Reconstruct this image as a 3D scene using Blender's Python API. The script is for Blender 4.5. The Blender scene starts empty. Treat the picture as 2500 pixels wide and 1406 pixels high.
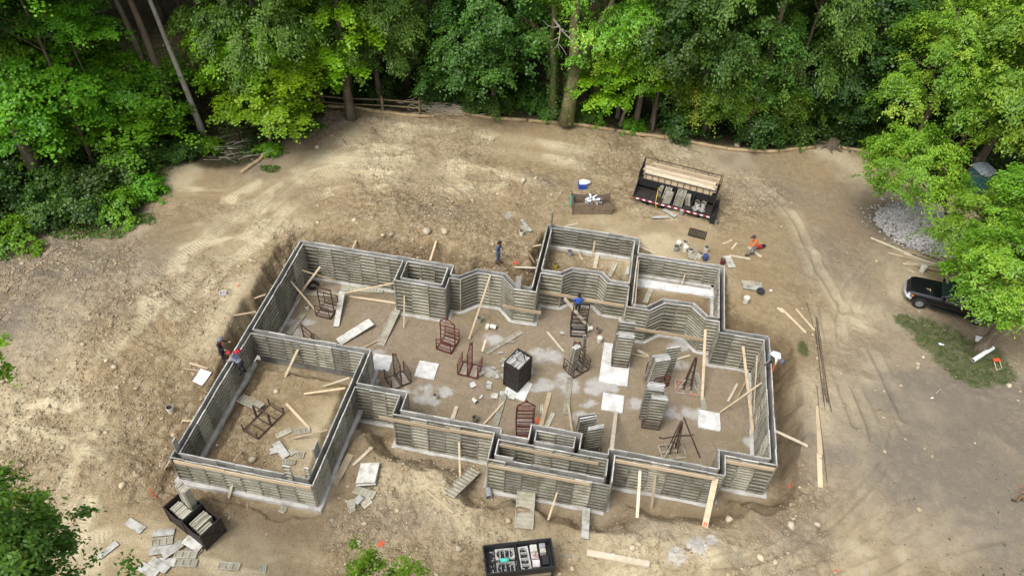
import bpy, bmesh, math, random
import numpy as np
from mathutils import Vector, Matrix

random.seed(7)
SC = bpy.context.scene
COL = SC.collection

# ------------------------------------------------------------------ camera
# a drone 35 m above the basement floor, looking down at about 44 degrees
CAM_H = 35.0
AX = np.array([[0.98093418, 0.19037371, 0.03906382],      # image right, in world axes
               [0.16081986, -0.6823182, -0.71314714],     # image down
               [-0.10911051, 0.70583264, -0.69992512]])   # view direction
FOC = 1887.6                                              # focal length in pixels of a 2500 px wide frame
cam_d = bpy.data.cameras.new("camera")
cam_d.sensor_width = 36.0
cam_d.lens = 36.0 * FOC / 2500.0
cam_d.clip_start = 0.5
cam_d.clip_end = 1200.0
cam = bpy.data.objects.new("camera", cam_d)
COL.objects.link(cam)
cam.matrix_world = Matrix(((AX[0][0], -AX[1][0], -AX[2][0], 0.0),
                           (AX[0][1], -AX[1][1], -AX[2][1], 0.0),
                           (AX[0][2], -AX[1][2], -AX[2][2], CAM_H),
                           (0, 0, 0, 1)))
SC.camera = cam

# ------------------------------------------------------------------ daylight, thin overcast
SUN_EL, SUN_AZ = 58.0, 215.0      # degrees; azimuth clockwise from +Y
world = bpy.data.worlds.new("World")
SC.world = world
world.use_nodes = True
wn = world.node_tree
for n in list(wn.nodes):
    wn.nodes.remove(n)
w_out = wn.nodes.new("ShaderNodeOutputWorld")
w_bg = wn.nodes.new("ShaderNodeBackground")
w_sky = wn.nodes.new("ShaderNodeTexSky")
w_sky.sky_type = 'NISHITA'
w_sky.sun_disc = False
w_sky.sun_elevation = math.radians(SUN_EL)
w_sky.sun_rotation = math.radians(SUN_AZ)
w_sky.air_density = 1.0
w_sky.dust_density = 4.0
w_sky.ozone_density = 1.0
w_hsv = wn.nodes.new("ShaderNodeHueSaturation")           # a hazy white sky instead of a deep blue one
w_hsv.inputs["Saturation"].default_value = 0.22
wn.links.new(w_sky.outputs[0], w_hsv.inputs["Color"])
wn.links.new(w_hsv.outputs[0], w_bg.inputs[0])
w_bg.inputs[1].default_value = 0.15
wn.links.new(w_bg.outputs[0], w_out.inputs[0])

sun_d = bpy.data.lights.new("sun", 'SUN')
sun_d.energy = 1.5
sun_d.angle = math.radians(24.0)
sun_d.color = (1.0, 0.965, 0.91)
sun = bpy.data.objects.new("sun", sun_d)
COL.objects.link(sun)
_el, _az = math.radians(SUN_EL), math.radians(SUN_AZ)
to_sun = Vector((math.sin(_az) * math.cos(_el), math.cos(_az) * math.cos(_el), math.sin(_el)))
sun.rotation_euler = to_sun.to_track_quat('Z', 'Y').to_euler()

SC.view_settings.view_transform = 'Standard'
SC.view_settings.look = 'None'
SC.view_settings.gamma = 1.0
SC.view_settings.exposure = 0.53
SC.view_settings.use_curve_mapping = False
SC.render.engine = 'CYCLES'
SC.cycles.max_bounces = 6
SC.cycles.diffuse_bounces = 3
SC.cycles.glossy_bounces = 3
SC.cycles.transmission_bounces = 4
SC.cycles.transparent_max_bounces = 6
SC.cycles.use_denoising = True

# ------------------------------------------------------------------ helpers: places
def ray(px, py):
    c = np.array([(px - 1250.0) / FOC, (py - 703.0) / FOC, 1.0])
    return AX.T @ c
def site(px, py, z=0.0):
    """The place at height z that the survey photograph shows at (px, py)."""
    d = ray(px, py)
    t = (z - CAM_H) / d[2]
    return Vector((d[0] * t, d[1] * t, z))
def site_y(px, py, y):
    """The place on the upright plane Y = y."""
    d = ray(px, py)
    t = y / d[1]
    return Vector((d[0] * t, y, CAM_H + d[2] * t))
def site_x(px, py, x):
    d = ray(px, py)
    t = x / d[0]
    return Vector((x, d[1] * t, CAM_H + d[2] * t))

# ------------------------------------------------------------------ helpers: objects
def link(o, parent=None):
    COL.objects.link(o)
    if parent is not None:
        o.parent = parent
    return o
def tag(o, label=None, cat=None, group=None, kind=None):
    if label: o["label"] = label
    if cat: o["category"] = cat
    if group: o["group"] = group
    if kind: o["kind"] = kind
    return o
def thing(name, label, cat, loc=(0, 0, 0), rz=0.0, group=None):
    o = bpy.data.objects.new(name, None)
    o.empty_display_size = 0.3
    link(o)
    o.location = loc
    o.rotation_euler = (0, 0, rz)
    return tag(o, label, cat, group)
def copy_tree(o, parent=None):
    c = o.copy()
    link(c)
    if parent is not None:
        c.parent = parent
    for ch in list(o.children):
        copy_tree(ch, c)
    return c

class MB:
    """Collects boxes, bars, tubes and sheets; build() links them as one mesh object."""
    def __init__(s):
        s.v, s.f, s.m = [], [], []
    def face(s, idx, m=0):
        s.f.append(tuple(idx)); s.m.append(m)
    def box(s, c, size, rot=None, m=0):
        hx, hy, hz = size[0] / 2, size[1] / 2, size[2] / 2
        b = len(s.v)
        c = Vector(c)
        for z in (-hz, hz):
            for x, y in ((-hx, -hy), (hx, -hy), (hx, hy), (-hx, hy)):
                p = Vector((x, y, z))
                if rot is not None: p = rot @ p
                s.v.append(tuple(p + c))
        for q in ((3, 2, 1, 0), (4, 5, 6, 7), (0, 1, 5, 4), (1, 2, 6, 5), (2, 3, 7, 6), (3, 0, 4, 7)):
            s.face([b + i for i in q], m)
        return s
    def bar(s, a, b, w, t, up=Vector((0, 0, 1)), m=0):
        """A straight board from a to b, w wide (across), t thick (along up)."""
        a, b = Vector(a), Vector(b)
        d = b - a
        L = d.length
        d = d / max(L, 1e-6)
        x = d.cross(up)
        if x.length < 1e-4: x = d.cross(Vector((1, 0, 0)))
        x.normalize()
        z = x.cross(d).normalized()
        rot = Matrix((x, d, z)).transposed()
        return s.box((a + b) / 2, (w, L, t), rot, m)
    def tube(s, pts, radii, n=8, m=0, cap=True):
        pts = [Vector(p) for p in pts]
        if not hasattr(radii, '__len__'): radii = [radii] * len(pts)
        base = len(s.v)
        prev = None
        for i, p in enumerate(pts):
            d = (pts[min(i + 1, len(pts) - 1)] - pts[max(i - 1, 0)])
            if d.length < 1e-6: d = Vector((0, 0, 1))
            d.normalize()
            if prev is None:
                x = d.orthogonal().normalized()
            else:
                x = prev - d * prev.dot(d)
                x = x.normalized() if x.length > 1e-4 else d.orthogonal().normalized()
            prev = x
            y = d.cross(x)
            for k in range(n):
                a = 2 * math.pi * k / n
                s.v.append(tuple(p + (x * math.cos(a) + y * math.sin(a)) * radii[i]))
        for i in range(len(pts) - 1):
            for k in range(n):
                k2 = (k + 1) % n
                s.face((base + i * n + k, base + i * n + k2, base + (i + 1) * n + k2, base + (i + 1) * n + k), m)
        if cap:
            s.face([base + k for k in range(n)][::-1], m)
            e = base + (len(pts) - 1) * n
            s.face([e + k for k in range(n)], m)
        return s
    def lathe(s, prof, c=(0, 0, 0), n=14, m=0, rot=None):
        """prof: list of (radius, z)."""
        base = len(s.v)
        c = Vector(c)
        for r, z in prof:
            for k in range(n):
                a = 2 * math.pi * k / n
                p = Vector((r * math.cos(a), r * math.sin(a), z))
                if rot is not None: p = rot @ p
                s.v.append(tuple(p + c))
        for i in range(len(prof) - 1):
            for k in range(n):
                k2 = (k + 1) % n
                s.face((base + i * n + k, base + i * n + k2, base + (i + 1) * n + k2, base + (i + 1) * n + k), m)
        return s
    def poly(s, pts, m=0):
        b = len(s.v)
        for p in pts: s.v.append(tuple(p))
        s.face(range(b, b + len(pts)), m)
        return s
    def mesh(s, name, mats, smooth=False):
        me = bpy.data.meshes.new(name)
        me.from_pydata(s.v, [], s.f)
        if not isinstance(mats, (list, tuple)): mats = [mats]
        for mm in mats: me.materials.append(mm)
        if len(mats) > 1: me.polygons.foreach_set("material_index", s.m)
        if smooth: me.polygons.foreach_set("use_smooth", [True] * len(me.polygons))
        me.update()
        return me
    def build(s, name, mats, parent=None, smooth=False):
        return link(bpy.data.objects.new(name, s.mesh(name, mats, smooth)), parent)
def rotz(a): return Matrix.Rotation(a, 3, 'Z')
def inst(name, me, parent=None, loc=(0, 0, 0), rz=0.0):
    o = bpy.data.objects.new(name, me)
    link(o, parent)
    o.location = loc
    o.rotation_euler = (0, 0, rz)
    return o

# ------------------------------------------------------------------ helpers: materials
def new_mat(name):
    m = bpy.data.materials.new(name)
    m.use_nodes = True
    nt = m.node_tree
    b = nt.nodes["Principled BSDF"]
    return m, nt, b
def N(nt, t, **kw):
    n = nt.nodes.new(t)
    for k, v in kw.items(): setattr(n, k, v)
    return n
def mixc(nt, a, b, fac, mode='MIX'):
    n = N(nt, "ShaderNodeMix", data_type='RGBA', blend_type=mode)
    for s, v in ((n.inputs[0], fac), (n.inputs[6], a), (n.inputs[7], b)):
        if hasattr(v, "is_output"): nt.links.new(v, s)
        else: s.default_value = v if not isinstance(v, tuple) else (v + (1,) if len(v) == 3 else v)
    return n.outputs[2]
def math_n(nt, op, a, b=None, clamp=False):
    n = N(nt, "ShaderNodeMath", operation=op, use_clamp=clamp)
    for i, v in enumerate((a, b)):
        if v is None: continue
        if hasattr(v, "is_output"): nt.links.new(v, n.inputs[i])
        else: n.inputs[i].default_value = v
    return n.outputs[0]
def noise(nt, scale, detail=4.0, rough=0.55, vec=None, dist=0.0):
    n = N(nt, "ShaderNodeTexNoise")
    n.inputs["Scale"].default_value = scale
    n.inputs["Detail"].default_value = detail
    n.inputs["Roughness"].default_value = rough
    n.inputs["Distortion"].default_value = dist
    if vec is not None: nt.links.new(vec, n.inputs["Vector"])
    return n.outputs["Fac"]
def ramp(nt, fac, lo, hi, a=(0, 0, 0), b=(1, 1, 1)):
    r = N(nt, "ShaderNodeValToRGB")
    r.color_ramp.elements[0].position = lo
    r.color_ramp.elements[1].position = hi
    r.color_ramp.elements[0].color = (*a, 1)
    r.color_ramp.elements[1].color = (*b, 1)
    nt.links.new(fac, r.inputs[0])
    return r.outputs[0]
def bump(nt, b, h, strength=0.3, dist=0.02):
    n = N(nt, "ShaderNodeBump")
    n.inputs["Strength"].default_value = strength
    n.inputs["Distance"].default_value = dist
    nt.links.new(h, n.inputs["Height"])
    nt.links.new(n.outputs[0], b.inputs["Normal"])
def stained(name, base, dark, light, scale=3.0, rough=0.7, metal=0.0, fine=40.0, spec=0.3, per_object=0.18, stretch=None, bumpy=0.15):
    """A weathered surface: broad stains, fine grain, and a tint that differs from piece to piece."""
    m, nt, b = new_mat(name)
    tc = N(nt, "ShaderNodeTexCoord")
    oi = N(nt, "ShaderNodeObjectInfo")
    add = N(nt, "ShaderNodeVectorMath", operation='ADD')
    nt.links.new(tc.outputs["Object"], add.inputs[0])
    sc = N(nt, "ShaderNodeVectorMath", operation='SCALE')
    comb = N(nt, "ShaderNodeCombineXYZ")
    for i in range(3): nt.links.new(oi.outputs["Random"], comb.inputs[i])
    nt.links.new(comb.outputs[0], sc.inputs[0]); sc.inputs[3].default_value = 37.0
    nt.links.new(sc.outputs[0], add.inputs[1])
    v = add.outputs[0]
    if stretch:
        mp = N(nt, "ShaderNodeMapping")
        mp.inputs["Scale"].default_value = stretch
        nt.links.new(v, mp.inputs[0]); v = mp.outputs[0]
    n1 = noise(nt, scale, 5, 0.6, v)
    n2 = noise(nt, fine, 3, 0.6, v)
    c = mixc(nt, base, dark, ramp(nt, n1, 0.45, 0.68))
    c = mixc(nt, c, light, ramp(nt, n2, 0.55, 0.8))
    if per_object:
        f = math_n(nt, 'MULTIPLY', math_n(nt, 'SUBTRACT', oi.outputs["Random"], 0.5), per_object * 2)
        f = math_n(nt, 'ADD', f, 1.0)
        cc = N(nt, "ShaderNodeCombineColor")
        for i in range(3): nt.links.new(f, cc.inputs[i])
        c = mixc(nt, c, cc.outputs[0], 1.0, 'MULTIPLY')
    nt.links.new(c, b.inputs["Base Color"])
    b.inputs["Roughness"].default_value = rough
    b.inputs["Metallic"].default_value = metal
    b.inputs["Specular IOR Level"].default_value = spec
    if bumpy: bump(nt, b, n2, bumpy, 0.01)
    return m
def plain(name, col, rough=0.6, metal=0.0, spec=0.4, coat=0.0):
    m, nt, b = new_mat(name)
    tc = N(nt, "ShaderNodeTexCoord")
    n1 = noise(nt, 9.0, 4, 0.6, tc.outputs["Object"])
    d = tuple(c * 0.72 for c in col)
    nt.links.new(mixc(nt, col, d, ramp(nt, n1, 0.45, 0.75)), b.inputs["Base Color"])
    b.inputs["Roughness"].default_value = rough
    b.inputs["Metallic"].default_value = metal
    b.inputs["Specular IOR Level"].default_value = spec
    b.inputs["Coat Weight"].default_value = coat
    return m

M = {}
M['form'] = stained("form_aluminium", (0.335, 0.320, 0.258), (0.165, 0.145, 0.100), (0.52, 0.51, 0.46), 1.1, 0.62, 0.0, 13.0, 0.35, 0.36)
M['form_plate_shaded'] = stained("shaded_face_plate", (0.150, 0.138, 0.100), (0.08, 0.072, 0.05), (0.22, 0.205, 0.16), 1.3, 0.6, 0.0, 18.0, 0.35, 0.3)  # plate darkened to paint in the shade of the slots between ribs
M['form_edge'] = stained("form_top_edge", (0.46, 0.455, 0.43), (0.25, 0.24, 0.21), (0.66, 0.66, 0.64), 2.2, 0.5, 0.0, 16.0, 0.4, 0.30)
M['panel_face'] = stained("panel_smooth_face", (0.50, 0.495, 0.455), (0.27, 0.245, 0.19), (0.61, 0.61, 0.585), 2.6, 0.55, 0.0, 9.0, 0.35, 0.24)
M['panel_back'] = stained("panel_ribbed_back", (0.44, 0.42, 0.34), (0.28, 0.255, 0.19), (0.56, 0.55, 0.49), 2.0, 0.6, 0.0, 16.0, 0.35, 0.2)
M['gap_face'] = stained("form_inner_face", (0.37, 0.36, 0.33), (0.20, 0.19, 0.17), (0.38, 0.37, 0.345), 1.2, 0.6, 0.0, 14.0, 0.3, 0.2)
M['panel_recess'] = stained("panel_recess", (0.36, 0.335, 0.26), (0.24, 0.215, 0.155), (0.46, 0.44, 0.37), 2.0, 0.65, 0.0, 16.0, 0.3, 0.2)
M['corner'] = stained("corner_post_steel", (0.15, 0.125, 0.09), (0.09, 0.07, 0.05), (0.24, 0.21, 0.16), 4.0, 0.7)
M['concrete'] = stained("footing_concrete", (0.50, 0.49, 0.46), (0.30, 0.28, 0.25), (0.62, 0.61, 0.59), 1.8, 0.85, 0.0, 26.0, 0.25, 0.08)
M['pad'] = stained("pad_concrete", (0.66, 0.66, 0.645), (0.44, 0.42, 0.38), (0.75, 0.75, 0.745), 1.5, 0.85, 0.0, 30.0, 0.25, 0.06)
M['lumber'] = stained("new_lumber", (0.52, 0.415, 0.28), (0.42, 0.315, 0.20), (0.58, 0.485, 0.35), 1.4, 0.75, 0.0, 9.0, 0.2, 0.22, (1, 1, 6))
M['lumber_grey'] = stained("weathered_lumber", (0.40, 0.32, 0.22), (0.27, 0.205, 0.13), (0.50, 0.43, 0.33), 2.4, 0.8, 0.0, 12.0, 0.2, 0.22)
M['lumber_pale'] = stained("pale_lumber", (0.60, 0.53, 0.40), (0.46, 0.385, 0.27), (0.68, 0.62, 0.51), 2.0, 0.75, 0.0, 12.0, 0.2, 0.12)
M['rust'] = stained("rusty_steel", (0.095, 0.062, 0.046), (0.050, 0.034, 0.027), (0.17, 0.115, 0.085), 5.0, 0.8, 0.0, 30.0, 0.25, 0.25)
M['red_rust'] = stained("red_brown_steel", (0.135, 0.038, 0.030), (0.075, 0.028, 0.022), (0.20, 0.085, 0.06), 5.0, 0.75, 0.0, 30.0, 0.25, 0.15)
M['cap'] = M['form_edge']
M['black_steel'] = stained("black_steel", (0.024, 0.023, 0.024), (0.013, 0.013, 0.014), (0.055, 0.052, 0.05), 4.0, 0.5, 0.0, 26.0, 0.4, 0.1)
M['mesh_steel'] = stained("dark_mesh_steel", (0.042, 0.033, 0.029), (0.022, 0.018, 0.017), (0.075, 0.06, 0.05), 4.0, 0.7, 0.0, 26.0, 0.3, 0.1)
M['slat'] = stained("rack_floor_slats", (0.42, 0.37, 0.31), (0.28, 0.23, 0.18), (0.52, 0.48, 0.42), 4.0, 0.75)
M['bucket_white'] = stained("bucket_white_plastic", (0.68, 0.66, 0.58), (0.50, 0.47, 0.39), (0.74, 0.73, 0.68), 5.0, 0.45, 0.0, 20.0, 0.45, 0.1)
M['bucket_grey'] = stained("bucket_grey_plastic", (0.30, 0.32, 0.31), (0.20, 0.20, 0.19), (0.42, 0.43, 0.42), 5.0, 0.55)
M['bucket_in'] = stained("bucket_inside", (0.22, 0.19, 0.15), (0.12, 0.10, 0.08), (0.33, 0.30, 0.25), 5.0, 0.8)
M['yellow'] = stained("yellow_plastic", (0.55, 0.40, 0.035), (0.36, 0.25, 0.03), (0.62, 0.5, 0.12), 5.0, 0.5)
M['maroon'] = plain("maroon_plastic", (0.14, 0.022, 0.028), 0.45)
M['blue_tub'] = plain("blue_plastic", (0.05, 0.075, 0.22), 0.45)
M['pvc'] = plain("white_pvc", (0.78, 0.78, 0.77), 0.4)
M['green_pvc'] = plain("green_pvc", (0.11, 0.36, 0.29), 0.45)
M['teal_foam'] = plain("turquoise_plastic", (0.10, 0.58, 0.45), 0.55)
M['galv'] = stained("galvanised_steel", (0.42, 0.44, 0.45), (0.30, 0.31, 0.32), (0.5, 0.52, 0.53), 4.0, 0.4, 0.3)
M['orange'] = plain("orange_cloth", (0.75, 0.17, 0.03), 0.8)
M['marker'] = plain("orange_paint", (0.80, 0.10, 0.035), 0.7)
M['paper'] = plain("white_paper", (0.80, 0.80, 0.82), 0.7)
M['rubber'] = plain("rubber", (0.018, 0.018, 0.018), 0.85)
M['rebar'] = stained("rebar_steel", (0.085, 0.06, 0.05), (0.05, 0.036, 0.03), (0.13, 0.095, 0.075), 5.0, 0.75)
M['stone'] = stained("pale_stone", (0.47, 0.40, 0.29), (0.33, 0.27, 0.185), (0.56, 0.50, 0.40), 4.0, 0.9, 0.0, 20.0, 0.2, 0.3)
M['sock'] = stained("straw_sock", (0.42, 0.31, 0.175), (0.27, 0.195, 0.11), (0.52, 0.41, 0.26), 2.0, 0.9, 0.0, 30.0, 0.15, 0.0)
M['bark'] = stained("bark_grey_brown", (0.155, 0.125, 0.09), (0.085, 0.066, 0.046), (0.24, 0.21, 0.16), 3.0, 0.9, 0.0, 16.0, 0.15, 0.3, (1, 1, 0.25), 0.5)
M['bark_moss'] = stained("bark_with_moss", (0.19, 0.165, 0.085), (0.10, 0.095, 0.04), (0.29, 0.235, 0.15), 2.2, 0.9, 0.0, 12.0, 0.15, 0.2, (1, 1, 0.4), 0.5)
M['bark_pale'] = stained("dead_pale_wood", (0.33, 0.31, 0.27), (0.22, 0.20, 0.165), (0.42, 0.4, 0.36), 3.0, 0.9, 0.0, 16.0, 0.15, 0.2)
M['fence'] = stained("fence_wood", (0.235, 0.18, 0.105), (0.15, 0.11, 0.065), (0.32, 0.26, 0.17), 3.0, 0.85)
M['skin'] = plain("skin", (0.36, 0.20, 0.13), 0.6)
M['hair'] = plain("dark_hair", (0.018, 0.014, 0.012), 0.7)
M['denim'] = plain("blue_denim", (0.075, 0.115, 0.19), 0.85)
M['navy'] = plain("navy_cloth", (0.09, 0.115, 0.21), 0.85)
M['dark_cloth'] = plain("dark_cloth", (0.028, 0.030, 0.038), 0.85)
M['blue_shirt'] = plain("bright_blue_shirt", (0.035, 0.12, 0.52), 0.8)
M['white_shirt'] = plain("white_shirt", (0.76, 0.77, 0.80), 0.8)
M['grey_cloth'] = plain("grey_cloth", (0.20, 0.215, 0.24), 0.85)
M['red_cloth'] = plain("red_cloth", (0.45, 0.025, 0.035), 0.8)
M['khaki'] = plain("khaki_cloth", (0.25, 0.165, 0.085), 0.85)
M['boot'] = plain("brown_boot", (0.07, 0.042, 0.028), 0.75)

# ================================================================== THE FORMWORK PLAN (wall centre lines, metres)
TOP = 2.74
BAY1 = [(-8.95, 32.66), (-8.26, 32.67), (-7.35, 33.51), (-5.73, 33.53), (-4.86, 32.65), (-3.72, 32.69)]
BAY2 = [(-3.72, 34.40), (-2.30, 34.42), (-1.70, 35.00), (0.04, 35.02), (0.55, 34.43), (1.97, 34.45)]
BAY3 = [(1.97, 32.72), (3.10, 32.72), (3.98, 33.55), (5.63, 33.60), (6.50, 32.70), (7.35, 32.72)]
BAY1[0] = (-9.03, 32.66)
EXT = ([(-18.6, 33.5), (-9.03, 33.5)] + BAY1 + [(-3.72, 38.75), (1.97, 38.75), (1.97, 37.3), (7.35, 37.3), (7.35, 31.85),
       (9.87, 31.85), (9.87, 23.5), (7.34, 23.5), (7.34, 22.36), (1.97, 22.36), (1.97, 20.8), (-3.77, 20.8), (-3.77, 22.36),
       (-9.03, 22.36), (-9.03, 23.55), (-11.77, 23.55), (-11.77, 17.6), (-18.6, 17.6)])
MAIN = ([(-18.6, 33.5), (-11.87, 33.5), (-11.87, 31.73), (-9.03, 31.73)] + BAY1 + BAY2 + BAY3 + [(7.35, 31.85),
        (9.87, 31.85), (9.87, 23.5), (7.34, 23.5), (7.34, 22.36), (1.97, 22.36), (1.97, 22.02), (0.24, 22.02), (0.24, 22.96),
        (-2.02, 22.96), (-2.02, 22.02), (-3.77, 22.02), (-3.77, 22.36), (-9.03, 22.36), (-9.03, 23.55), (-11.77, 23.55),
        (-11.77, 25.87), (-18.6, 25.87)])
GARAGE = [(-18.6, 25.87), (-11.77, 25.87), (-11.77, 17.6), (-18.6, 17.6)]
BUMP1 = [(-3.72, 38.75), (1.97, 38.75)] + BAY2[::-1]
BUMP2 = [(1.97, 37.3), (7.35, 37.3)] + BAY3[::-1]
BOX1 = [(-11.87, 33.5), (-9.03, 33.5), (-9.03, 31.73), (-11.87, 31.73)]
BOX2 = [(-2.02, 22.96), (0.24, 22.96), (0.24, 22.02), (-2.02, 22.02)]
BLOCK = [(-3.77, 22.02), (1.97, 22.02), (1.97, 20.8), (-3.77, 20.8)]
BASEMENT = [p for p in EXT[:8]] + BAY2 + BAY3 + EXT[13:23] + [(-11.77, 23.55), (-11.77, 25.87), (-18.6, 25.87)]

# ================================================================== GROUND
def vnoise(x, y, scale, seed):
    g = np.random.RandomState(seed).rand(256, 256)
    u, v = x / scale + 1000.3 + seed * 3.7, y / scale + 1000.7 + seed * 1.9
    i, j = np.floor(u).astype(int), np.floor(v).astype(int)
    fu, fv = u - i, v - j
    fu, fv = fu * fu * (3 - 2 * fu), fv * fv * (3 - 2 * fv)
    i0, i1, j0, j1 = i % 256, (i + 1) % 256, j % 256, (j + 1) % 256
    return ((g[i0, j0] * (1 - fu) + g[i1, j0] * fu) * (1 - fv) + (g[i0, j1] * (1 - fu) + g[i1, j1] * fu) * fv)
def fbm(x, y, scale, seed, octaves=4, gain=0.5):
    s, a, t = 0.0, 1.0, 0.0
    for o in range(octaves):
        s = s + a * vnoise(x, y, scale / 2 ** o, seed + o * 17)
        t += a
        a *= gain
    return s / t
def sstep(a, b, x):
    t = np.clip((x - a) / (b - a), 0, 1)
    return t * t * (3 - 2 * t)
def poly_dist(x, y, poly):
    """Signed distance to a polygon, negative inside."""
    d2 = np.full(x.shape, 1e18)
    ins = np.zeros(x.shape, bool)
    n = len(poly)
    for i in range(n):
        ax, ay = poly[i]; bx, by = poly[(i + 1) % n]
        ex, ey = bx - ax, by - ay
        L2 = ex * ex + ey * ey
        if L2 < 1e-9: continue
        t = np.clip(((x - ax) * ex + (y - ay) * ey) / L2, 0, 1)
        d2 = np.minimum(d2, (x - ax - t * ex) ** 2 + (y - ay - t * ey) ** 2)
        c = ((ay > y) != (by > y))
        with np.errstate(divide='ignore', invalid='ignore'):
            c &= x < (bx - ax) * (y - ay) / (by - ay + 1e-12) + ax
        ins ^= c
    d = np.sqrt(d2)
    return np.where(ins, -d, d)
def line_dist(x, y, pts):
    """Distance to a polyline, distance along it, side offset."""
    best = np.full(x.shape, 1e9); along = np.zeros(x.shape); lat = np.zeros(x.shape)
    s0 = 0.0
    for i in range(len(pts) - 1):
        ax, ay = pts[i]; bx, by = pts[i + 1]
        ex, ey = bx - ax, by - ay
        L = math.hypot(ex, ey)
        t = np.clip(((x - ax) * ex + (y - ay) * ey) / (L * L), 0, 1)
        d = np.hypot(x - ax - t * ex, y - ay - t * ey)
        m = d < best
        best = np.where(m, d, best); along = np.where(m, s0 + t * L, along)
        lat = np.where(m, ((x - ax) * ey - (y - ay) * ex) / L, lat)
        s0 += L
    return best, along, lat
def smooth_line(px, n=5):
    P = [np.array(site(a, b, 1.9)[:2]) for a, b in px]
    out = []
    for i in range(len(P) - 1):
        p0, p1, p2, p3 = P[max(i - 1, 0)], P[i], P[i + 1], P[min(i + 2, len(P) - 1)]
        for k in range(n):
            t = k / n
            out.append(tuple(0.5 * (2 * p1 + (p2 - p0) * t + (2 * p0 - 5 * p1 + 4 * p2 - p3) * t * t + (3 * p1 - p0 - 3 * p2 + p3) * t ** 3)))
    out.append(tuple(P[-1]))
    return out
CLEAR_PX = [(-700, 760), (-250, 690), (0, 612), (110, 548), (200, 572), (300, 560), (372, 508), (388, 440), (400, 408), (470, 402), (530, 412),
            (600, 405), (665, 372), (720, 335), (800, 268), (870, 266), (930, 278), (1020, 285), (1100, 278), (1180, 288),
            (1280, 295), (1380, 303), (1500, 322), (1600, 335), (1700, 351), (1780, 364), (1880, 369), (2000, 362), (2080, 368),
            (2170, 392), (2280, 380), (2420, 455), (2600, 500), (3300, 640)]
CLEARING = [tuple(site(a, b, 1.9)[:2]) for a, b in CLEAR_PX] + [(60, -60), (-90, -60)]
TRACKS = [smooth_line(p) for p in (
    [(120, 800), (330, 690), (480, 600), (600, 520), (720, 440), (860, 400), (1010, 385)],
    [(260, 850), (420, 730), (560, 620), (690, 500), (800, 420), (960, 405), (1120, 400)],
    [(360, 770), (470, 690), (560, 600), (690, 480), (820, 375), (940, 360), (1100, 370)],
    [(430, 770), (540, 680), (640, 580), (740, 490), (900, 460), (1080, 475), (1220, 450)],
    [(560, 490), (680, 430), (800, 405), (980, 420), (1130, 415), (1300, 440)],
    [(60, 1330), (130, 1180), (170, 1060), (160, 960), (100, 860)],
    [(140, 1350), (200, 1200), (230, 1090), (220, 1000), (160, 900)],
    [(220, 1390), (330, 1330), (470, 1350), (620, 1390)],
    [(180, 1300), (330, 1260), (430, 1300), (600, 1340)],
    [(980, 310), (1200, 335), (1450, 370), (1600, 400)],
    [(940, 345), (1150, 360), (1380, 395), (1500, 440)])]
TYRES = [smooth_line(p) for p in (
    [(1480, 1395), (1780, 1365), (2010, 1290), (2120, 1180), (2130, 1060), (2080, 930), (2050, 800), (2080, 690), (2180, 600)],
    [(1600, 1400), (1860, 1385), (2090, 1310), (2210, 1190), (2220, 1060), (2160, 920), (2110, 800), (2140, 700), (2230, 620)],
    [(1680, 1400), (1950, 1310), (2140, 1160), (2190, 1040)],
    [(1990, 620), (2010, 760), (2040, 900), (2090, 1040)],
    [(1820, 430), (1930, 520), (1990, 640), (2060, 760)], [(1960, 1406), (2150, 1330), (2290, 1230), (2380, 1100), (2400, 980)], [(2060, 1406), (2230, 1340), (2370, 1240), (2460, 1100)], [(2020, 1280), (2100, 1190), (2120, 1090)], [(1990, 560), (2090, 620), (2160, 700)], [(2200, 1400), (2330, 1330), (2480, 1300)])]

fx = np.concatenate([np.linspace(-110, -46, 22)[:-1], np.arange(-46, -30, 0.26), np.arange(-30, 17, 0.085), np.arange(17, 30, 0.24), np.linspace(30, 110, 26)])
fy = np.concatenate([np.linspace(-40, 8, 14)[:-1], np.arange(8, 13.0, 0.2), np.arange(13.0, 46, 0.085), np.arange(46, 62, 0.26), np.linspace(62, 190, 34)])
GX, GY = np.meshgrid(fx, fy)
X, Y = GX.ravel(), GY.ravel()

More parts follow.
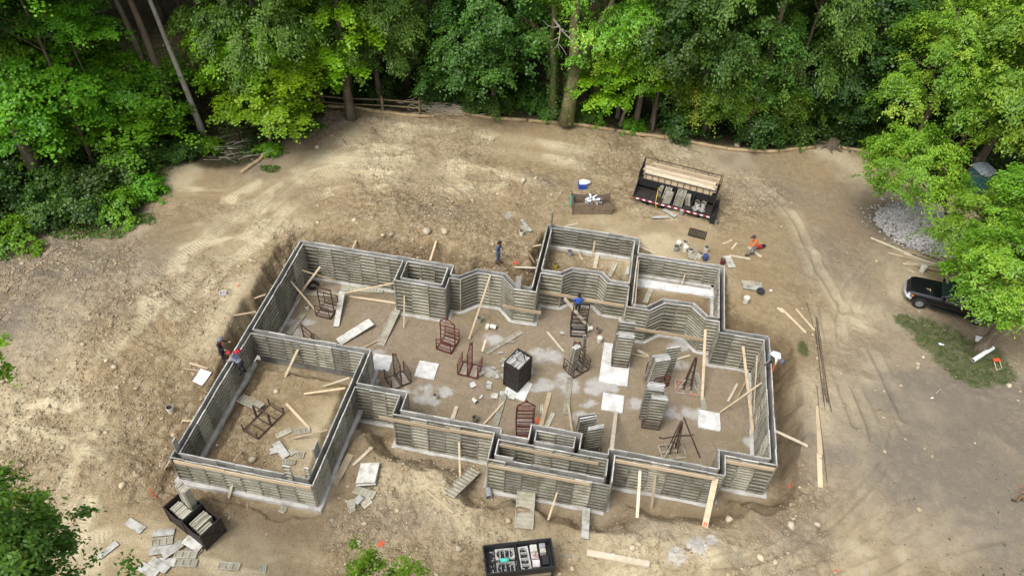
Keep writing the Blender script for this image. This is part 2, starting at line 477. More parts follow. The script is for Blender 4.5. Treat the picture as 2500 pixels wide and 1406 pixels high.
def grade(x, y):
    return 0.80 + 1.10 * sstep(18.5, 27.5, y) + 0.35 * sstep(10, 14, x) * (1 - sstep(22, 30, y)) + 0.25 * sstep(-19, -24, x) * (1 - sstep(24, 30, y))
def ground_parts(x, y):
    """Height and material zones of the ground."""
    w = 0.8 * (fbm(x, y, 2.6, 11, 3) - 0.5) + 0.75 * (fbm(x, y, 1.0, 13, 3) - 0.5)
    dc = poly_dist(x, y, CLEARING)
    db = poly_dist(x, y, BASEMENT)
    dg = poly_dist(x, y, GARAGE)
    d1 = poly_dist(x, y, BUMP1)
    d2 = poly_dist(x, y, BUMP2)
    z = grade(x, y)
    # spoil heaps and pits
    for cx, cy, r, h in ((-14.5, 37.0, 3.4, 0.75), (-9.5, 36.9, 2.8, 0.7), (3.6, 18.9, 2.0, 0.6), (7.6, 18.6, 1.9, 0.6), (-6.0, 19.4, 1.8, 0.3), (-2.0, 19.0, 1.6, -0.15),
                         (-5.5, 42.6, 1.3, -0.5), (-4.6, 43.9, 1.1, 0.35), (-6.6, 44.0, 1.2, 0.3), (-21.5, 30.0, 2.0, 0.2), (10.6, 19.6, 1.6, 0.4)):
        z = z + h * np.exp(-((x - cx) ** 2 + (y - cy) ** 2) / (r * r))
    rough = sstep(0.40, 0.62, fbm(x, y, 7.0, 5, 3))
    for cx, cy, r, s in ((-13, 36.8, 5, 1), (-9, 37.5, 4, 1), (4, 18.8, 3.4, 1), (8.5, 18.5, 3, 1), (-6, 18.8, 4, 1), (0, 18.5, 4, .8), (-5.5, 43.2, 3, 1), (-21.5, 24, 4, .8), (-24, 28, 4, .6)):
        rough = np.maximum(rough, s * np.exp(-((x - cx) ** 2 + (y - cy) ** 2) / (r * r)))
    smooth_r = sstep(10.5, 14.5, x)
    rough = rough * (1 - 0.8 * smooth_r)
    for cx, cy, r, s in ((9.6, 18.9, 2.6, 1), (12.0, 19.4, 1.6, .9), (6.0, 18.4, 2.5, 1), (-13.5, 36.9, 3.4, 1), (-9.0, 37.2, 2.8, 1)):
        rough = np.maximum(rough, s * np.exp(-((x - cx) ** 2 + (y - cy) ** 2) / (r * r)))
    z = z + 0.16 * (fbm(x, y, 9.0, 3, 3) - 0.5)
    nclod = fbm(x, y, 0.9, 31, 4, 0.62)
    clods = np.abs(nclod - 0.5) * 2
    micro = (0.05 + 0.34 * rough) * (nclod - 0.5) + 0.07 * rough * sstep(0.5, 0.66, fbm(x, y, 0.42, 47, 2))
    z = z + micro + 0.42 * rough * (fbm(x, y, 2.0, 53, 3) - 0.5) * sstep(-0.2, 0.4, rough)
    # trenches: level bottom beside the walls, then a bank
    soft = 1 + 1.1 * sstep(24, 21, y) * (x > -11)
    def trench(d, floor, width, run):
        run = run * soft
        return floor + np.maximum(0, (d + w * 1.1 - width)) / run * 1.9
    z = np.minimum(z, trench(dg, 0.62, 0.75, 0.75))
    z = np.minimum(z, trench(np.minimum(d1, d2), 1.05, 0.45, 0.8))
    z = np.minimum(z, trench(db, -0.02, 0.95, 0.85) + 0.10 * (fbm(x, y, 0.8, 71, 3) - 0.5) * sstep(0.6, 1.2, db))
    # room fills
    gin = -dg
    zg = 1.02 - 0.52 * (1 - sstep(0.75, 1.25, gin + w * 0.5)) + 0.16 * (fbm(x, y, 2.2, 23, 4) - 0.5) + micro * 0.6
    z = np.where(dg < 0, zg, z)
    zu = 1.30 - 0.20 * (1 - sstep(0.4, 0.9, -np.minimum(d1, d2))) + 0.14 * (fbm(x, y, 1.6, 29, 3) - 0.5)
    z = np.where((d1 < 0) | (d2 < 0), zu, z)
    inside = sstep(0.25, -0.1, db)
    z = np.where(db < 0.15, -0.02 + 0.035 * (fbm(x, y, 0.7, 37, 3) - 0.5), z)
    # wood: a rise behind the clearing on the left, a shallow ravine beyond the silt sock
    wood = sstep(-0.35, 0.55, dc + 1.1 * (fbm(x, y, 1.6, 61, 3) - 0.5))
    z = z + wood * (0.25 * (fbm(x, y, 3.0, 67, 3) - 0.5)) - 1.6 * sstep(1.0, 9.0, dc) * sstep(-24, -14, x) + 0.9 * sstep(1, 10, dc) * sstep(-22, -30, x)
    return z, wood, rough, db, dg, np.minimum(d1, d2), dc, clods
Z0, wood, rough, dB, dG, dU, dC, clods = ground_parts(X, Y)

# caterpillar tracks and tyre ruts
phase = np.zeros_like(X); tread = np.zeros_like(X); pale = np.zeros_like(X)
free = (dB > 1.6) & (dG > 1.4) & (dU > 1.0) & (dC < 0.3)
for k, tr in enumerate(TRACKS):
    bb = np.array(tr)
    sel = free & (X > bb[:, 0].min() - 1.5) & (X < bb[:, 0].max() + 1.5) & (Y > bb[:, 1].min() - 1.5) & (Y < bb[:, 1].max() + 1.5)
    ix = np.nonzero(sel)[0]
    d, s, lat = line_dist(X[ix], Y[ix], tr)
    wob = 0.55 * (fbm(X[ix], Y[ix], 2.0, 83 + k, 2))
    gap = sstep(0.44, 0.58, fbm(X[ix], Y[ix], 2.4, 91 + k, 3))
    msk = sstep(0.33, 0.24, d) * gap
    Z0[ix] -= 0.035 * msk - 0.045 * np.exp(-((d - 0.42) / 0.09) ** 2) * gap
    Z0[ix] += msk * (0.014 * np.sin(s * 2 * math.pi / 0.21))
    up = msk > tread[ix]
    phase[ix] = np.where(up, s, phase[ix]); tread[ix] = np.maximum(tread[ix], msk)
    pale[ix] = np.maximum(pale[ix], 0.9 * sstep(0.95, 0.25, d) * (0.35 + 0.65 * gap))
for k, tr in enumerate(TYRES):
    bb = np.array(tr)
    sel = free & (X > bb[:, 0].min() - 1.5) & (X < bb[:, 0].max() + 1.5) & (Y > bb[:, 1].min() - 1.5) & (Y < bb[:, 1].max() + 1.5)
    ix = np.nonzero(sel)[0]
    d, s, lat = line_dist(X[ix], Y[ix], tr)
    gap = sstep(0.36, 0.5, fbm(X[ix], Y[ix], 3.0, 131 + k, 3))
    Z0[ix] -= 0.085 * sstep(0.30, 0.12, d) * gap - 0.055 * np.exp(-((d - 0.38) / 0.1) ** 2) * gap
    pale[ix] = np.maximum(pale[ix], 0.75 * sstep(1.1, 0.2, d) * gap)

# concrete spilt and hosed over the gravel (photo places, radius in metres)
spill = np.zeros_like(X)
SPILLS = [((1045, 945), .9), ((1085, 960), .6), ((1055, 985), .5), ((1030, 975), .7), ((1200, 910), .8), ((1250, 905), .5), ((1340, 868), .9), ((1310, 858), .5), ((1385, 935), .9),
          ((1325, 935), .6), ((1290, 935), .6), ((1480, 945), .9), ((1455, 945), .6), ((1440, 985), .5), ((1210, 830), .8), ((1290, 900), .4), ((925, 855), .5), ((1690, 1005), .7),
          ((1640, 1010), .7), ((1660, 895), .6), ((1660, 835), .9), ((1700, 840), .7), ((1540, 985), .6), ((1425, 1020), .6), ((720, 805), .6), ((745, 790), .5), ((710, 790), .5),
          ((1835, 1080), .4), ((1010, 960), .4), ((985, 960), .5)]
for (a, b), r in SPILLS:
    p = site(a, b, 0.0)
    d = np.hypot((X - p[0]) * 0.7 + 0.5 * (fbm(X, Y, 1.3, 149, 2) - .5), Y - p[1] + 1.0 * (fbm(X, Y, 1.1, 153, 3) - .5))
    spill = np.maximum(spill, np.exp(-(d / (r * 0.95)) ** 2))
for (a, b), r in (((1700, 1337), .55), ((1655, 1357), .5), ((1735, 1325), .3)):
    p = site(a, b, 1.15)
    spill = np.maximum(spill, 1.6 * np.exp(-((np.hypot(X - p[0], Y - p[1])) / r) ** 2))
for (a, b), r in (((870, 1040), .7), ((1240, 560), .8), ((880, 1075), .5)):
    p = site(a, b, 0.7)
    spill = np.maximum(spill, 0.75 * np.exp(-((np.hypot(X - p[0], Y - p[1])) / r) ** 2))
spill = sstep(0.40, 0.85, spill * (0.05 + 1.7 * fbm(X, Y, 0.8, 151, 5, 0.7)))
gravel = sstep(0.5, 0.0, dB) + 0.75 * sstep(1.0, 0.3, dB + 1.2 * (fbm(X, Y, 1.5, 157, 3) - 0.5)) * (dB > 0)
gravel = np.clip(gravel, 0, 1)
# broad soil colours: pale clay, dark topsoil, damp banks
pale_n = sstep(0.47, 0.66, fbm(X, Y, 6.0, 171, 4)) * 0.8
pale = np.clip(np.maximum(pale * (0.55 + 0.7 * fbm(X, Y, 1.1, 173, 3)), pale_n * (0.6 + 0.5 * fbm(X, Y, 0.8, 175, 3))), 0, 1)
pale *= (1 - 0.65  * np.exp(-((X + 11) / 8.0) ** 2 - ((Y - 37) / 3.2) ** 2))
for (a_, b_), rx, ry, an, s in (((500, 620), 5.5, 1.6, 38, .95), ((430, 720), 3.0, 1.0, 40, .9), ((620, 520), 4.0, 1.4, 38, .8), ((430, 480), 3.0, 1.6, 10, .7), ((900, 400), 5.0, 1.0, 4, .85), ((1000, 440), 4.5, .9, -4, .85), ((840, 395), 3, .8, 15, .7),
                          ((100, 1010), 2.2, 2.8, 20, .9), ((180, 1130), 1.2, 2.6, 15, .8), ((60, 1080), 2, 2, 0, .7), ((1180, 480), 3, .8, -12, .7), ((300, 1350), 5, 1.5, 10, .55), ((700, 1370), 3, 1, 0, .4), ((1900, 1345), 5, .8, 12, .85), ((2150, 1290), 2.5, 1.0, 40, .75), ((2080, 820), 1.2, 4, -12, .8), ((2130, 980), 1.0, 4, -12, .8), ((1150, 330), 5, .9, -3, .6), ((1450, 380), 4, .9, -8, .5), ((1000, 520), 2, .7, 0, .4)):
    p = site(a_, b_, 1.8)
    ca_, sa_ = math.cos(math.radians(an)), math.sin(math.radians(an))
    u_, v_ = (X - p[0]) * ca_ + (Y - p[1]) * sa_, -(X - p[0]) * sa_ + (Y - p[1]) * ca_
    blob = s * np.exp(-(u_ / rx) ** 2 - (v_ / ry) ** 2)
    streaky = fbm(u_ * .35, v_, 0.9, 177, 4, 0.6)
    pale = np.maximum(pale, np.clip(blob * (0.1 + 1.7 * sstep(.3, .62, streaky)), 0, 1))
dark = 0.8 * sstep(0.50, 0.68, fbm(X, Y, 3.4, 181, 4, 0.6))
topsoil = np.zeros_like(X)
for (a, b), rx, ry, s in (((150, 640), 7, 3.5, 1.0), ((60, 760), 4, 4, 0.9), ((1960, 1090), 1.2, 4.5, 0.9), ((1950, 1290), 2.2, 1.5, 0.8), ((1900, 1370), 2.5, 1.0, 0.4), ((2060, 1180), 2.5, 2.2, 0.55), ((2350, 1300), 6, 3, 0.5),
                          ((1990, 520), 4, 4, 0.45), ((2150, 660), 3, 3, 0.4), ((1790, 400), 4, 2.5, 0.5), ((960, 1240), 3, 1.2, 0.6), ((1600, 1270), 2.4, 1.0, 0.7), ((700, 300), 3.5, 4, 0.9), ((610, 395), 2.5, 2, 0.8), ((800, 300), 2.5, 1.5, .8),
                          ((1325, 455), 1.5, 1.0, 0.6), ((2300, 850), 6, 4, 0.7), ((2400, 1000), 8, 6, 1.15), ((2230, 1000), 3.5, 6, 1.0), ((2330, 1150), 7, 5, 1.1), ((2450, 1280), 6, 4, 1.0), ((2060, 1110), 2, 2, .9), ((2040, 640), 3, 5, .7), ((2150, 540), 4, 5, .75), ((1900, 480), 4, 3, .6), ((1100, 545), 2.5, 1.0, 0.35), ((560, 1240), 3, 1.5, .4)):
    p = site(a, b, 1.7)
    topsoil = np.maximum(topsoil, s * np.exp(-((X - p[0]) / rx) ** 2 - ((Y - p[1]) / ry) ** 2))
topsoil = np.clip(topsoil * (0.45 + 1.0 * fbm(X, Y, 1.8, 191, 4, 0.6)), 0, 1)
bank = np.clip(sstep(0.15, 0.9, np.minimum(dB, dG)) * sstep(2.6, 1.3, np.minimum(dB, dG)), 0, 1) * (np.minimum(dB, dG) > 0)
turf = np.zeros_like(X)
for (a, b), rx, ry in (((2290, 830), 1.9, 1.5), ((2250, 800), 1.4, 1.0), ((2360, 900), 2.2, 1.6), ((2420, 910), 1.4, 1.1), ((1958, 856), .45, .75), ((2210, 790), .8, .7), ((2390, 870), 1.6, 1.4)):
    p = site(a, b, 1.75)
    turf = np.maximum(turf, np.exp(-((X - p[0]) / rx) ** 2 - ((Y - p[1]) / ry) ** 2))
for (a, b), rx, ry in (((230, 560), 2.6, .8), ((330, 530), 1.6, .8), ((150, 565), 1.6, .7), ((90, 605), .5, .4), ((660, 410), .8, .5), ((20, 590), 1.5, .8), ((375, 470), .8, 1.5)):
    p = site(a, b, 2.0)
    turf = np.maximum(turf, np.exp(-((X - p[0]) / rx) ** 2 - ((Y - p[1]) / ry) ** 2))
turf = sstep(0.38, 0.62, turf * (0.55 + 0.9 * fbm(X, Y, 0.8, 201, 4)))

from mathutils.bvhtree import BVHTree
ny, nx = GX.shape
def grid_lookup(x, y, A):
    j = np.clip(np.searchsorted(fx, x) - 1, 0, nx - 2); i = np.clip(np.searchsorted(fy, y) - 1, 0, ny - 2)
    u = np.clip((x - fx[j]) / (fx[j + 1] - fx[j]), 0, 1); v = np.clip((y - fy[i]) / (fy[i + 1] - fy[i]), 0, 1)
    A = A.reshape(ny, nx)
    return (A[i, j] * (1 - u) + A[i, j + 1] * u) * (1 - v) + (A[i + 1, j] * (1 - u) + A[i + 1, j + 1] * u) * v
def gz(x, y):
    return float(grid_lookup(np.array([x]), np.array([y]), Z0)[0])
def on_ground(px, py, lift=0.0, z0=1.5):
    """The point of the ground seen at (px, py) in the photograph."""
    z = z0
    for _ in range(12):
        p = site(px, py, z)
        z = 0.5 * z + 0.5 * gz(p[0], p[1])
    p = site(px, py, z)
    return Vector((p[0], p[1], gz(p[0], p[1]) + lift))

me = bpy.data.meshes.new("ground")
nv = nx * ny
me.vertices.add(nv)
me.vertices.foreach_set("co", np.stack([X, Y, Z0], 1).astype(np.float32).ravel())
ii, jj = np.meshgrid(np.arange(ny - 1), np.arange(nx - 1), indexing='ij')
q0 = (ii * nx + jj).ravel()
quads = np.stack([q0, q0 + 1, q0 + nx + 1, q0 + nx], 1).astype(np.int32)
nf = len(quads)
me.loops.add(nf * 4)
me.loops.foreach_set("vertex_index", quads.ravel())
me.polygons.add(nf)
me.polygons.foreach_set("loop_start", np.arange(0, nf * 4, 4, dtype=np.int32))
me.polygons.foreach_set("use_smooth", np.ones(nf, bool))
me.update()
def vcol(name, r, g, b, a=None):
    at = me.attributes.new(name, 'FLOAT_COLOR', 'POINT')
    at.data.foreach_set("color", np.stack([r, g, b, a if a is not None else np.ones_like(r)], 1).astype(np.float32).ravel())
vcol("soil", wood, gravel, pale, turf)
vcol("soil2", np.clip(dark, 0, 1), topsoil, spill, bank)
at = me.attributes.new("track", 'FLOAT_COLOR', 'POINT')
at.data.foreach_set("color", np.stack([phase, tread, rough, np.ones_like(X)], 1).astype(np.float32).ravel())

gm, nt, b = new_mat("bare_ground")
geo = N(nt, "ShaderNodeNewGeometry")
pos = geo.outputs["Position"]
def attr(name):
    a = N(nt, "ShaderNodeAttribute", attribute_name=name)
    s = N(nt, "ShaderNodeSeparateColor")
    nt.links.new(a.outputs["Color"], s.inputs[0])
    return s.outputs[0], s.outputs[1], s.outputs[2], a.outputs["Alpha"]
a_wood, a_grav, a_pale, a_turf = attr("soil")
a_dark, a_top, a_spill, a_bank = attr("soil2")
a_ph, a_tr, a_rough, _ = attr("track")
n_big = noise(nt, 0.35, 6, 0.6, pos)
n_mid = noise(nt, 2.2, 6, 0.65, pos, 0.6)
n_fin = noise(nt, 9.0, 5, 0.7, pos)
n_grit = noise(nt, 34.0, 3, 0.7, pos)
c = mixc(nt, (0.345, 0.266, 0.152), (0.265, 0.197, 0.109), ramp(nt, n_mid, 0.42, 0.66))
c = mixc(nt, c, (0.345, 0.241, 0.131), ramp(nt, n_big, 0.52, 0.70))
c = mixc(nt, c, (0.640, 0.545, 0.365), a_pale)
c = mixc(nt, c, (0.245, 0.182, 0.103), math_n(nt, 'MULTIPLY', a_dark, 0.7))
c = mixc(nt, c, (0.205, 0.176, 0.140), a_top)
c = mixc(nt, c, (0.170, 0.116, 0.064), math_n(nt, 'MULTIPLY', a_bank, 0.62))
gr = mixc(nt, (0.315, 0.250, 0.180), (0.235, 0.185, 0.128), ramp(nt, n_mid, 0.4, 0.7))
gr = mixc(nt, gr, (0.41, 0.335, 0.25), ramp(nt, n_grit, 0.55, 0.72))
gr = mixc(nt, gr, (0.13, 0.098, 0.066), ramp(nt, n_fin, 0.60, 0.76))
gr = mixc(nt, gr, (0.25, 0.205, 0.115), math_n(nt, 'MULTIPLY', ramp(nt, n_big, 0.45, 0.6), 0.6))
c = mixc(nt, c, gr, a_grav)
c = mixc(nt, c, (0.56, 0.56, 0.55), math_n(nt, 'MULTIPLY', a_spill, 0.75))
c = mixc(nt, c, (0.060, 0.085, 0.022), math_n(nt, 'MULTIPLY', a_turf, 0.85))
fl = mixc(nt, (0.060, 0.042, 0.026), (0.105, 0.070, 0.042), ramp(nt, n_fin, 0.4, 0.7))
fl = mixc(nt, fl, (0.022, 0.040, 0.010), ramp(nt, n_mid, 0.45, 0.6))
c = mixc(nt, c, fl, a_wood)
# grains of light stone and dark crumbs
c = mixc(nt, c, (0.54, 0.47, 0.36), math_n(nt, 'MULTIPLY', ramp(nt, n_grit, 0.60, 0.70), 0.5))
c = mixc(nt, c, (0.135, 0.098, 0.058), math_n(nt, 'MULTIPLY', ramp(nt, n_fin, 0.62, 0.78), 0.5))
# crumbly lumps: paler crusts with crevice shade painted between them, strongest on the spoil
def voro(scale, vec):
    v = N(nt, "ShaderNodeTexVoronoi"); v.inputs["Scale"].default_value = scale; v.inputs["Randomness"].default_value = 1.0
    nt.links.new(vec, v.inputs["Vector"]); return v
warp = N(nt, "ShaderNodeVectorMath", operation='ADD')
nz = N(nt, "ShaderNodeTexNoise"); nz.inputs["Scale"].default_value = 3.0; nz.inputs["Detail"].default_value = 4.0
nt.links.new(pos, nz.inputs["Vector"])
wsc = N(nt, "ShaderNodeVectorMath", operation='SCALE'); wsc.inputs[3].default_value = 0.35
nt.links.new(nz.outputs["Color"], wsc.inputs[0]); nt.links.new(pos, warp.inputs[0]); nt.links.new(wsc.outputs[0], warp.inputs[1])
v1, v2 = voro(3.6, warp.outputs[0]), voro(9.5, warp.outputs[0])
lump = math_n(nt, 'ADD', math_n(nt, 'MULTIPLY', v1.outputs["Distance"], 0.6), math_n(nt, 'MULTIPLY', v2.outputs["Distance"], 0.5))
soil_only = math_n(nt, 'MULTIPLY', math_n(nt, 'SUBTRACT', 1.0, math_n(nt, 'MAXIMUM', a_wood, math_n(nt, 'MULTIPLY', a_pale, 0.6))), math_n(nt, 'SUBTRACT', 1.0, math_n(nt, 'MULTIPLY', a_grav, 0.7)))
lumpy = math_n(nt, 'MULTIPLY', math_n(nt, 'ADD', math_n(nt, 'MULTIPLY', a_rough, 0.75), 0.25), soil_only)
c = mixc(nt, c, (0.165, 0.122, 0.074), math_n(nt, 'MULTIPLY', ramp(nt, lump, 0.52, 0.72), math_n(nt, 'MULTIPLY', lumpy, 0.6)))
vc = N(nt, "ShaderNodeSeparateColor"); nt.links.new(v1.outputs["Color"], vc.inputs[0])
c = mixc(nt, c, (0.47, 0.385, 0.26), math_n(nt, 'MULTIPLY', ramp(nt, vc.outputs[0], 0.62, 0.78), math_n(nt, 'MULTIPLY', lumpy, 0.45)))
n_str = noise(nt, 1.0, 5, 0.7, pos)
c = mixc(nt, c, (0.205, 0.155, 0.10), math_n(nt, 'MULTIPLY', ramp(nt, noise(nt, 5.0, 6, 0.75, pos, 1.2), 0.55, 0.70), math_n(nt, 'MULTIPLY', soil_only, 0.55)))
c = mixc(nt, c, (0.53, 0.45, 0.33), math_n(nt, 'MULTIPLY', ramp(nt, noise(nt, 14.0, 4, 0.75, pos, 0.8), 0.58, 0.70), math_n(nt, 'MULTIPLY', soil_only, 0.45)))
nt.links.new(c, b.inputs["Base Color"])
b.inputs["Roughness"].default_value = 0.95
b.inputs["Specular IOR Level"].default_value = 0.12
wv = math_n(nt, 'SINE', math_n(nt, 'MULTIPLY', a_ph, 2 * math.pi / 0.21))
h = math_n(nt, 'MULTIPLY', math_n(nt, 'MULTIPLY', wv, a_tr), 0.14)
h = math_n(nt, 'ADD', h, n_fin)
h = math_n(nt, 'ADD', h, math_n(nt, 'MULTIPLY', n_grit, 0.55))
h = math_n(nt, 'SUBTRACT', h, math_n(nt, 'MULTIPLY', lump, math_n(nt, 'MULTIPLY', lumpy, 1.6)))
bump(nt, b, h, 0.9, 0.08)
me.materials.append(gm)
ground = bpy.data.objects.new("ground", me)
link(ground)
tag(ground, "bare tan clay ground of the building site with tracks, trenches and gravel floor", kind="structure")

# ------------------------------------------------------------------ clods and stones too many to count
def blob_proto(seed, sub=1):
    bm = bmesh.new()
    bmesh.ops.create_icosphere(bm, subdivisions=sub, radius=1.0)
    r = random.Random(seed)
    for v in bm.verts:
        v.co *= r.uniform(0.55, 1.2)
    V = np.array([v.co[:] for v in bm.verts]); F = np.array([[v.index for v in f.verts] for f in bm.faces])
    bm.free()
    return V, F
PROTO = [blob_proto(s) for s in range(6)]
def scatter_blobs(name, xy, size, mat, label, squash=0.65, sink=0.25, seed=1, zlift=None, kind="stuff", parent=None):
    r = np.random.RandomState(seed)
    n = len(xy)
    z = grid_lookup(xy[:, 0], xy[:, 1], Z0) if zlift is None else zlift
    VV, FF = [], []
    off = 0
    which = r.randint(0, len(PROTO), n)
    for k, (V, F) in enumerate(PROTO):
        ix = np.nonzero(which == k)[0]
        if len(ix) == 0: continue
        a = r.rand(len(ix)) * 6.283
        s = size[ix]
        sx, sy, sz = s * r.uniform(.75, 1.3, len(ix)), s * r.uniform(.75, 1.3, len(ix)), s * squash * r.uniform(.7, 1.25, len(ix))
        ca, sa = np.cos(a), np.sin(a)
        vx = V[None, :, 0] * sx[:, None]; vy = V[None, :, 1] * sy[:, None]; vz = V[None, :, 2] * sz[:, None]
        P = np.stack([xy[ix, 0][:, None] + vx * ca[:, None] - vy * sa[:, None], xy[ix, 1][:, None] + vx * sa[:, None] + vy * ca[:, None],
                      z[ix][:, None] + vz + (sz * (1 - 2 * sink))[:, None] * 0.6], 2).reshape(-1, 3)
        FF.append((F[None] + (off + np.arange(len(ix)) * len(V))[:, None, None]).reshape(-1, 3))
        VV.append(P); off += len(P)
    return np_mesh(name, np.concatenate(VV), np.concatenate(FF), mat, label, kind, parent)
def np_mesh(name, V, F, mat, label=None, kind=None, parent=None, attrs=None, smooth=False):
    me = bpy.data.meshes.new(name)
    k = F.shape[1]
    me.vertices.add(len(V)); me.vertices.foreach_set("co", V.astype(np.float32).ravel())
    me.loops.add(F.size); me.loops.foreach_set("vertex_index", F.astype(np.int32).ravel())
    me.polygons.add(len(F)); me.polygons.foreach_set("loop_start", np.arange(0, F.size, k, dtype=np.int32))
    if smooth: me.polygons.foreach_set("use_smooth", np.ones(len(F), bool))
    for an, av in (attrs or {}).items():
        a = me.attributes.new(an, 'FLOAT', 'POINT'); a.data.foreach_set("value", av.astype(np.float32))
    me.update()
    for mm in (mat if isinstance(mat, (list, tuple)) else [mat]): me.materials.append(mm)
    o = bpy.data.objects.new(name, me)
    link(o, parent)
    return tag(o, label, kind=kind)
M['clod'] = None
cm, nt, b = new_mat("clay_clods")
geo = N(nt, "ShaderNodeNewGeometry")
rnd = geo.outputs["Random Per Island"]
cc = mixc(nt, (0.285, 0.215, 0.135), (0.50, 0.415, 0.285), rnd)
cc = mixc(nt, cc, (0.20, 0.155, 0.105), ramp(nt, noise(nt, 1.1, 4, 0.6, geo.outputs["Position"]), 0.52, 0.66))
nt.links.new(cc, b.inputs["Base Color"]); b.inputs["Roughness"].default_value = 0.95; b.inputs["Specular IOR Level"].default_value = 0.1
M['clod'] = cm
def chips(name, xy, size, mat, label, seed, sink=0.35):
    """Tens of thousands of small angular crumbs, eight faces each, half sunk in the soil."""
    r = np.random.RandomState(seed)
    n = len(xy)
    O = np.array([[1, 0, 0], [0, 1, 0], [-1, 0, 0], [0, -1, 0], [0, 0, 1], [0, 0, -1.0]])
    Fo = np.array([[0, 1, 4], [1, 2, 4], [2, 3, 4], [3, 0, 4], [1, 0, 5], [2, 1, 5], [3, 2, 5], [0, 3, 5]])
    P = O[None] * (size[:, None, None] * r.uniform(.55, 1.35, (n, 6, 1)))
    P = P + r.uniform(-.25, .25, (n, 6, 3)) * size[:, None, None]
    P[:, :, 2] *= .75
    a = r.rand(n) * 6.283
    ca, sa = np.cos(a)[:, None], np.sin(a)[:, None]
    Q = np.stack([xy[:, 0][:, None] + P[:, :, 0] * ca - P[:, :, 1] * sa, xy[:, 1][:, None] + P[:, :, 0] * sa + P[:, :, 1] * ca,
                  grid_lookup(xy[:, 0], xy[:, 1], Z0)[:, None] + P[:, :, 2] + (size * (.6 - sink))[:, None]], 2)
    F = (Fo[None] + (np.arange(n) * 6)[:, None, None]).reshape(-1, 3)
    return np_mesh(name, Q.reshape(-1, 3), F, mat, label, "stuff")
rs = np.random.RandomState(3)
NC = 420000
cx, cy = rs.uniform(-36, 24, NC), rs.uniform(11, 50, NC)
cr = grid_lookup(cx, cy, rough); cb = grid_lookup(cx, cy, dB); cg = grid_lookup(cx, cy, dG); cu = grid_lookup(cx, cy, dU); cdc = grid_lookup(cx, cy, dC); ctr = grid_lookup(cx, cy, tread)
out = (cb > 0.5) & (cg > 0.4) & (cu > 0.3) & (cdc < 0)
clus = sstep(0.42, 0.66, fbm(cx, cy, 1.7, 301, 4, 0.65))
dens = (1 - .75 * grid_lookup(cx, cy, pale)) * (0.010 + 0.26 * cr ** 1.5) * (0.25 + 1.3 * clus) * (1 - 0.9 * ctr) * np.where(cx > 13, .35, 1.0)
keep = out & (rs.rand(NC) < dens)
keep |= ((cg < -0.9) | (cu < -0.5)) & (rs.rand(NC) < 0.10 * (0.3 + 1.2 * clus))
xy = np.stack([cx, cy], 1)[keep]
rg = grid_lookup(xy[:, 0], xy[:, 1], rough)
sz = (0.022 + 0.050 * rs.rand(len(xy)) ** 2.5) * (0.75 + 0.5 * rg)
chips("clods", xy, sz, cm, "loose clods and small stones scattered over the dug clay", 5)
kk = out & (rs.rand(NC) < 0.014 * cr ** 1.3 * (0.2 + 1.6 * clus))
xy = np.stack([cx, cy], 1)[kk]
scatter_blobs("clods", xy, 0.055 + 0.11 * rs.rand(len(xy)) ** 2.6, cm, "larger broken lumps of clay lying among the loose clods", .62, .42, seed=15)
# pebbles of the gravel floor
gx, gy = rs.uniform(-19, 10, 60000), rs.uniform(20, 36, 60000)
gb = grid_lookup(gx, gy, dB)
kk = (gb < -0.15) & (rs.rand(len(gx)) < 0.22)
xy = np.stack([gx, gy], 1)[kk]
gm2, nt, b = new_mat("floor_pebbles")
geo = N(nt, "ShaderNodeNewGeometry")
nt.links.new(mixc(nt, (0.20, 0.155, 0.105), (0.47, 0.40, 0.31), geo.outputs["Random Per Island"]), b.inputs["Base Color"]); b.inputs["Roughness"].default_value = 0.9
M['pebble'] = gm2
scatter_blobs("gravel", xy, 0.013 + 0.022 * rs.rand(len(xy)) ** 2, gm2, "loose pebbles on the gravel floor between the forms", seed=6)

# ================================================================== FORMWORK WALLS
PANELS = {}
def panel_mesh(w, h, v=0):
    """One aluminium form panel: face plate, two side rails, cross ribs. x along, ribs towards +y, foot at z = 0."""
    key = (round(w, 2), round(h, 2), v)
    if key in PANELS: return PANELS[key]
    m = MB()
    w0 = key[0] - 0.014
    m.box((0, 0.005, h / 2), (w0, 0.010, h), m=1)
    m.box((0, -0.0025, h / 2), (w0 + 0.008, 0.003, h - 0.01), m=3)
    for s in (-1, 1):
        m.box((s * (w0 / 2 - 0.013), 0.046, h / 2), (0.026, 0.072, h - 0.004), m=0)
        for q in range(4): m.box((s * (w0 / 2 - 0.004), 0.086, h * (0.12 + 0.25 * q)), (0.05, 0.016, 0.05), m=4)  # dark tie blocks that also stand in for rib-end shadows
    n = max(3, round(h / (0.272, 0.305, 0.238)[v]))
    for i in range(n + 1):
        z = 0.024 + (h - 0.048) * i / n
        top = i == n
        if top:
            m.box((0, 0.0335, z), (w0 - 0.054, 0.047, 0.048), m=2)
        else:
            if v == 1 and i % 2: m.box((0, 0.034, z + 0.03), (w0 - 0.056, 0.046, 0.060), m=0)
            else: m.box((0, 0.044, z + 0.03), (w0 - 0.056, 0.066, 0.088 if v != 2 else 0.070), m=0)
    if v == 2: m.box((0, 0.040, h / 2), (0.03, 0.064, h - 0.01), m=0)
    m.box((0, 0.0275, h + 0.004), (w0, 0.059, 0.010), m=2)
    PANELS[key] = m.mesh("form_panel", [M['form'], M['form_plate_shaded'], M['form_edge'], M['gap_face'], M['corner']])
    return PANELS[key]

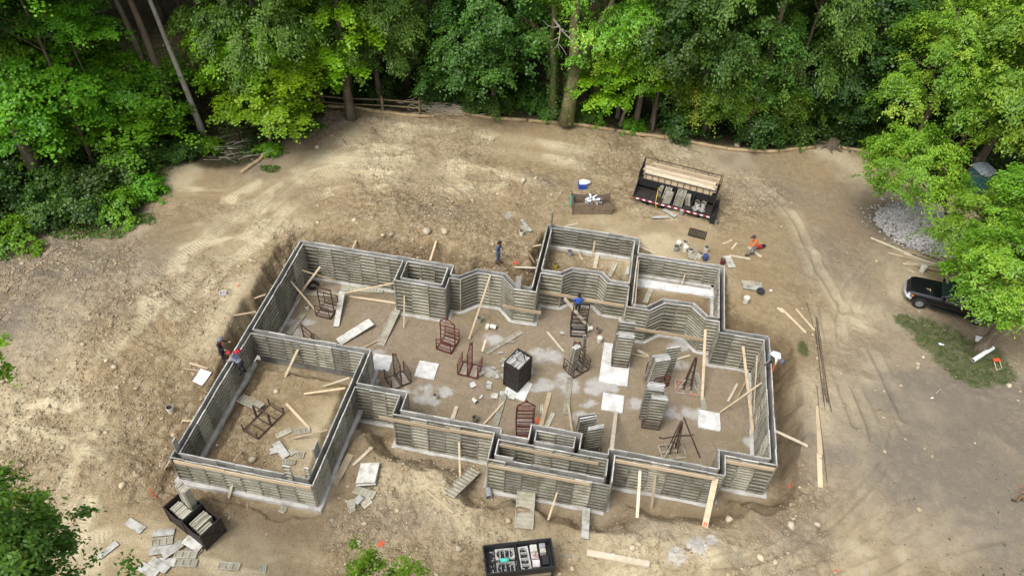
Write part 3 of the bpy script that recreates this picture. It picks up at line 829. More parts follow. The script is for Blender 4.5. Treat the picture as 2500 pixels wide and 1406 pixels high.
FW = {}   # the walls by key -> (centre line pieces, thing)
def fwall(key, label, pts, cat="foundation wall"):
    p = pts[0]
    t = thing("formwork_wall", label, cat, (p[0], p[1], 0.0), 0.0, "foundation wall forms")
    t["kind"] = "thing"
    FW[key] = ([(pts[i], pts[i + 1]) for i in range(len(pts) - 1)], t)
fwall('left', "longest foundation wall form, along the left side of the site where two men work", [(-18.6, 33.5), (-18.6, 17.6)])
fwall('back', "tall foundation wall form at the far left back, behind the room with the crossed timbers", [(-18.6, 33.5), (-9.03, 33.5)])
fwall('mid', "foundation wall form between the gravel room and the dirt filled left front room", [(-18.6, 25.87), (-11.77, 25.87)])
fwall('gfront', "low foundation wall form with a plank along it, front of the dirt filled left room", [(-18.6, 17.6), (-11.77, 17.6)])
fwall('gright', "foundation wall form closing the right side of the dirt filled left front room", [(-11.77, 17.6), (-11.77, 25.87)])
fwall('jog', "short stepped foundation wall form just right of the dirt filled left front room", [(-11.77, 23.55), (-9.03, 23.55), (-9.03, 22.36)])
fwall('fmid', "foundation wall form with a two piece plank, left of the projecting front bay", [(-9.03, 22.36), (-3.77, 22.36)])
fwall('block', "projecting front bay of foundation wall forms with a deep narrow well inside", [(-3.77, 22.36), (-3.77, 20.8), (1.97, 20.8), (1.97, 22.36)])
fwall('brear', "foundation wall form behind the narrow well of the projecting front bay", [(-3.77, 22.02), (1.97, 22.02)])
fwall('box2', "small three sided box of foundation wall forms behind the projecting front bay", [(-2.02, 22.02), (-2.02, 22.96), (0.24, 22.96), (0.24, 22.02)])
fwall('rf', "front foundation wall form with three timber props, right of the projecting bay", [(1.97, 22.36), (7.34, 22.36), (7.34, 23.5)])
fwall('rr', "short front foundation wall form at the right front corner of the house", [(7.34, 23.5), (9.87, 23.5)])
fwall('right', "foundation wall form along the right side, where a man in white leans over", [(9.87, 23.5), (9.87, 31.85)])
fwall('ur', "short foundation wall form facing the camera at the right back corner", [(9.87, 31.85), (7.35, 31.85)])
fwall('b2right', "foundation wall form closing the right side of the room with the white slab strip", [(7.35, 31.85), (7.35, 37.3)])
fwall('b2back', "back foundation wall form of the room with the white slab strip", [(7.35, 37.3), (1.97, 37.3)])
fwall('split', "foundation wall form between the yellow bucket room and the white slab strip room", [(1.97, 32.72), (1.97, 38.75)])
fwall('b1back', "back foundation wall form of the room with the yellow bucket", [(-3.72, 38.75), (1.97, 38.75)])
fwall('b1left', "foundation wall form left of the yellow bucket room, beside a deep trench", [(-3.72, 32.69), (-3.72, 38.75)])
fwall('bay1', "angled bay of foundation wall forms right of the small square box room", BAY1)
fwall('bay2', "angled bay of foundation wall forms in front of the yellow bucket room", BAY2)
fwall('bay3', "angled bay of foundation wall forms in front of the white slab strip room", BAY3)
fwall('box1', "small square box room of foundation wall forms at the back wall", [(-11.87, 33.5), (-11.87, 31.73), (-9.03, 31.73), (-9.03, 32.66)])

def seg_d(p, a, b):
    ax, ay = a; bx, by = b
    ex, ey = bx - ax, by - ay
    t = max(0, min(1, ((p[0] - ax) * ex + (p[1] - ay) * ey) / (ex * ex + ey * ey)))
    return math.hypot(p[0] - ax - t * ex, p[1] - ay - t * ey)
def owner(p, ang):
    best, bk = 1e9, None
    for k, (segs, t) in FW.items():
        for a, b in segs:
            da = math.atan2(b[1] - a[1], b[0] - a[0])
            al = abs(math.sin(da - ang))
            d = seg_d(p, a, b) + 0.9 * al
            if d < best: best, bk = d, k
    return bk
def offset_loop(poly, dist):
    """Polygon moved sideways by dist (positive: to the left of travel)."""
    n = len(poly); out = []
    for i in range(n):
        p0, p1, p2 = Vector(poly[i - 1]), Vector(poly[i]), Vector(poly[(i + 1) % n])
        d1, d2 = (p1 - p0).normalized(), (p2 - p1).normalized()
        n1, n2 = Vector((-d1.y, d1.x)), Vector((-d2.y, d2.x))
        bis = n1 + n2
        k = dist / max(0.25, (1 + n1.dot(n2)) / 2) / 2
        out.append(p1 + bis * k)
    return out
def is_ccw(poly):
    return sum(poly[i][0] * poly[(i + 1) % len(poly)][1] - poly[(i + 1) % len(poly)][0] * poly[i][1] for i in range(len(poly))) > 0
GAP = 0.122
rp = random.Random(11)
def base_of(loop, p):
    x, y = p
    if loop == 'GARAGE': return 0.93
    if loop in ('BUMP1', 'BUMP2'): return 1.36
    if loop == 'EXT':
        if x < -11.5 and y < 23.6 or (x < -18.0 and y < 25.9): return 0.93
        if y > 34.6 and x > -3.0: return 1.36
        if x > 7.2 and y > 32.2: return 1.36
    return 0.0
def run_loop(loop, poly, inward):
    """Form panels along every side of a loop; ribs face away from the poured gap."""
    ccw = is_ccw(poly)
    # rooms: panels stand just inside the room; outside face: just outside
    side = (1 if ccw else -1) * (1 if inward else -1)
    off = offset_loop(poly, side * GAP)
    n = len(poly)
    for i in range(n):
        a, b = off[i], off[(i + 1) % n]
        d = b - a
        L = d.length
        if L < 0.12: continue
        d.normalize()
        nrm = Vector((-d.y, d.x)) * side               # away from the gap
        mid = (Vector(poly[i]) + Vector(poly[(i + 1) % n])) / 2
        ang = math.atan2(d.y, d.x)
        k = owner(mid, ang)
        t = FW[k][1]
        cnt = max(1, round(L / 0.914))
        ws = [L / cnt] * cnt
        if cnt > 3 and rp.random() < 0.6:              # a few narrow filler panels, as on site
            ws = [0.914] * (cnt - 1)
            rest = L - 0.914 * (cnt - 1)
            ws.insert(rp.randrange(len(ws) + 1), rest)
            if rest < 0.16 or rest > 1.1: ws = [L / cnt] * cnt
        s = 0.0
        for w in ws:
            c = a + d * (s + w / 2)
            s += w
            z0 = base_of(loop, (c.x, c.y))
            top = TOP
            if k == 'block' and c.y < 21.4 and -2.75 < c.x < 1.72 and abs(d.x) > 0.9: top = TOP - 0.30
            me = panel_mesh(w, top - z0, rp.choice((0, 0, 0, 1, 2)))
            # local +y must point along nrm; local x along +-d
            rz = math.atan2(nrm.y, nrm.x) - math.pi / 2
            o = inst("form_panel", me, t)
            o.location = (c.x + nrm.x * rp.uniform(0, .006) - t.location.x, c.y + nrm.y * rp.uniform(0, .006) - t.location.y, z0 + rp.uniform(-.024, .018))
            o.rotation_euler = (rp.uniform(-.005, .005), 0, rz + rp.uniform(-.006, .006))
        # dark corner post where two runs meet in a room
    for i in range(n):
        p0, p1, p2 = Vector(poly[i - 1]), Vector(poly[i]), Vector(poly[(i + 1) % n])
        d1, d2 = (p1 - p0).normalized(), (p2 - p1).normalized()
        turn = (d1.x * d2.y - d1.y * d2.x) * side
        if abs(turn) < 0.3: continue
        pt = off[i]
        k = owner((p1 + p0) / 2, math.atan2(d1.y, d1.x))
        t = FW[k][1]
        z0 = base_of(loop, (pt.x + (p0.x - p1.x) * .05, pt.y + (p0.y - p1.y) * .05))
        h = TOP - z0 - 0.012
        key = ("post", round(h, 2), turn > 0)
        if key not in PANELS:
            m = MB()
            m.box((0, 0, h / 2), (0.075, 0.075, h))
            m.box((0, 0, h * 0.33), (0.079, 0.079, 0.03)); m.box((0, 0, h * 0.66), (0.079, 0.079, 0.03))
            PANELS[key] = m.mesh("corner_post", M['corner'] if turn > 0 else M['form'])
        bis = (Vector((-d1.y, d1.x)) + Vector((-d2.y, d2.x))).normalized() * side
        o = inst("corner_post", PANELS[key], t, (pt.x + bis.x * 0.045 - t.location.x, pt.y + bis.y * 0.045 - t.location.y, z0), math.atan2(bis.y, bis.x))
for nm, pl in (('MAIN', MAIN), ('GARAGE', GARAGE), ('BUMP1', BUMP1), ('BUMP2', BUMP2), ('BOX1', BOX1), ('BOX2', BOX2), ('BLOCK', BLOCK)):
    run_loop(nm, pl, True)
run_loop('EXT', EXT, False)

# concrete footings under the walls, one strip per straight piece, butted at the corners
def footing(key, a, b, zt, half=0.36, ext_a=0.36, ext_b=0.36, h=0.24):
    t = FW[key][1]
    a, b = Vector(a), Vector(b)
    d = (b - a).normalized()
    a2, b2 = a - d * ext_a, b + d * ext_b
    L = (b2 - a2).length
    n = max(2, int(L / 0.45))
    m = MB()
    r = random.Random(int(a.x * 100 + b.y * 10))
    nr = Vector((-d.y, d.x))
    zt = zt + r.uniform(-.006, .006)
    cols = []
    for i in range(n + 1):
        c = a2 + (b2 - a2) * (i / n)
        l, rr = half + r.uniform(-.035, .035), half + r.uniform(-.035, .035)
        col = []
        for s, z in ((-rr, zt - h), (-rr, zt - 0.02), (-rr + .02, zt), (l - .02, zt), (l, zt - 0.02), (l, zt - h)):
            q = c + nr * s
            m.v.append((q.x - t.location.x, q.y - t.location.y, z)); col.append(len(m.v) - 1)
        cols.append(col)
    for i in range(n):
        for k in range(5): m.face((cols[i][k], cols[i + 1][k], cols[i + 1][k + 1], cols[i][k + 1]))
    m.face(cols[0]); m.face(cols[-1][::-1])
    m.build("footing", M['concrete'], t)
for key, (segs, t) in FW.items():
    zt = {'left': 0.0, 'gfront': 0.86, 'gright': 0.86, 'b1back': 1.31, 'b2back': 1.31, 'b2right': 1.31}.get(key, 0.03)
    for k, (a, b) in enumerate(segs):
        ea = eb = 0.36
        if key == 'left':
            footing(key, (-18.6, 25.6), (-18.6, 17.6), 0.865, 0.37, -0.37, 0.36)
            footing(key, (-18.6, 33.5), (-18.6, 25.9), 0.032, 0.36, 0.36, 0.0)
            continue
        if len(segs) > 1:
            ea = 0.36 if k == 0 else 0.12
            eb = 0.36 if k == len(segs) - 1 else 0.12
        if key == 'b2right':
            a, ea, eb = (7.35, 32.95), 0.0, 0.36
        zz = zt + 0.004 * (k % 3)
        footing(key, a, b, zz, 0.37, ea, eb)
# taller form pieces that stick up at the corners of the left front room and behind the yellow bucket room
def stick_up(px, py, w, h, rz, label, z=TOP - 0.9):
    p = site(px, py, TOP)
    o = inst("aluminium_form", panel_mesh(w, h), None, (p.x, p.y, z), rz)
    tag(o, label, "form panel", "loose form panels")
    return o
stick_up(435, 1095, 0.30, 1.65, math.radians(88), "narrow form panel standing up above the left end of the low front wall")
stick_up(706, 1160, 0.38, 1.75, math.radians(180), "form panel standing up beside the notch of the low front wall")
stick_up(776, 1108, 0.55, 1.65, math.radians(92), "tilted form panel standing above the right wall of the dirt filled room")
stick_up(753, 1158, 0.22, 1.5, math.radians(180), "thin form strip standing inside the right front corner of the dirt filled room")
stick_up(1347, 553, 0.36, 2.2, math.radians(88), "tall narrow form panel standing up at the back corner left of the yellow bucket room")
stick_up(1265, 703, 0.32, 1.8, math.radians(0), "short form panel standing up in the notch of the angled bay beside the deep trench")

# ================================================================== TREES
def leaf_mat(name, lo, hi, trans=0.45, tip=None):
    m = bpy.data.materials.new(name); m.use_nodes = True
    nt = m.node_tree
    for n in list(nt.nodes): nt.nodes.remove(n)
    o = N(nt, "ShaderNodeOutputMaterial")
    at = N(nt, "ShaderNodeAttribute", attribute_name="tint")
    oi = N(nt, "ShaderNodeObjectInfo")
    c = mixc(nt, lo, hi, at.outputs["Fac"])
    if tip: c = mixc(nt, c, tip, ramp(nt, at.outputs["Fac"], 0.80, 0.97))
    hs = N(nt, "ShaderNodeHueSaturation")
    nt.links.new(c, hs.inputs["Color"])
    v = math_n(nt, 'ADD', math_n(nt, 'MULTIPLY', oi.outputs["Random"], 0.30), 0.85)
    nt.links.new(v, hs.inputs["Value"])
    h = math_n(nt, 'ADD', math_n(nt, 'MULTIPLY', oi.outputs["Random"], 0.024), 0.488)
    nt.links.new(h, hs.inputs["Hue"])
    d = N(nt, "ShaderNodeBsdfDiffuse"); t = N(nt, "ShaderNodeBsdfTranslucent"); g = N(nt, "ShaderNodeBsdfGlossy")
    g.inputs["Roughness"].default_value = 0.45
    for s in (d, t): nt.links.new(hs.outputs[0], s.inputs[0])
    mx = N(nt, "ShaderNodeMixShader"); mx.inputs[0].default_value = trans
    nt.links.new(d.outputs[0], mx.inputs[1]); nt.links.new(t.outputs[0], mx.inputs[2])
    m2 = N(nt, "ShaderNodeMixShader"); m2.inputs[0].default_value = 0.03
    nt.links.new(mx.outputs[0], m2.inputs[1]); nt.links.new(g.outputs[0], m2.inputs[2])
    nt.links.new(m2.outputs[0], o.inputs[0])
    return m
LM = {
    'maple': leaf_mat("maple_leaves", (0.106, 0.250, 0.007), (0.294, 0.537, 0.015), 0.30),
    'left': leaf_mat("young_maple_leaves", (0.062, 0.188, 0.010), (0.219, 0.463, 0.018), 0.30),
    'ash': leaf_mat("ash_leaves", (0.112, 0.244, 0.015), (0.250, 0.470, 0.030), 0.30, (0.370, 0.520, 0.045)),
    'walnut': leaf_mat("walnut_leaves", (0.068, 0.158, 0.022), (0.165, 0.310, 0.040), 0.30),
    'green': leaf_mat("mid_green_leaves", (0.046, 0.112, 0.016), (0.110, 0.220, 0.026), 0.38),
    'locust': leaf_mat("locust_leaves", (0.077, 0.163, 0.015), (0.200, 0.325, 0.025), 0.30, (0.325, 0.388, 0.037)),
    'deep': leaf_mat("deep_green_leaves", (0.030, 0.076, 0.012), (0.068, 0.145, 0.018), 0.35),
    'oak': leaf_mat("oak_leaves", (0.056, 0.150, 0.013), (0.165, 0.340, 0.020), 0.35, (0.312, 0.450, 0.037)),
    'yew': leaf_mat("fine_bright_leaves", (0.090, 0.220, 0.015), (0.225, 0.440, 0.030), 0.30),
}
def leaves(centres, normals, size, rng, shape='diamond', long_dir=None):
    """Leaf blades: one four-cornered face each, long axis at random in the leaf's plane (or along long_dir)."""
    n = len(centres)
    nrm = normals / np.maximum(np.linalg.norm(normals, axis=1, keepdims=True), 1e-6)
    r = long_dir if long_dir is not None else rng.randn(n, 3)
    u = r - nrm * (r * nrm).sum(1, keepdims=True)
    u /= np.maximum(np.linalg.norm(u, axis=1, keepdims=True), 1e-6)
    v = np.cross(nrm, u)
    asp = {'diamond': 0.42, 'long': 0.24, 'fine': 0.30, 'broad': 0.52}[shape]
    L = size[:, None]
    p0 = centres - u * L * 0.5
    p1 = centres + v * L * asp + u * L * 0.05 + nrm * L * 0.10
    p2 = centres + u * L * 0.5 - nrm * L * 0.10
    p3 = centres - v * L * asp + u * L * 0.05 + nrm * L * 0.10
    V = np.stack([p0, p1, p2, p3], 1).reshape(-1, 3)
    F = np.arange(n * 4).reshape(n, 4)
    return V, F
def crown_mesh(name, seed, R, Hh, n_boughs, per, leaf, mat, shape='diamond', bough_r=(0.8, 1.5), flat=0.30, droop=0.30, shell=0.45, low=-0.75, streak=0.0, sag=0.0, spikes=0.0):
    """Crown of layered boughs spread over an uneven egg; bough centres are returned for the limbs."""
    rng = np.random.RandomState(seed)
    C = []
    lob = rng.randn(5, 3); lob /= np.linalg.norm(lob, axis=1, keepdims=True)
    lw = rng.uniform(-0.28, 0.30, 5)
    while len(C) < n_boughs:
        d = rng.randn(3); d /= np.linalg.norm(d)
        if d[2] < low: continue
        k = shell + (1 - shell) * rng.rand() ** 0.6
        k *= 1 + sum(w * max(0, float(d @ l)) ** 2 for w, l in zip(lw, lob))
        p = d * k * np.array([R, R, Hh])
        if p[2] < 0: p[:2] *= 1 - 0.18 * abs(d[2])
        C.append(p)
    C = np.array(C)
    V, F, T = [], [], []
    off = 0
    for c in C:
        br = rng.uniform(*bough_r)
        out = np.array([c[0], c[1], 0.0]); od = np.linalg.norm(out); out = out / max(od, 1e-3)
        n = int(1.3 * per * rng.uniform(0.6, 1.35) * (br / np.mean(bough_r)) ** 1.6)
        # a bough is several sprays
        ns = rng.randint(4, 8)
        sp = rng.randn(ns, 3) * np.array([br * 0.52, br * 0.52, br * flat * 0.8])
        pick = rng.randint(0, ns, n)
        q = rng.randn(n, 3) * np.array([br * 0.24, br * 0.24, br * flat * 0.36]) + sp[pick]
        if spikes:
            q += rng.rand(n, 1) * out[None] * spikes
        rr = np.hypot(q[:, 0], q[:, 1])
        q[:, 2] -= droop * rr * rr / br
        q += (rr[:, None] * 0.12) * out
        q[:, 2] -= sag * rng.rand(n) ** 1.5
        P = c + q
        nr = np.array([0, 0, 1.0]) * 1.0 + out * 0.35 + rng.randn(n, 3) * 0.36
        nr[:, 0] += 0.25 * q[:, 0] / br; nr[:, 1] += 0.25 * q[:, 1] / br
        ld = None
        if streak: ld = rng.randn(n, 3) * 0.6 + out * 0.8 + np.array([0, 0, -streak])
        sz = leaf * 0.86 * rng.uniform(0.6, 1.35, n)
        v, f = leaves(P, nr, sz, rng, shape, ld)
        V.append(v); F.append(f + off); off += len(v)
        tb = rng.uniform(0.05, 0.95)
        T.append(np.repeat(np.clip(tb + rng.randn(n) * 0.16, 0, 1), 4))
    V, F, T = np.concatenate(V), np.concatenate(F), np.concatenate(T)
    me = bpy.data.meshes.new(name)
    me.vertices.add(len(V)); me.vertices.foreach_set("co", V.astype(np.float32).ravel())
    me.loops.add(F.size); me.loops.foreach_set("vertex_index", F.astype(np.int32).ravel())
    me.polygons.add(len(F)); me.polygons.foreach_set("loop_start", np.arange(0, F.size, 4, dtype=np.int32))
    a = me.attributes.new("tint", 'FLOAT', 'POINT'); a.data.foreach_set("value", T.astype(np.float32))
    me.update(); me.materials.append(mat)
    return me, C
def trunk_mesh(name, seed, zc, C, r0, mat, lean=(0, 0), limbs=14, bare=False, top=None):
    """Tapered trunk from the ground up into the crown at height zc, with limbs out to some of the boughs."""
    rng = random.Random(seed)
    m = MB()
    top = top or zc + 1.5
    P, R_ = [], []
    n = 9
    ph = rng.uniform(0, 6)
    for i in range(n + 1):
        t = i / n
        P.append((lean[0] * t * t + 0.18 * math.sin(ph + t * 5), lean[1] * t * t + 0.18 * math.cos(ph * 1.3 + t * 4), -0.5 + (top + 0.5) * t))
        R_.append(r0 * (1.0 - 0.72 * t) * (1.45 if i == 0 else 1.12 if i == 1 else 1.0))
    m.tube(P, R_, 9)
    Pv = [Vector(p) for p in P]
    idx = list(range(len(C))); rng.shuffle(idx)
    for k in idx[:limbs]:
        e = Vector((C[k][0] + lean[0] * 0.6, C[k][1] + lean[1] * 0.6, zc + C[k][2]))
        j = min(n - 1, max(2, int(n * min(0.95, max(0.25, (e.z - 0.45 * math.hypot(e.x, e.y)) / top)))))
        s = Pv[j]
        mid = s.lerp(e, 0.5) + Vector((rng.uniform(-.3, .3), rng.uniform(-.3, .3), rng.uniform(0.1, .6)))
        rr = max(0.025, R_[j] * 0.42)
        m.tube([s, s.lerp(mid, 0.5) + Vector((0, 0, .1)), mid, e], [rr, rr * 0.75, rr * 0.5, rr * 0.15], 5, cap=False)
        for _ in range(2):
            e2 = e + Vector((rng.uniform(-1, 1), rng.uniform(-1, 1), rng.uniform(-.5, .5)))
            m.tube([mid, mid.lerp(e2, .5) + Vector((0, 0, .15)), e2], [rr * .35, rr * .22, rr * .08], 4, cap=False)
    return m.mesh(name, mat, True)
SPEC = {}
def species(key, seed, R, Hh, zc, nb, per, leaf, lm, r0, bark='bark', limbs=14, **kw):
    cm_, C = crown_mesh("crown", seed, R, Hh, nb, per, leaf, LM[lm], **kw)
    tm = trunk_mesh("trunk", seed + 5, zc, C, r0, M[bark], limbs=limbs)
    SPEC[key] = (cm_, tm, zc)
species('maple1', 101, 4.6, 5.2, 8.2, 72, 330, 0.235, 'maple', 0.30, shape='broad', bough_r=(0.8, 1.5), flat=0.34, droop=0.34)
species('maple2', 102, 4.2, 4.6, 7.0, 64, 310, 0.225, 'maple', 0.24, shape='broad', bough_r=(0.7, 1.4), flat=0.30, droop=0.34)
species('layer1', 111, 4.8, 3.6, 7.0, 62, 240, 0.225, 'left', 0.22, shape='broad', bough_r=(0.9, 1.7), flat=0.17, droop=0.20, shell=0.25)
species('layer2', 112, 3.8, 2.8, 5.2, 44, 230, 0.215, 'left', 0.14, shape='broad', bough_r=(0.8, 1.5), flat=0.16, droop=0.18, shell=0.2)
species('walnut1', 121, 4.8, 5.6, 9.0, 70, 360, 0.27, 'walnut', 0.30, shape='long', bough_r=(0.8, 1.4), flat=0.42, droop=0.40, streak=0.7)
species('ash1', 131, 5.2, 5.8, 10.0, 80, 350, 0.27, 'ash', 0.34, shape='long', bough_r=(0.8, 1.5), flat=0.38, droop=0.36, streak=0.4)
species('ash2', 132, 3.6, 3.9, 6.5, 66, 330, 0.21, 'ash', 0.22, shape='long', bough_r=(0.55, 1.05), flat=0.36, droop=0.36, streak=0.4)
species('green1', 141, 4.6, 5.4, 8.6, 68, 320, 0.25, 'green', 0.28, shape='diamond', bough_r=(0.8, 1.5), flat=0.36, droop=0.36, streak=0.4)
species('locust1', 151, 3.6, 4.6, 7.0, 84, 290, 0.20, 'locust', 0.22, shape='fine', bough_r=(0.6, 1.2), flat=0.5, droop=0.55, streak=0.9, sag=0.9)
species('deep1', 161, 4.8, 5.6, 8.8, 62, 300, 0.27, 'deep', 0.30, shape='diamond', bough_r=(0.9, 1.6), flat=0.32, droop=0.32)
species('sapling', 171, 1.7, 2.2, 3.2, 28, 165, 0.20, 'green', 0.07, limbs=8, shape='diamond', bough_r=(0.45, 0.8), flat=0.35, droop=0.35)
def bush_spec(key, seed, R, Hh, nb, per, leaf, lm, **kw):
    cm_, C = crown_mesh("leaves", seed, R, Hh, nb, per, leaf, LM[lm], low=-0.25, **kw)
    m = MB(); r = random.Random(seed)
    for k in range(0, len(C), 2):
        e = Vector(C[k]) + Vector((0, 0, Hh * 0.55))
        m.tube([(r.uniform(-.2, .2), r.uniform(-.2, .2), -0.2), e * 0.5 + Vector((0, 0, .2)), e], [0.03, 0.02, 0.008], 4, cap=False)
    SPEC[key] = (cm_, m.mesh("stems", M['bark'], True), Hh * 0.55)
bush_spec('bush1', 181, 1.7, 1.4, 34, 150, 0.19, 'deep', shape='diamond', bough_r=(0.45, 0.85), flat=0.4, droop=0.3)
bush_spec('bush2', 182, 1.5, 1.2, 30, 150, 0.18, 'green', shape='diamond', bough_r=(0.4, 0.8), flat=0.4, droop=0.3)
bush_spec('bush3', 183, 1.3, 0.9, 24, 140, 0.17, 'left', shape='broad', bough_r=(0.4, 0.75), flat=0.35, droop=0.3)

rt = random.Random(23)
def tree(kind, x, y, label, s=1.0, sz=None, rz=None, name="tree", cat="tree", group="trees of the surrounding wood", lift=None, bark=None, zoff=0.0):
    cm_, tm, zc = SPEC[kind]
    z = gz(x, y)
    t = thing(name, label, cat, (x, y, z - 0.05), rt.uniform(0, 6.28) if rz is None else rz, group)
    sz = sz or s
    tr = inst("trunk" if name == "tree" else "stems", tm, t)
    tr.scale = (s, s, sz)
    cr = inst("crown" if name == "tree" else "leaves", cm_, t, (0, 0, zc * sz + zoff))
    cr.scale = (s, s, sz)
    if bark:
        tr.material_slots[0].link = 'OBJECT'; tr.material_slots[0].material = bark
    return t
def tree_px(kind, px, py, zc_at, label, **kw):
    """Tree whose crown centre is seen at (px, py) and stands zc_at metres above the datum."""
    s = kw.pop('s', 1.0)
    free = kw.pop('free', False)
    p = site(px, py, zc_at)
    while not free and zc_at > 3.0 and float(poly_dist(np.array([p.x]), np.array([p.y]), CLEARING)[0]) < 1.2:
        zc_at -= 0.25                                  # farther along the sight line, until it roots in the wood
        p = site(px, py, zc_at)
    z = gz(p.x, p.y)
    zc = SPEC[kind][2]
    kw.setdefault('sz', max(0.55, (zc_at - z) / zc))
    return tree(kind, p.x, p.y, label, s=s, **kw)

# ------------------------------------------------------------------ the wood round the clearing
# edge trees that can be told apart
tree_px('maple1', 770, 170, 8.3, "bright yellow green maple hanging over the split rail fence", s=1.02)
tree_px('maple2', 650, 205, 6.5, "bright green maple standing above the bent end of the straw sock", s=1.0)
tree_px('maple1', 830, 40, 11.0, "yellow green maple top rising behind the maple over the fence", s=0.95)
tree_px('walnut1', 610, 30, 11.0, "pale grey green tree with drooping leaf sprays left of the bright maples", s=0.95)
tree_px('maple2', 590, 130, 8.0, "yellow green maple between the pale drooping tree and the dark wood", s=.85)
tree_px('walnut1', 905, 30, 12.5, "bluish green tree right behind the bright maples", s=0.85)
tree_px('layer1', 95, 195, 8.3, "layered young maple spreading flat boughs around the thick trunk at the far left", s=1.0)
tree_px('layer1', 240, 190, 7.0, "layered young maple with light green boughs left of the leaning bare trunks", s=0.95)
tree_px('layer2', 330, 285, 4.6, "low layered sapling reaching from the wood towards the clay, left side")
tree_px('layer2', 170, 270, 5.6, "low layered maple with bright flat boughs above the dark bushes")
tree_px('layer1', 20, 50, 11.0, "light green maple top in the upper left corner of the wood", s=0.9)
tree_px('layer2', 10, 270, 6.0, "small layered maple cut by the left side of the picture")
tree_px('green1', 1150, 110, 8.5, "mid green tree with hanging sprays above the heap of branches", s=0.8)
tree_px('green1', 1205, 30, 11.0, "mid green tree left of the vine covered forked tree", s=0.85)
tree_px('sapling', 1120, 205, 3.2, "light sapling behind the straw sock right of the split rail fence", s=1.15, bark=M['bark'])
tree_px('ash1', 1490, -45, 14.0, "yellow green ash crown above the vine covered forked trunk", s=0.95)
tree_px('ash1', 1590, 60, 10.5, "light yellow green ash crown right of the forked tree", s=0.75)
tree_px('maple2', 1530, 170, 6.0, "bright green maple standing at the middle of the straw sock", s=0.88)
tree_px('locust1', 1690, 120, 8.0, "olive green fine leaved tree behind the black trailer", s=1.05)
tree_px('locust1', 1740, 270, 3.6, "yellowish fine leaved tree drooping over the straw sock behind the trailer", s=0.82)
tree_px('locust1', 1905, 220, 4.8, "yellowish fine leaved tree right of the drooping one behind the trailer", s=0.85)
tree_px('walnut1', 1850, 110, 8.5, "large grey green tree with pointed leaves behind the black trailer", s=1.05)
tree_px('walnut1', 1790, 10, 12.5, "grey green tree top above the large tree behind the trailer", s=0.95)
tree_px('green1', 1650, 30, 11.5, "mid green tree between the yellow green ash and the grey green tree", s=0.9)
tree_px('green1', 1620, 200, 5.0, "dark green small tree between the bright maple and the fine leaved tree", s=0.6)
tree_px('walnut1', 2000, 40, 11.5, "grey green tree with ragged right side beside the dark hollow", s=0.8)
tree_px('deep1', 2110, 60, 10.5, "dark green tree with flat boughs above the dark hollow of the wood", s=0.85)
tree_px('deep1', 2090, 200, 7.0, "dark green tree in the shade beside the dark hollow", s=0.6)
tree_px('ash1', 2325, 140, 10.5, "tall light green ash leaning over the gravel heap, upper crown", free=True, s=0.80)
tree_px('ash1', 2540, 120, 12.0, "light green ash crown in the upper right corner", free=True, s=1.0)
tree_px('ash2', 2420, 215, 9.0, 'light green ash crown above the portable toilet', free=True, s=0.88)
tree_px('ash2', 2545, 510, 8.0, "light green ash over the lumber pile at the right side", free=True, s=0.95)
tree_px('ash2', 2570, 290, 9.5, 'light green ash behind the portable toilet at the right side', free=True, s=1.0)

# the ash beside the pick-up: its leaning trunk stands in the grass
p = on_ground(2402, 862)
t = thing("tree", "large ash with a thick leaning trunk standing in the grass beside the pickup", "tree", p, 0.0, "trees of the surrounding wood")
cmx, Cx = crown_mesh("crown", 231, 2.6, 3.0, 58, 330, 0.20, LM['ash'], shape='long', bough_r=(0.55, 1.0), flat=0.36, droop=0.36, streak=0.4)
pc = site(2488, 662, 8.0) - p
tm = trunk_mesh("trunk", 77, 7.2, Cx, 0.36, M['bark'], lean=(pc.x, pc.y), limbs=16, top=7.8)
inst("trunk", tm, t)
inst("crown", cmx, t, pc)

# the vine covered forked tree
def px_tube(m, pts, radii, y, n=8):
    m.tube([site_y(a, b, yy) for (a, b), yy in zip(pts, y)], radii, n)
g = on_ground(1385, 292)
t = thing("tree", "old vine covered tree forking into several trunks behind the straw sock", "tree", g, 0, "trees of the surrounding wood")
m = MB()
Yb = g.y - 1.2
px_tube(m, [(1382, 300), (1392, 240), (1402, 180), (1403, 120), (1402, 60), (1410, 5), (1415, -60)], [.62, .52, .46, .38, .33, .26, .18], [Yb] * 7, 10)
px_tube(m, [(1403, 180), (1425, 140), (1440, 100), (1462, 62), (1490, 20), (1510, -40)], [.38, .35, .31, .26, .2, .12], [Yb, Yb + .1, Yb + .6, Yb + .9, Yb + 1.2, Yb + 1.4], 9)
px_tube(m, [(1352, 285), (1350, 220), (1352, 150), (1346, 100), (1322, 80), (1295, 55), (1262, 40)], [.30, .27, .24, .22, .2, .16, .10], [Yb + .6] * 7, 9)
px_tube(m, [(1346, 100), (1352, 50), (1350, 0), (1345, -50)], [.18, .15, .12, .08], [Yb + .6] * 4, 7)
for v in range(len(m.v)): m.v[v] = tuple(Vector(m.v[v]) - g)
m.build("trunk", M['bark_moss'], t, True)
rng = np.random.RandomState(41)
Pv, Nv = [], []
for a0, b0, a1, b1, rr in ((1385, 295, 1403, 130, .42), (1352, 285, 1348, 110, .33), (1403, 180, 1440, 100, .3)):
    n = 750
    tt = rng.rand(n)
    A, B = np.array(site_y(a0, b0, Yb)), np.array(site_y(a1, b1, Yb))
    an = rng.rand(n) * 6.28
    off = np.stack([np.cos(an), np.sin(an), np.zeros(n)], 1)
    Pv.append(A + (B - A) * tt[:, None] + off * (rr + 0.2 * rng.rand(n, 1)) + rng.randn(n, 3) * .05 - np.array(g)); Nv.append(off + np.array([0, 0, .6]) + rng.randn(n, 3) * .4)
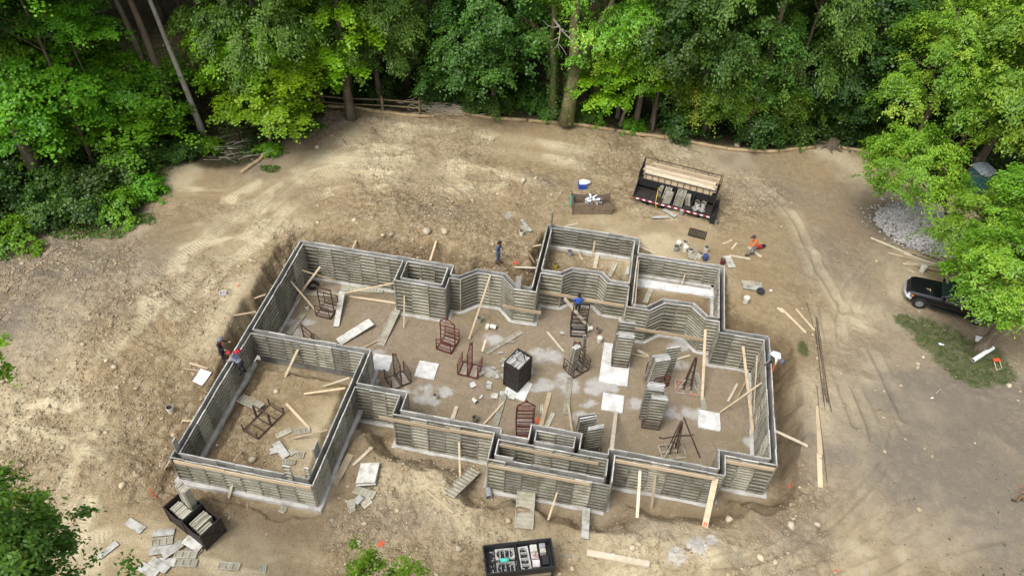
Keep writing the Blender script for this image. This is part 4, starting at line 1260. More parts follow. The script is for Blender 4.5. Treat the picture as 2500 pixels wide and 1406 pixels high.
V, F = leaves(np.concatenate(Pv), np.concatenate(Nv), 0.13 * rng.uniform(.7, 1.3, 2250), rng, 'broad')
np_mesh("vine_leaves", V, F, LM['green'], None, "stuff", t, {"tint": rng.rand(len(V))})
# dead branch hanging in front of it
m = MB()
def px_branch(m, pts, r0, y):
    n = len(pts)
    m.tube([site_y(a, b, y + 0.15 * math.sin(i * 2.1)) for i, (a, b) in enumerate(pts)], [r0 * (1 - 0.8 * i / (n - 1)) for i in range(n)], 5, cap=False)
Yd = Yb - 1.2
for pts, r0 in (([(1352, 48), (1368, 70), (1366, 92), (1362, 110), (1366, 125)], .08), ([(1368, 72), (1388, 92), (1400, 104), (1408, 118), (1413, 132)], .05), ([(1362, 105), (1376, 122), (1383, 136)], .035),
                ([(1365, 66), (1350, 68), (1336, 62), (1325, 50)], .035), ([(1362, 108), (1352, 122), (1345, 140)], .03), ([(1366, 92), (1348, 100), (1330, 104)], .03), ([(1368, 72), (1384, 78), (1400, 80)], .03), ([(1340, 64), (1332, 72), (1318, 74)], .02)):
    px_branch(m, pts, r0, Yd)
tag(m.build("dead_branch", M['bark_pale'], None, True), "bare grey dead branch hanging in front of the vine covered trunk", "branch")

# tall trunks whose crowns stand above the picture
def tall(px, py, r0, h, lean, label, bark='bark', crown='deep1', cs=0.9, zc=None, mat_n=77):
    p = on_ground(px, py)
    t = thing("tree", label, "tree", p, 0, "trees of the surrounding wood")
    cm_, _, zc0 = SPEC[crown]
    rng_ = random.Random(mat_n + int(px))
    fakeC = [(rng_.uniform(-2.5, 2.5), rng_.uniform(-2.5, 2.5), rng_.uniform(-1.5, 3)) for _ in range(10)]
    inst("trunk", trunk_mesh("trunk", mat_n + int(px), h, fakeC, r0, M[bark], lean=lean, limbs=8, top=h + 1), t)
    c = inst("crown", cm_, t, (lean[0], lean[1], h + 1.5), rng_.uniform(0, 6)); c.scale = (cs, cs, cs * 0.75)
    return t
tall(105, 440, .48, 15, (-0.4, .3), "thick grey trunk rising from the dark bushes at the far left", crown='layer1', cs=1.0)
tall(440, 338, .34, 16, (-1.9, 0.4), "leaning mossy trunk, thicker of the twin trunks at the left of the wood")
tall(415, 330, .28, 16, (-3.2, 0.9), "leaning trunk crossing behind the twin trunk at the left of the wood")
tall(497, 338, .24, 16, (-2.6, 0.3), "slender pale leaning trunk right of the twin leaning trunks", bark='bark_pale')
tall(490, 200, .22, 17, (-.5, .3), "brown upright trunk in the shade left of the bright maples")
tall(985, 215, .34, 17, (0, .2), "reddish brown straight trunk in the dark gap right of the bright maples")
tall(1020, 205, .36, 17, (.1, .2), "grey straight trunk beside the reddish one in the dark gap")
tall(860, 290, .36, 13, (-.3, -.5), "trunk standing at the split rail fence under the bright maple", crown='maple1', cs=0.8)
tall(238, 410, .16, 12, (-1.2, .2), "thin mossy trunk leaning left between the bushes at the left", crown='layer2', cs=0.9)
tall(258, 365, .2, 13, (-.2, .2), "upright thin trunk behind the low layered sapling", crown='layer1', cs=.7)
tall(296, 385, .09, 9, (-.3, .1), "whip thin trunk right of the upright thin trunk among the bushes", crown='layer2', cs=.7)
tall(205, 150, .26, 16, (-.6, .2), "brown trunk above the layered maples at the left", crown='layer1', cs=.8)
tall(660, 330, .15, 6.0, (-.2, -.2), "slim trunk at the bend of the straw sock", crown='maple2', cs=0.62)
tall(655, 185, .3, 15, (-.4, .2), "trunk seen through the gap in the bright maples")
tall(530, 225, .26, 15, (-.2, .2), "trunk left of the bright maples in the shade")
tall(1517, 310, .15, 6, (.1, .2), "slim leaning trunk under the bright maple at the straw sock", crown='maple2', cs=.5)
tall(1595, 320, .14, 9, (.05, .1), "slim dark trunk behind the straw sock left of the drooping tree", crown='green1', cs=.55)
tall(1815, 340, .34, 14, (.1, .1), "dark trunk under the large grey green tree behind the trailer", crown='walnut1', cs=.8)
tall(1690, 330, .3, 14, (0, .1), "dark trunk in the shade behind the fine leaved tree", crown='green1', cs=.7)
tall(2150, 270, .1, 10, (1.2, .1), "thin pole trunk leaning in the dark hollow", bark='bark_pale')

# shrubs on the edge of the wood
rb = random.Random(5)
def shrub(kind, px, py, label, s=1.0, up=0.0):
    p = on_ground(px, py)
    return tree(kind, p.x, p.y, label, s, s * rb.uniform(.85, 1.15), name="shrub", cat="shrub", group="shrubs along the edge of the wood")
for kind, px, py, s, lab in (
    ('bush3', 45, 590, 1.0, "dark shrub at the lowest left corner of the wood"), ('bush2', 120, 540, 1.1, "broad dark shrub above the strip of bright weeds"), ('bush2', 215, 525, 1.0, "shrub with pale flowers dusted over it above the bright weeds"),
    ('bush3', 300, 520, .95, "green shrub at the right end of the bright weeds"), ('bush3', 355, 470, .85, "low light shrub where the wood meets the clay tongue"), ('bush2', 330, 420, 1.3, "tall green shrub behind the low light one beside the clay tongue"),
    ('bush1', 235, 470, 1.2, "dark shrub right of the thick grey trunk"), ('bush2', 150, 480, 1.2, "dark shrub hiding the foot of the thick grey trunk"), ('bush1', 40, 500, 1.2, "dark shrub left of the thick grey trunk"), ('bush1', 290, 350, 1.0, "dark shrub among the thin trunks on the left"),
    ('bush2', 200, 380, 1.1, "dark shrub under the lowest flat maple boughs"), ('bush1', 60, 400, 1.1, "dark shrub in the deep shade beside the thick trunk"), ('bush2', 395, 385, .8, "shrub at the tip of the clay tongue"), ('bush2', 455, 375, .9, "shrub behind the clay tongue under the leaning trunks"), ('bush1', 400, 330, 1.0, "dark shrub at the feet of the twin leaning trunks"),
    ('bush3', 505, 370, .7, "small shrub in the brown leaf litter under the leaning trunks"), ('bush2', 735, 320, .8, "green shrub right of the sock under the bright maple"), ('bush3', 655, 375, .6, "small weed shrub beside the bent straw sock"),
    ('bush1', 930, 230, 1.0, "dark shrub behind the middle of the split rail fence"), ('bush1', 1000, 190, 1.2, "dark shrub at the foot of the two straight trunks"), ('bush1', 1070, 240, 1.1, "dark shrub behind the right end of the split rail fence"), ('bush2', 1165, 265, .9, "shrub with light leaves behind the heap of cut branches"), ('bush2', 1215, 272, .9, "shrub at the sock left of the vine covered tree"),
    ('bush2', 1250, 240, 1.1, "taller shrub left of the vine covered tree"), ('bush2', 1300, 262, 1.0, "shrub just left of the foot of the vine covered tree"), ('bush2', 1340, 285, .8, "shrub in front of the left vine covered trunk"), ('bush2', 1425, 292, .7, "shrub right of the foot of the vine covered tree"), ('bush3', 1455, 285, .9, "light shrub between the vine covered tree and the bright maple"),
    ('bush3', 1545, 312, .6, "small light shrub under the bright maple at the sock"), ('bush2', 1640, 300, 1.0, "shrub left of the drooping fine leaved tree"), ('bush1', 1660, 330, .9, "dark shrub behind the sock beside the drooping tree"), ('bush1', 1850, 345, 1.1, "dark shrub behind the pale boulder"), ('bush2', 1930, 335, 1.2, "dense green shrub left of the tree stump"), ('bush1', 1990, 320, 1.1, "dark shrub just left behind the tree stump"),
    ('bush1', 2070, 330, 1.2, "dark shrub just right behind the tree stump"), ('bush2', 2110, 290, 1.2, "tall shrub in front of the dark hollow"), ('bush1', 2170, 340, 1.3, "dark shrub at the right end of the straw sock"), ('bush1', 2250, 330, 1.3, "dark shrub left of the portable toilet"), ('bush1', 2150, 370, .9, "small dark shrub over the right end of the straw sock"), ('bush1', 2330, 380, 1.2, "dark shrub beside the portable toilet"),
    ('bush1', 1480, 230, 1.0, "dark shrub in the shade behind the bright maple"), ('bush1', 1140, 210, 1.0, "dark shrub in the shade behind the branch heap"), ('bush1', 870, 220, .9, "dark shrub left behind the split rail fence")):
    shrub(kind, px, py, lab, s)

# trees deeper in the wood, one kind per tint, filling the dark behind the edge
deep_names = {'deep1': "dark green tree standing deep in the shade of the wood", 'green1': "mid green tree standing deep in the wood", 'walnut1': "grey green tree standing deep in the wood"}
rd = random.Random(99)
cnt = 0
spots = []
while cnt < 74:
    x, y = rd.uniform(-75, 55), rd.uniform(54, 104)
    if x < -36: y = rd.uniform(30, 100)
    d = float(poly_dist(np.array([x]), np.array([y]), CLEARING)[0])
    if d < 7.5: continue
    if any(math.hypot(x - a, y - b) < 4.6 for a, b in spots): continue
    spots.append((x, y))
    kind = rd.choice(['deep1', 'deep1', 'deep1', 'green1', 'green1', 'walnut1'] if x > -18 else ['deep1'])
    s = rd.uniform(0.95, 1.35)
    tree(kind, x, y, deep_names[kind], s, s * rd.uniform(0.95, 1.3), group="trees deep in the wood, " + kind)
    cnt += 1

# ------------------------------------------------------------------ tree tops close below the camera
def near_top(px, py, zc, label, R, Hh, nb, per, leaf, lm, seed, off=(0, 0), **kw):
    p = site(px, py, zc)
    bx, by = p.x + off[0], p.y + off[1]
    z = gz(bx, by)
    t = thing("tree", label, "tree", (bx, by, z), 0, "tree tops close to the camera")
    cm_, C = crown_mesh("crown", seed, R, Hh, nb, per, leaf, LM[lm], **kw)
    inst("trunk", trunk_mesh("trunk", seed, zc - z, C, 0.2, M['bark'], lean=(-off[0], -off[1]), limbs=26, top=zc - z + Hh * .3), t)
    inst("crown", cm_, t, (-off[0], -off[1], zc - z))
near_top(-38, 1318, 13.0, "oak top with jagged dark green leaves at the lower left corner", 2.15, 2.7, 56, 300, 0.21, 'oak', 301, off=(-5.5, -3), shape='long', bough_r=(0.45, 0.85), flat=0.45, droop=0.3, shell=0.2, streak=0.1)
near_top(10, 1490, 11.5, "lower oak boughs with dark gaps at the bottom left corner", 2.3, 1.8, 30, 200, 0.21, 'oak', 302, off=(-4.5, -4), shape='long', bough_r=(0.45, 0.8), flat=0.4, droop=0.3, shell=0.2)
near_top(-52, 880, 12.5, "few yellow green leaves of a tree at the left edge", 0.85, 1.6, 14, 120, 0.19, 'maple', 303, off=(-9, -2), shape='long', bough_r=(0.3, 0.55), flat=0.5, droop=0.3)
near_top(882, 1500, 9.0, "tree top of fine bright green leaves at the bottom edge left of the black bin", 1.85, 1.6, 40, 260, 0.15, 'yew', 304, shape='fine', bough_r=(0.35, 0.6), flat=0.7, droop=0.25, streak=-0.4, shell=0.4)

near_top(2232, 405, 7.6, "wide low ash boughs reaching left over the grey gravel heap", 3.0, 2.9, 62, 330, 0.19, 'ash', 305, off=(4.2, 1.6), shape='long', bough_r=(0.55, 1.05), flat=0.36, droop=0.36, streak=0.4, shell=0.3)
near_top(2385, 555, 7.0, "ash boughs hanging over the right side of the gravel heap and the lumber", 2.2, 2.3, 44, 330, 0.19, 'ash', 306, off=(4.0, 1.0), shape='long', bough_r=(0.55, 1.0), flat=0.36, droop=0.36, streak=0.4, shell=0.3)
# ------------------------------------------------------------------ undergrowth, leaf litter and turf
rng = np.random.RandomState(77)
n = 260000
ux, uy = rng.uniform(-52, 40, n), rng.uniform(26, 74, n)
ud = poly_dist(ux, uy, CLEARING)
dens = sstep(0.44, 0.60, fbm(ux, uy, 2.2, 221, 4)) * sstep(0.2, 1.0, ud) * sstep(16, 3, ud)
k = rng.rand(n) < dens * 0.75
ux, uy = ux[k], uy[k]
hgt = 0.9 * fbm(ux, uy, 1.3, 223, 3) * rng.rand(len(ux))
P = np.stack([ux, uy, grid_lookup(ux, uy, Z0) + 0.03 + hgt * 0.8], 1)
V, F = leaves(P, np.array([0, 0, 1.0]) + rng.randn(len(P), 3) * 0.45, 0.17 * rng.uniform(.6, 1.4, len(P)), rng, 'diamond')
np_mesh("undergrowth", V, F, LM['deep'], "low dark undergrowth covering the floor of the wood", "stuff", None, {"tint": np.repeat(np.clip(rng.randn(len(P)) * .25 + .5, 0, 1), 4)})
n = 200000
ux, uy = rng.uniform(-46, 28, n), rng.uniform(27, 50, n)
tf = grid_lookup(ux, uy, turf)
k = rng.rand(n) < tf * np.where(ux < 0, .8, .34)
ux, uy = ux[k], uy[k]
P = np.stack([ux, uy, grid_lookup(ux, uy, Z0) + 0.05], 1)
big = (ux < 0)
ln = np.where(big, 0.16, 0.11) * rng.uniform(.6, 1.4, len(P))
ldir = rng.randn(len(P), 3) * .5 + np.array([0, 0, 1.0])
V, F = leaves(P + np.array([0, 0, .03]), rng.randn(len(P), 3) + np.array([0, 0, .5]), ln, rng, 'fine', ldir)
np_mesh("grass", V, F, LM['left'] if False else LM['green'], "short rough grass and weeds on the edges of the clay", "stuff", None, {"tint": np.repeat(np.clip(rng.randn(len(P)) * .25 + np.where(big, .9, .45), 0, 1), 4)})

# fallen leaves and twigs blown over the packed clay at the lower right
n = 36
PP_ = [site(2500 - 330 * rng.rand() ** 1.5, 1406 - 260 * rng.rand() ** 1.4, 1.2) for _ in range(n)]
P = np.array([(p.x, p.y, gz(p.x, p.y) + .025) for p in PP_])
V, F = leaves(P, np.array([0, 0, 1.0]) + rng.randn(n, 3) * .15, 0.13 * rng.uniform(.5, 1.5, n), rng, 'long')
np_mesh("leaf_litter", V, F, M['dark_cloth'] if False else LM['deep'], "fallen leaves strewn over the packed clay at the lower right", "stuff", None, {"tint": rng.rand(n * 4) * .3})

# ================================================================== TIMBERS
Lp, Lg, Lw = M['lumber'], M['lumber_grey'], M['lumber_pale']
def settle(a, b):
    """Raise a piece that lies on the ground until the ground no longer swallows it."""
    za, zb = gz(a.x, a.y), gz(b.x, b.y)
    if abs(a.z - za) < .3 and abs(b.z - zb) < .3:
        over = [gz(a.x + (b.x - a.x) * k / 10, a.y + (b.y - a.y) * k / 10) - (a.z + (b.z - a.z) * k / 10) for k in range(11)]
        up = max(0.0, max(over) + 0.01)
        a, b = a + Vector((0, 0, up)), b + Vector((0, 0, up))
    return a, b
def plank(a, b, label, w=0.14, t=0.045, mat=None, name="timber", cat="timber", group="timbers about the site", up=Vector((0, 0, 1))):
    a, b = settle(Vector(a), Vector(b))
    c = (a + b) / 2
    m = MB()
    n = 3
    d = b - a
    sag = random.uniform(-.012, .012)
    pts = [a - c + d * (i / n) + Vector((0, 0, sag * math.sin(math.pi * i / n))) for i in range(n + 1)]
    x = d.cross(up)
    if x.length < 1e-3: x = Vector((1, 0, 0))
    x.normalize(); z = x.cross(d).normalized()
    base = 0
    for p in pts:
        for sx, sz in ((-1, -1), (1, -1), (1, 1), (-1, 1)):
            m.v.append(tuple(p + x * (sx * w / 2) + z * (sz * t / 2)))
    for i in range(n):
        for k in range(4):
            k2 = (k + 1) % 4
            m.face((i * 4 + k, i * 4 + k2, i * 4 + 4 + k2, i * 4 + 4 + k))
    m.face((3, 2, 1, 0)); m.face([n * 4 + k for k in range(4)])
    o = m.build(name, mat or Lp)
    o.location = c
    return tag(o, label, cat, group)
def S(px, py, z): return site(px, py, z)
def G(px, py, lift=0.03): return on_ground(px, py, lift)
def F0(px, py, lift=0.05): return site(px, py, lift)

# inside the gravel rooms
plank(S(782, 651, 1.75), F0(722, 731), "wide timber leaning in the far left corner room, crossing a thinner one", 0.15)
plank(S(737, 660, 1.75), S(820, 685, 0.45), "timber brace from the left wall crossing under the wide leaning timber", 0.11)
plank(S(709, 686, 1.9), F0(780, 769), "thin timber brace sloping from the left wall down to the tilted rack", 0.09)
plank(F0(823, 719, .35), S(961, 691, 1.5), "timber brace running up to the corner of the small square box room", 0.12)
plank(F0(851, 723), F0(966, 740), "timber lying flat on the gravel left of the small square box room", 0.16)
plank(S(987, 721, 1.6), F0(986, 799), "thin upright prop standing against the small square box room", 0.07)
plank(S(1198, 670, 2.78), F0(1145, 828), "very long pole leaning from the angled bay top down to the red peaked rack", 0.11)
plank(F0(887, 849), F0(932, 826), "short timber lying by the lower end of the wide ribbed strip", 0.10)
plank(S(1722, 804, 2.72), F0(1714, 975), "long timber prop standing from the right bay wall to the gravel", 0.15)
plank(S(1814, 845, 2.5), F0(1838, 1056), "long timber leaning from the right back corner to the foot of the right wall", 0.15)
plank(S(1848, 867, 2.5), F0(1839, 1018), "upright timber close along the right wall behind the long leaning one", 0.17, up=Vector((1, 0, 0)))
plank(S(1860, 934, 2.2), F0(1758, 1006), "thin timber brace crossing in front of the right wall to the square pad", 0.08)
plank(F0(1800, 937), F0(1777, 980), "short timber lying on the gravel before the right wall, leftmost of two", 0.13, mat=Lw)
plank(S(1820, 931, .5), F0(1800, 971), "thin dark timber leaning beside the short one before the right wall", 0.08, mat=Lg)
plank(F0(1504, 1004), S(1493, 1097, 2.80), "plank sloping from the square pad up to the front wall top", 0.20, mat=Lw)
plank(F0(1538, 863), F0(1585, 872), "orange tinted timber lying by the stack on the long white pad", 0.10)
plank(F0(1557, 855, .10), F0(1583, 869, .10), "short broad board lying on the orange tinted timber", 0.22, mat=Lw)
plank(F0(1646, 879), F0(1685, 867), "timber lying between the tall leaning panels and the steel tripod", 0.11, mat=Lw)
plank(F0(1336, 810), F0(1376, 858), "plank lying on the gravel left of the rack with few panels", 0.14, mat=Lw)
plank(F0(1342, 958), F0(1320, 1040), "wide plank lying between the peaked red rack and the narrow ribbed strips", 0.24, mat=Lp)
plank(F0(1387, 985, .12), S(1396, 1052, .5), "thin timber running from the ribbed strip to the small box of forms", 0.11, mat=Lp)
plank(F0(1229, 982, .14), F0(1180, 1036), "orange stained timber crossing over a long ribbed strip", 0.11, mat=Lp)
plank(F0(1113, 992), F0(1102, 1022), "pair board lying against the front middle wall, left piece", 0.10, mat=Lw)
plank(F0(1117, 992), F0(1107, 1023), "pair board lying against the front middle wall, right piece", 0.10, mat=Lw)
plank(F0(1186, 829, .9), F0(1177, 857, .3), "short pale timber leaning in the red peaked rack", 0.10, mat=Lw)
plank(S(1378, 728, 1.9), F0(1438, 799), "long pale board leaning behind the black ladder rack", 0.24, mat=Lw)
# horizontal planks fixed along the wall faces
def waler(y, p, q, label, w=0.235, z_off=0, mat=None):
    a, b = site_y(*p, y), site_y(*q, y)
    plank(a, b, label, w, 0.045, mat or Lp, "waler_plank", "plank", "planks fixed along the form walls", up=Vector((0, -1, 0.0)))
waler(32.18, (1226, 747), (1321, 764), "plank fixed across the right half of the angled bay by the box room")
waler(34.05, (1318, 712), (1430, 731), "left piece of the plank in front of the bay below the yellow bucket room")
waler(34.05, (1430, 731), (1523, 747), "right piece of the plank in front of the bay below the yellow bucket room")
waler(32.38, (1548, 802), (1722, 830), "plank fixed across the bay below the white slab strip room")
waler(17.22, (425, 1126), (549, 1151), "left piece of the plank along the low front wall of the dirt filled room")
waler(17.22, (549, 1152), (759, 1191), "right piece of the plank along the low front wall of the dirt filled room")
waler(20.46, (1192, 1135), (1440, 1182), "long plank fixed along the projecting front bay")
waler(21.66, (1219, 1086), (1461, 1132), "long plank lying inside the narrow well of the front bay")
waler(21.98, (925, 1018), (1099, 1051), "left piece of the plank along the front middle wall")
waler(21.98, (1099, 1049), (1203, 1067), "right piece of the plank along the front middle wall")
waler(21.98, (1500, 1124), (1744, 1168), "plank fixed along the front wall with three timber props")
waler(23.12, (1770, 1126), (1891, 1146), "plank fixed along the short wall at the right front corner")
plank(site_x(1559, 640, 2.24), site_x(1550, 743, 2.24), "board standing on edge along the left side of the white slab strip room", 0.3, 0.05, Lp, up=Vector((1, 0, 0)))
# props and braces outside
plank(S(573, 1160, 1.75), G(559, 1215), "prop holding the low front wall of the dirt filled room", 0.14, mat=Lw)
plank(S(421, 1114, 2.3), G(403, 1143), "short pale prop at the left corner of the low front wall", 0.16, mat=Lw)
plank(S(571, 1124, 2.4), G(590, 1103), "small brace inside the low front wall of the dirt filled room", 0.09)
plank(S(728, 852, 2.1), G(696, 921), "prop leaning on the wall behind the dirt filled room", 0.14)
plank(S(853, 922, 2.2), G(790, 944), "upper of two braces reaching the right wall of the dirt filled room", 0.09, mat=Lw)
plank(S(843, 947, 2.2), G(743, 962), "lower of two braces reaching the right wall of the dirt filled room", 0.12)
plank(G(699, 986), G(756, 1047), "timber lying across the dirt beside the low steel cart", 0.14)
plank(S(800, 1049, 2.0), G(716, 1071), "thin brace over the small ribbed panel in the dirt filled room", 0.09)
plank(G(463, 887), G(507, 901), "short board lying outside the left wall behind the white sheet", 0.12)
plank(G(451, 900), G(490, 907), "thin stick lying outside the left wall beside the white sheet", 0.05)
plank(S(625, 761, 2.2), G(570, 771), "brace outside the long left wall, lower of two", 0.10)
plank(S(648, 719, 2.2), G(622, 729), "brace outside the long left wall, upper of two", 0.09)
plank(G(445, 1027), S(470, 1027, 1.6), "short stub of brace outside the left wall near the white bucket", 0.12)
plank(S(861, 606, 2.2), G(870, 588), "stub of brace behind the back wall, left of two", 0.12)
plank(S(1050, 636, 2.2), G(1066, 617), "stub of brace behind the back wall near the box room, right of two", 0.12)
plank(S(1026, 684, 1.4), S(1042, 655, 2.0), "timber strut inside the small square box room", 0.10, mat=Lw)
plank(S(1308, 654, 2.0), G(1256, 653), "lower brace across the deep trench beside the yellow bucket room", 0.11, mat=Lw)
plank(S(1322, 598, 2.0), G(1281, 605), "upper brace across the deep trench beside the yellow bucket room", 0.12)
plank(S(1304, 651, 1.2), G(1282, 617), "board standing steeply in the deep trench between the two braces", 0.13, mat=Lg)
plank(G(1380, 553), G(1410, 548), "stick lying behind the yellow bucket room", 0.10, mat=Lw)
plank(G(1406, 607), G(1422, 637), "timber lying on the fill between the grey bucket and the prop", 0.13)
plank(S(1452, 588, 2.2), G(1447, 625), "prop leaning on the back wall of the yellow bucket room", 0.12)
plank(G(1460, 615, .05), G(1451, 659, .05), "wide board lying across the fill of the yellow bucket room", 0.25, mat=Lw)
plank(S(1678, 652, 2.2), S(1665, 694, 1.45), "thin prop in the white slab strip room", 0.07)
plank(S(1562, 602, 2.1), G(1600, 620), "brace behind the white slab strip room", 0.11, mat=Lw)
plank(S(1120, 1062, 1.55), G(1123, 1166), "thin prop standing before the front middle wall", 0.09)
plank(S(1365, 1186, 1.0), G(1338, 1269), "prop leaning on the projecting front bay", 0.10)
plank(S(1563, 1143, 1.9), G(1555, 1264), "long prop on the right front wall, leftmost of three", 0.15, mat=Lw)
plank(S(1600, 1158, 1.9), G(1590, 1242), "prop on the right front wall, middle one of three", 0.13, mat=Lp)
w = plank(S(1749, 1157, 2.45), G(1720, 1287), "wide prop on the right front wall with a red painted foot", 0.28, mat=Lp)
m = MB(); a = G(1720, 1287) + Vector((0, 0, .03)); b_ = S(1749, 1157, 2.45)
d_ = (b_ - a)
for off in (-.06, .05):
    m.bar(a + d_ * .01 + Vector((off, -.02, .035)), a + d_ * .085 + Vector((off, -.02, .035)), 0.05, 0.012)
for i in range(len(m.v)): m.v[i] = tuple(Vector(m.v[i]) - w.location)
m.build("paint_mark", M['marker'], w)
plank(S(1892, 1051, 2.2), G(1971, 1089), "brace outside the right wall", 0.15, mat=Lw)
plank(G(1996, 994), G(2001, 1110), "long board lying on the clay right of the house, upper piece", 0.26, mat=Lp)
plank(G(1999, 1108, .035), G(2002, 1190, .035), "long board lying on the clay right of the house, lower piece", 0.24, mat=Lp)
plank(G(1898, 752), G(1912, 764), "short board off the back corner of the house, smallest of three", 0.15, mat=Lw)
plank(G(1906, 753), G(1967, 813), "board lying off the right back corner, middle one of three", 0.14, mat=Lp)
plank(G(1943, 756), G(1988, 808), "board lying off the right back corner next to the steel bars", 0.11, mat=Lp)
plank(G(902, 1100), G(862, 1137), "board lying in front of the stepped wall near the panel stack", 0.16, mat=Lw)
plank(G(1039, 1199), G(1107, 1255), "thin stick lying on the clods before the front middle wall", 0.08, mat=Lp)
plank(G(1432, 1352), G(1584, 1381), "broad long board lying on the clay near the black bin", 0.30, 0.09, mat=Lw)
plank(G(856, 1109), G(815, 1185), "dark wet board lying along the trench right of the dirt filled room", 0.36, mat=Lg)
plank(G(1781, 624), G(1831, 633), "board lying to the left of the man in orange", 0.14, mat=Lw)
plank(G(1826, 602), G(1858, 628), "board lying under the saw of the man in orange", 0.2, mat=Lw)
plank(G(1764, 596), G(1787, 587), "round ended timber lying left behind the man in orange", 0.12, mat=Lp)
plank(G(1786, 609), G(1798, 594), "short offcut lying left of the man in orange", 0.1, mat=Lw)
for i, ((a, b), (c, d), w, lab) in enumerate((
    ((2125, 583), (2225, 625), .16, "longest lumber length, reaching out past the gravel heap"), ((2168, 619), (2290, 648), .13, "lumber length just below the longest one by the gravel heap"), ((2205, 622), (2310, 655), .13, "lumber length crossing the middle of the pile by the gravel heap"),
    ((2220, 618), (2330, 660), .14, "pale lumber length at the top of the pile by the gravel heap"), ((2232, 636), (2350, 652), .12, "thin lumber length in the middle of the pile by the gravel heap"), ((2210, 643), (2320, 648), .12, "lumber length behind the white bucket near the pickup"),
    ((2203, 647), (2330, 653), .14, "lowest lumber length of the pile, just above the white bucket"), ((2238, 653), (2327, 672), .12, "lumber length next to the hood of the pickup"), ((2217, 659), (2231, 667), .1, "short offcut lying left of the white bucket by the pickup"), ((2255, 615), (2360, 662), .15, "lumber length under the ash boughs at the back of the pile"), ((2290, 640), (2370, 660), .12, "lumber length under the ash boughs at the right end of the pile"))):
    plank(G(a, b, .03 + .035 * (i % 4)), G(c, d, .03 + .035 * (i % 4)), lab, w, 0.05, Lp if i % 2 else Lw, group="lumber lengths lying by the gravel heap")

# ================================================================== LOOSE FORM PANELS
def flat_panel_mesh(w, L, ribs, back):
    """A panel lying down, x across, y along, on z = 0; back: ribs up, else smooth face up."""
    key = ("flat", round(w, 2), round(L, 2), ribs, back)
    if key in PANELS: return PANELS[key]
    m = MB()
    if back:
        m.box((0, 0, 0.008), (w, L, 0.016), m=1)
        for s in (-1, 1): m.box((s * (w / 2 - 0.02), 0, 0.040), (0.04, L, 0.050))
        for i in range(ribs + 1):
            y = -L / 2 + 0.022 + (L - 0.044) * i / ribs
            m.box((0, y, 0.038), (w - 0.082, 0.042, 0.044))
    else:
        m.box((0, 0, 0.058), (w, L, 0.014), m=0)
        for s in (-1, 1): m.box((s * (w / 2 - 0.02), 0, 0.0255), (0.036, L - .008, 0.050), m=1)
        for s in (-1, 1): m.box((0, s * (L / 2 - 0.02), 0.0255), (w - 0.08, 0.036, 0.050), m=1)
    PANELS[key] = m.mesh("form_panel", [M['panel_back'], M['panel_recess']] if back else [M['panel_face'], M['form_plate_shaded']])
    return PANELS[key]
def lying(a, b, w, label, ribs=8, back=True, group="loose form panels"):
    a, b = settle(Vector(a), Vector(b))
    d = b - a
    L = d.length
    me = flat_panel_mesh(w, L, ribs, back)
    o = bpy.data.objects.new("aluminium_form", me); link(o)
    x = d.cross(Vector((0, 0, 1))).normalized(); y = d.normalized(); z = x.cross(y)
    o.matrix_world = Matrix(((x.x, y.x, z.x, (a.x + b.x) / 2), (x.y, y.y, z.y, (a.y + b.y) / 2), (x.z, y.z, z.z, (a.z + b.z) / 2), (0, 0, 0, 1)))
    return tag(o, label, "form panel", group)
def fl(px, py, z=0.01): return site(px, py, z)
lying(fl(969, 757, .25), fl(929, 843), 0.46, "wide ribbed strip leaning off the box room footing onto the gravel", 9)
lying(fl(741, 768), fl(705, 816), 0.34, "ribbed strip lying along the footing of the long left wall", 7)
lying(fl(744, 717), fl(833, 720), 0.30, "ribbed strip lying under the tilted rack in the far left room", 10)
lying(fl(836, 712, .5), fl(821, 798), 0.34, "grey panel standing on its edge right of the tilted rack", 8, False)
lying(fl(832, 704), fl(936, 710), 0.42, "panel lying at the foot of the far left back wall", 12)
lying(fl(827, 836), fl(907, 786, .25), 0.62, "long smooth white panel lying with a red tipped end, far left room", 8, False)
lying(fl(1187, 862), fl(1273, 811), 0.30, "ribbed strip lying on the gravel between two spill stains, centre of the big room", 9)
lying(fl(1234, 953), fl(1209, 1040), 0.30, "long ribbed strip lying from the steel cage to the front middle wall", 10)
lying(fl(1391, 922), fl(1381, 1012), 0.30, "long ribbed strip lying below the rack with few panels", 9)
lying(fl(1351, 1009), fl(1335, 1041), 0.22, "short ribbed strip lying beside the wide plank", 5)
lying(fl(1323, 988), fl(1321, 1010), 0.16, "small ribbed strip half hidden by the wide plank", 4)
lying(fl(1701, 911), fl(1720, 999), 0.26, "ribbed strip lying between the steel tripod and the square pad", 8)
lying(G(1504, 644, .05), G(1488, 677, .05), 0.24, "ribbed strip lying on the fill at the right of the yellow bucket room", 5)
lying(G(1597, 690, .05), G(1574, 742, .05), 0.30, "ribbed strip leaning across the white slab strip", 6)
lying(G(1159, 1153, .12), G(1096, 1213, .12), 0.62, "ribbed panel lying on the bank left of the projecting front bay", 9)
lying(G(1284, 1206, .45), G(1278, 1292, .08), 0.92, "wide ribbed panel laid as a ramp to the projecting front bay", 9)
lying(G(1429, 1252, .25), G(1426, 1323, .08), 0.36, "narrow grey panel laid as a ramp near the right corner of the front bay", 8, False)
lying(G(1620, 513), G(1650, 531), 0.34, "smooth panel lying beside the trailer and the long bar", 6, False)
lying(G(1591, 533), G(1634, 532), 0.22, "narrow panel lying left of the grey bucket by the trailer", 6, False)
lying(G(1272, 539, .05), G(1296, 568, .05), 0.24, "narrow panel lying on its mate beside the white bucket behind the box room", 6, False)
lying(G(1276, 553), G(1284, 568), 0.3, "short panel under the narrow one beside the white bucket", 4)
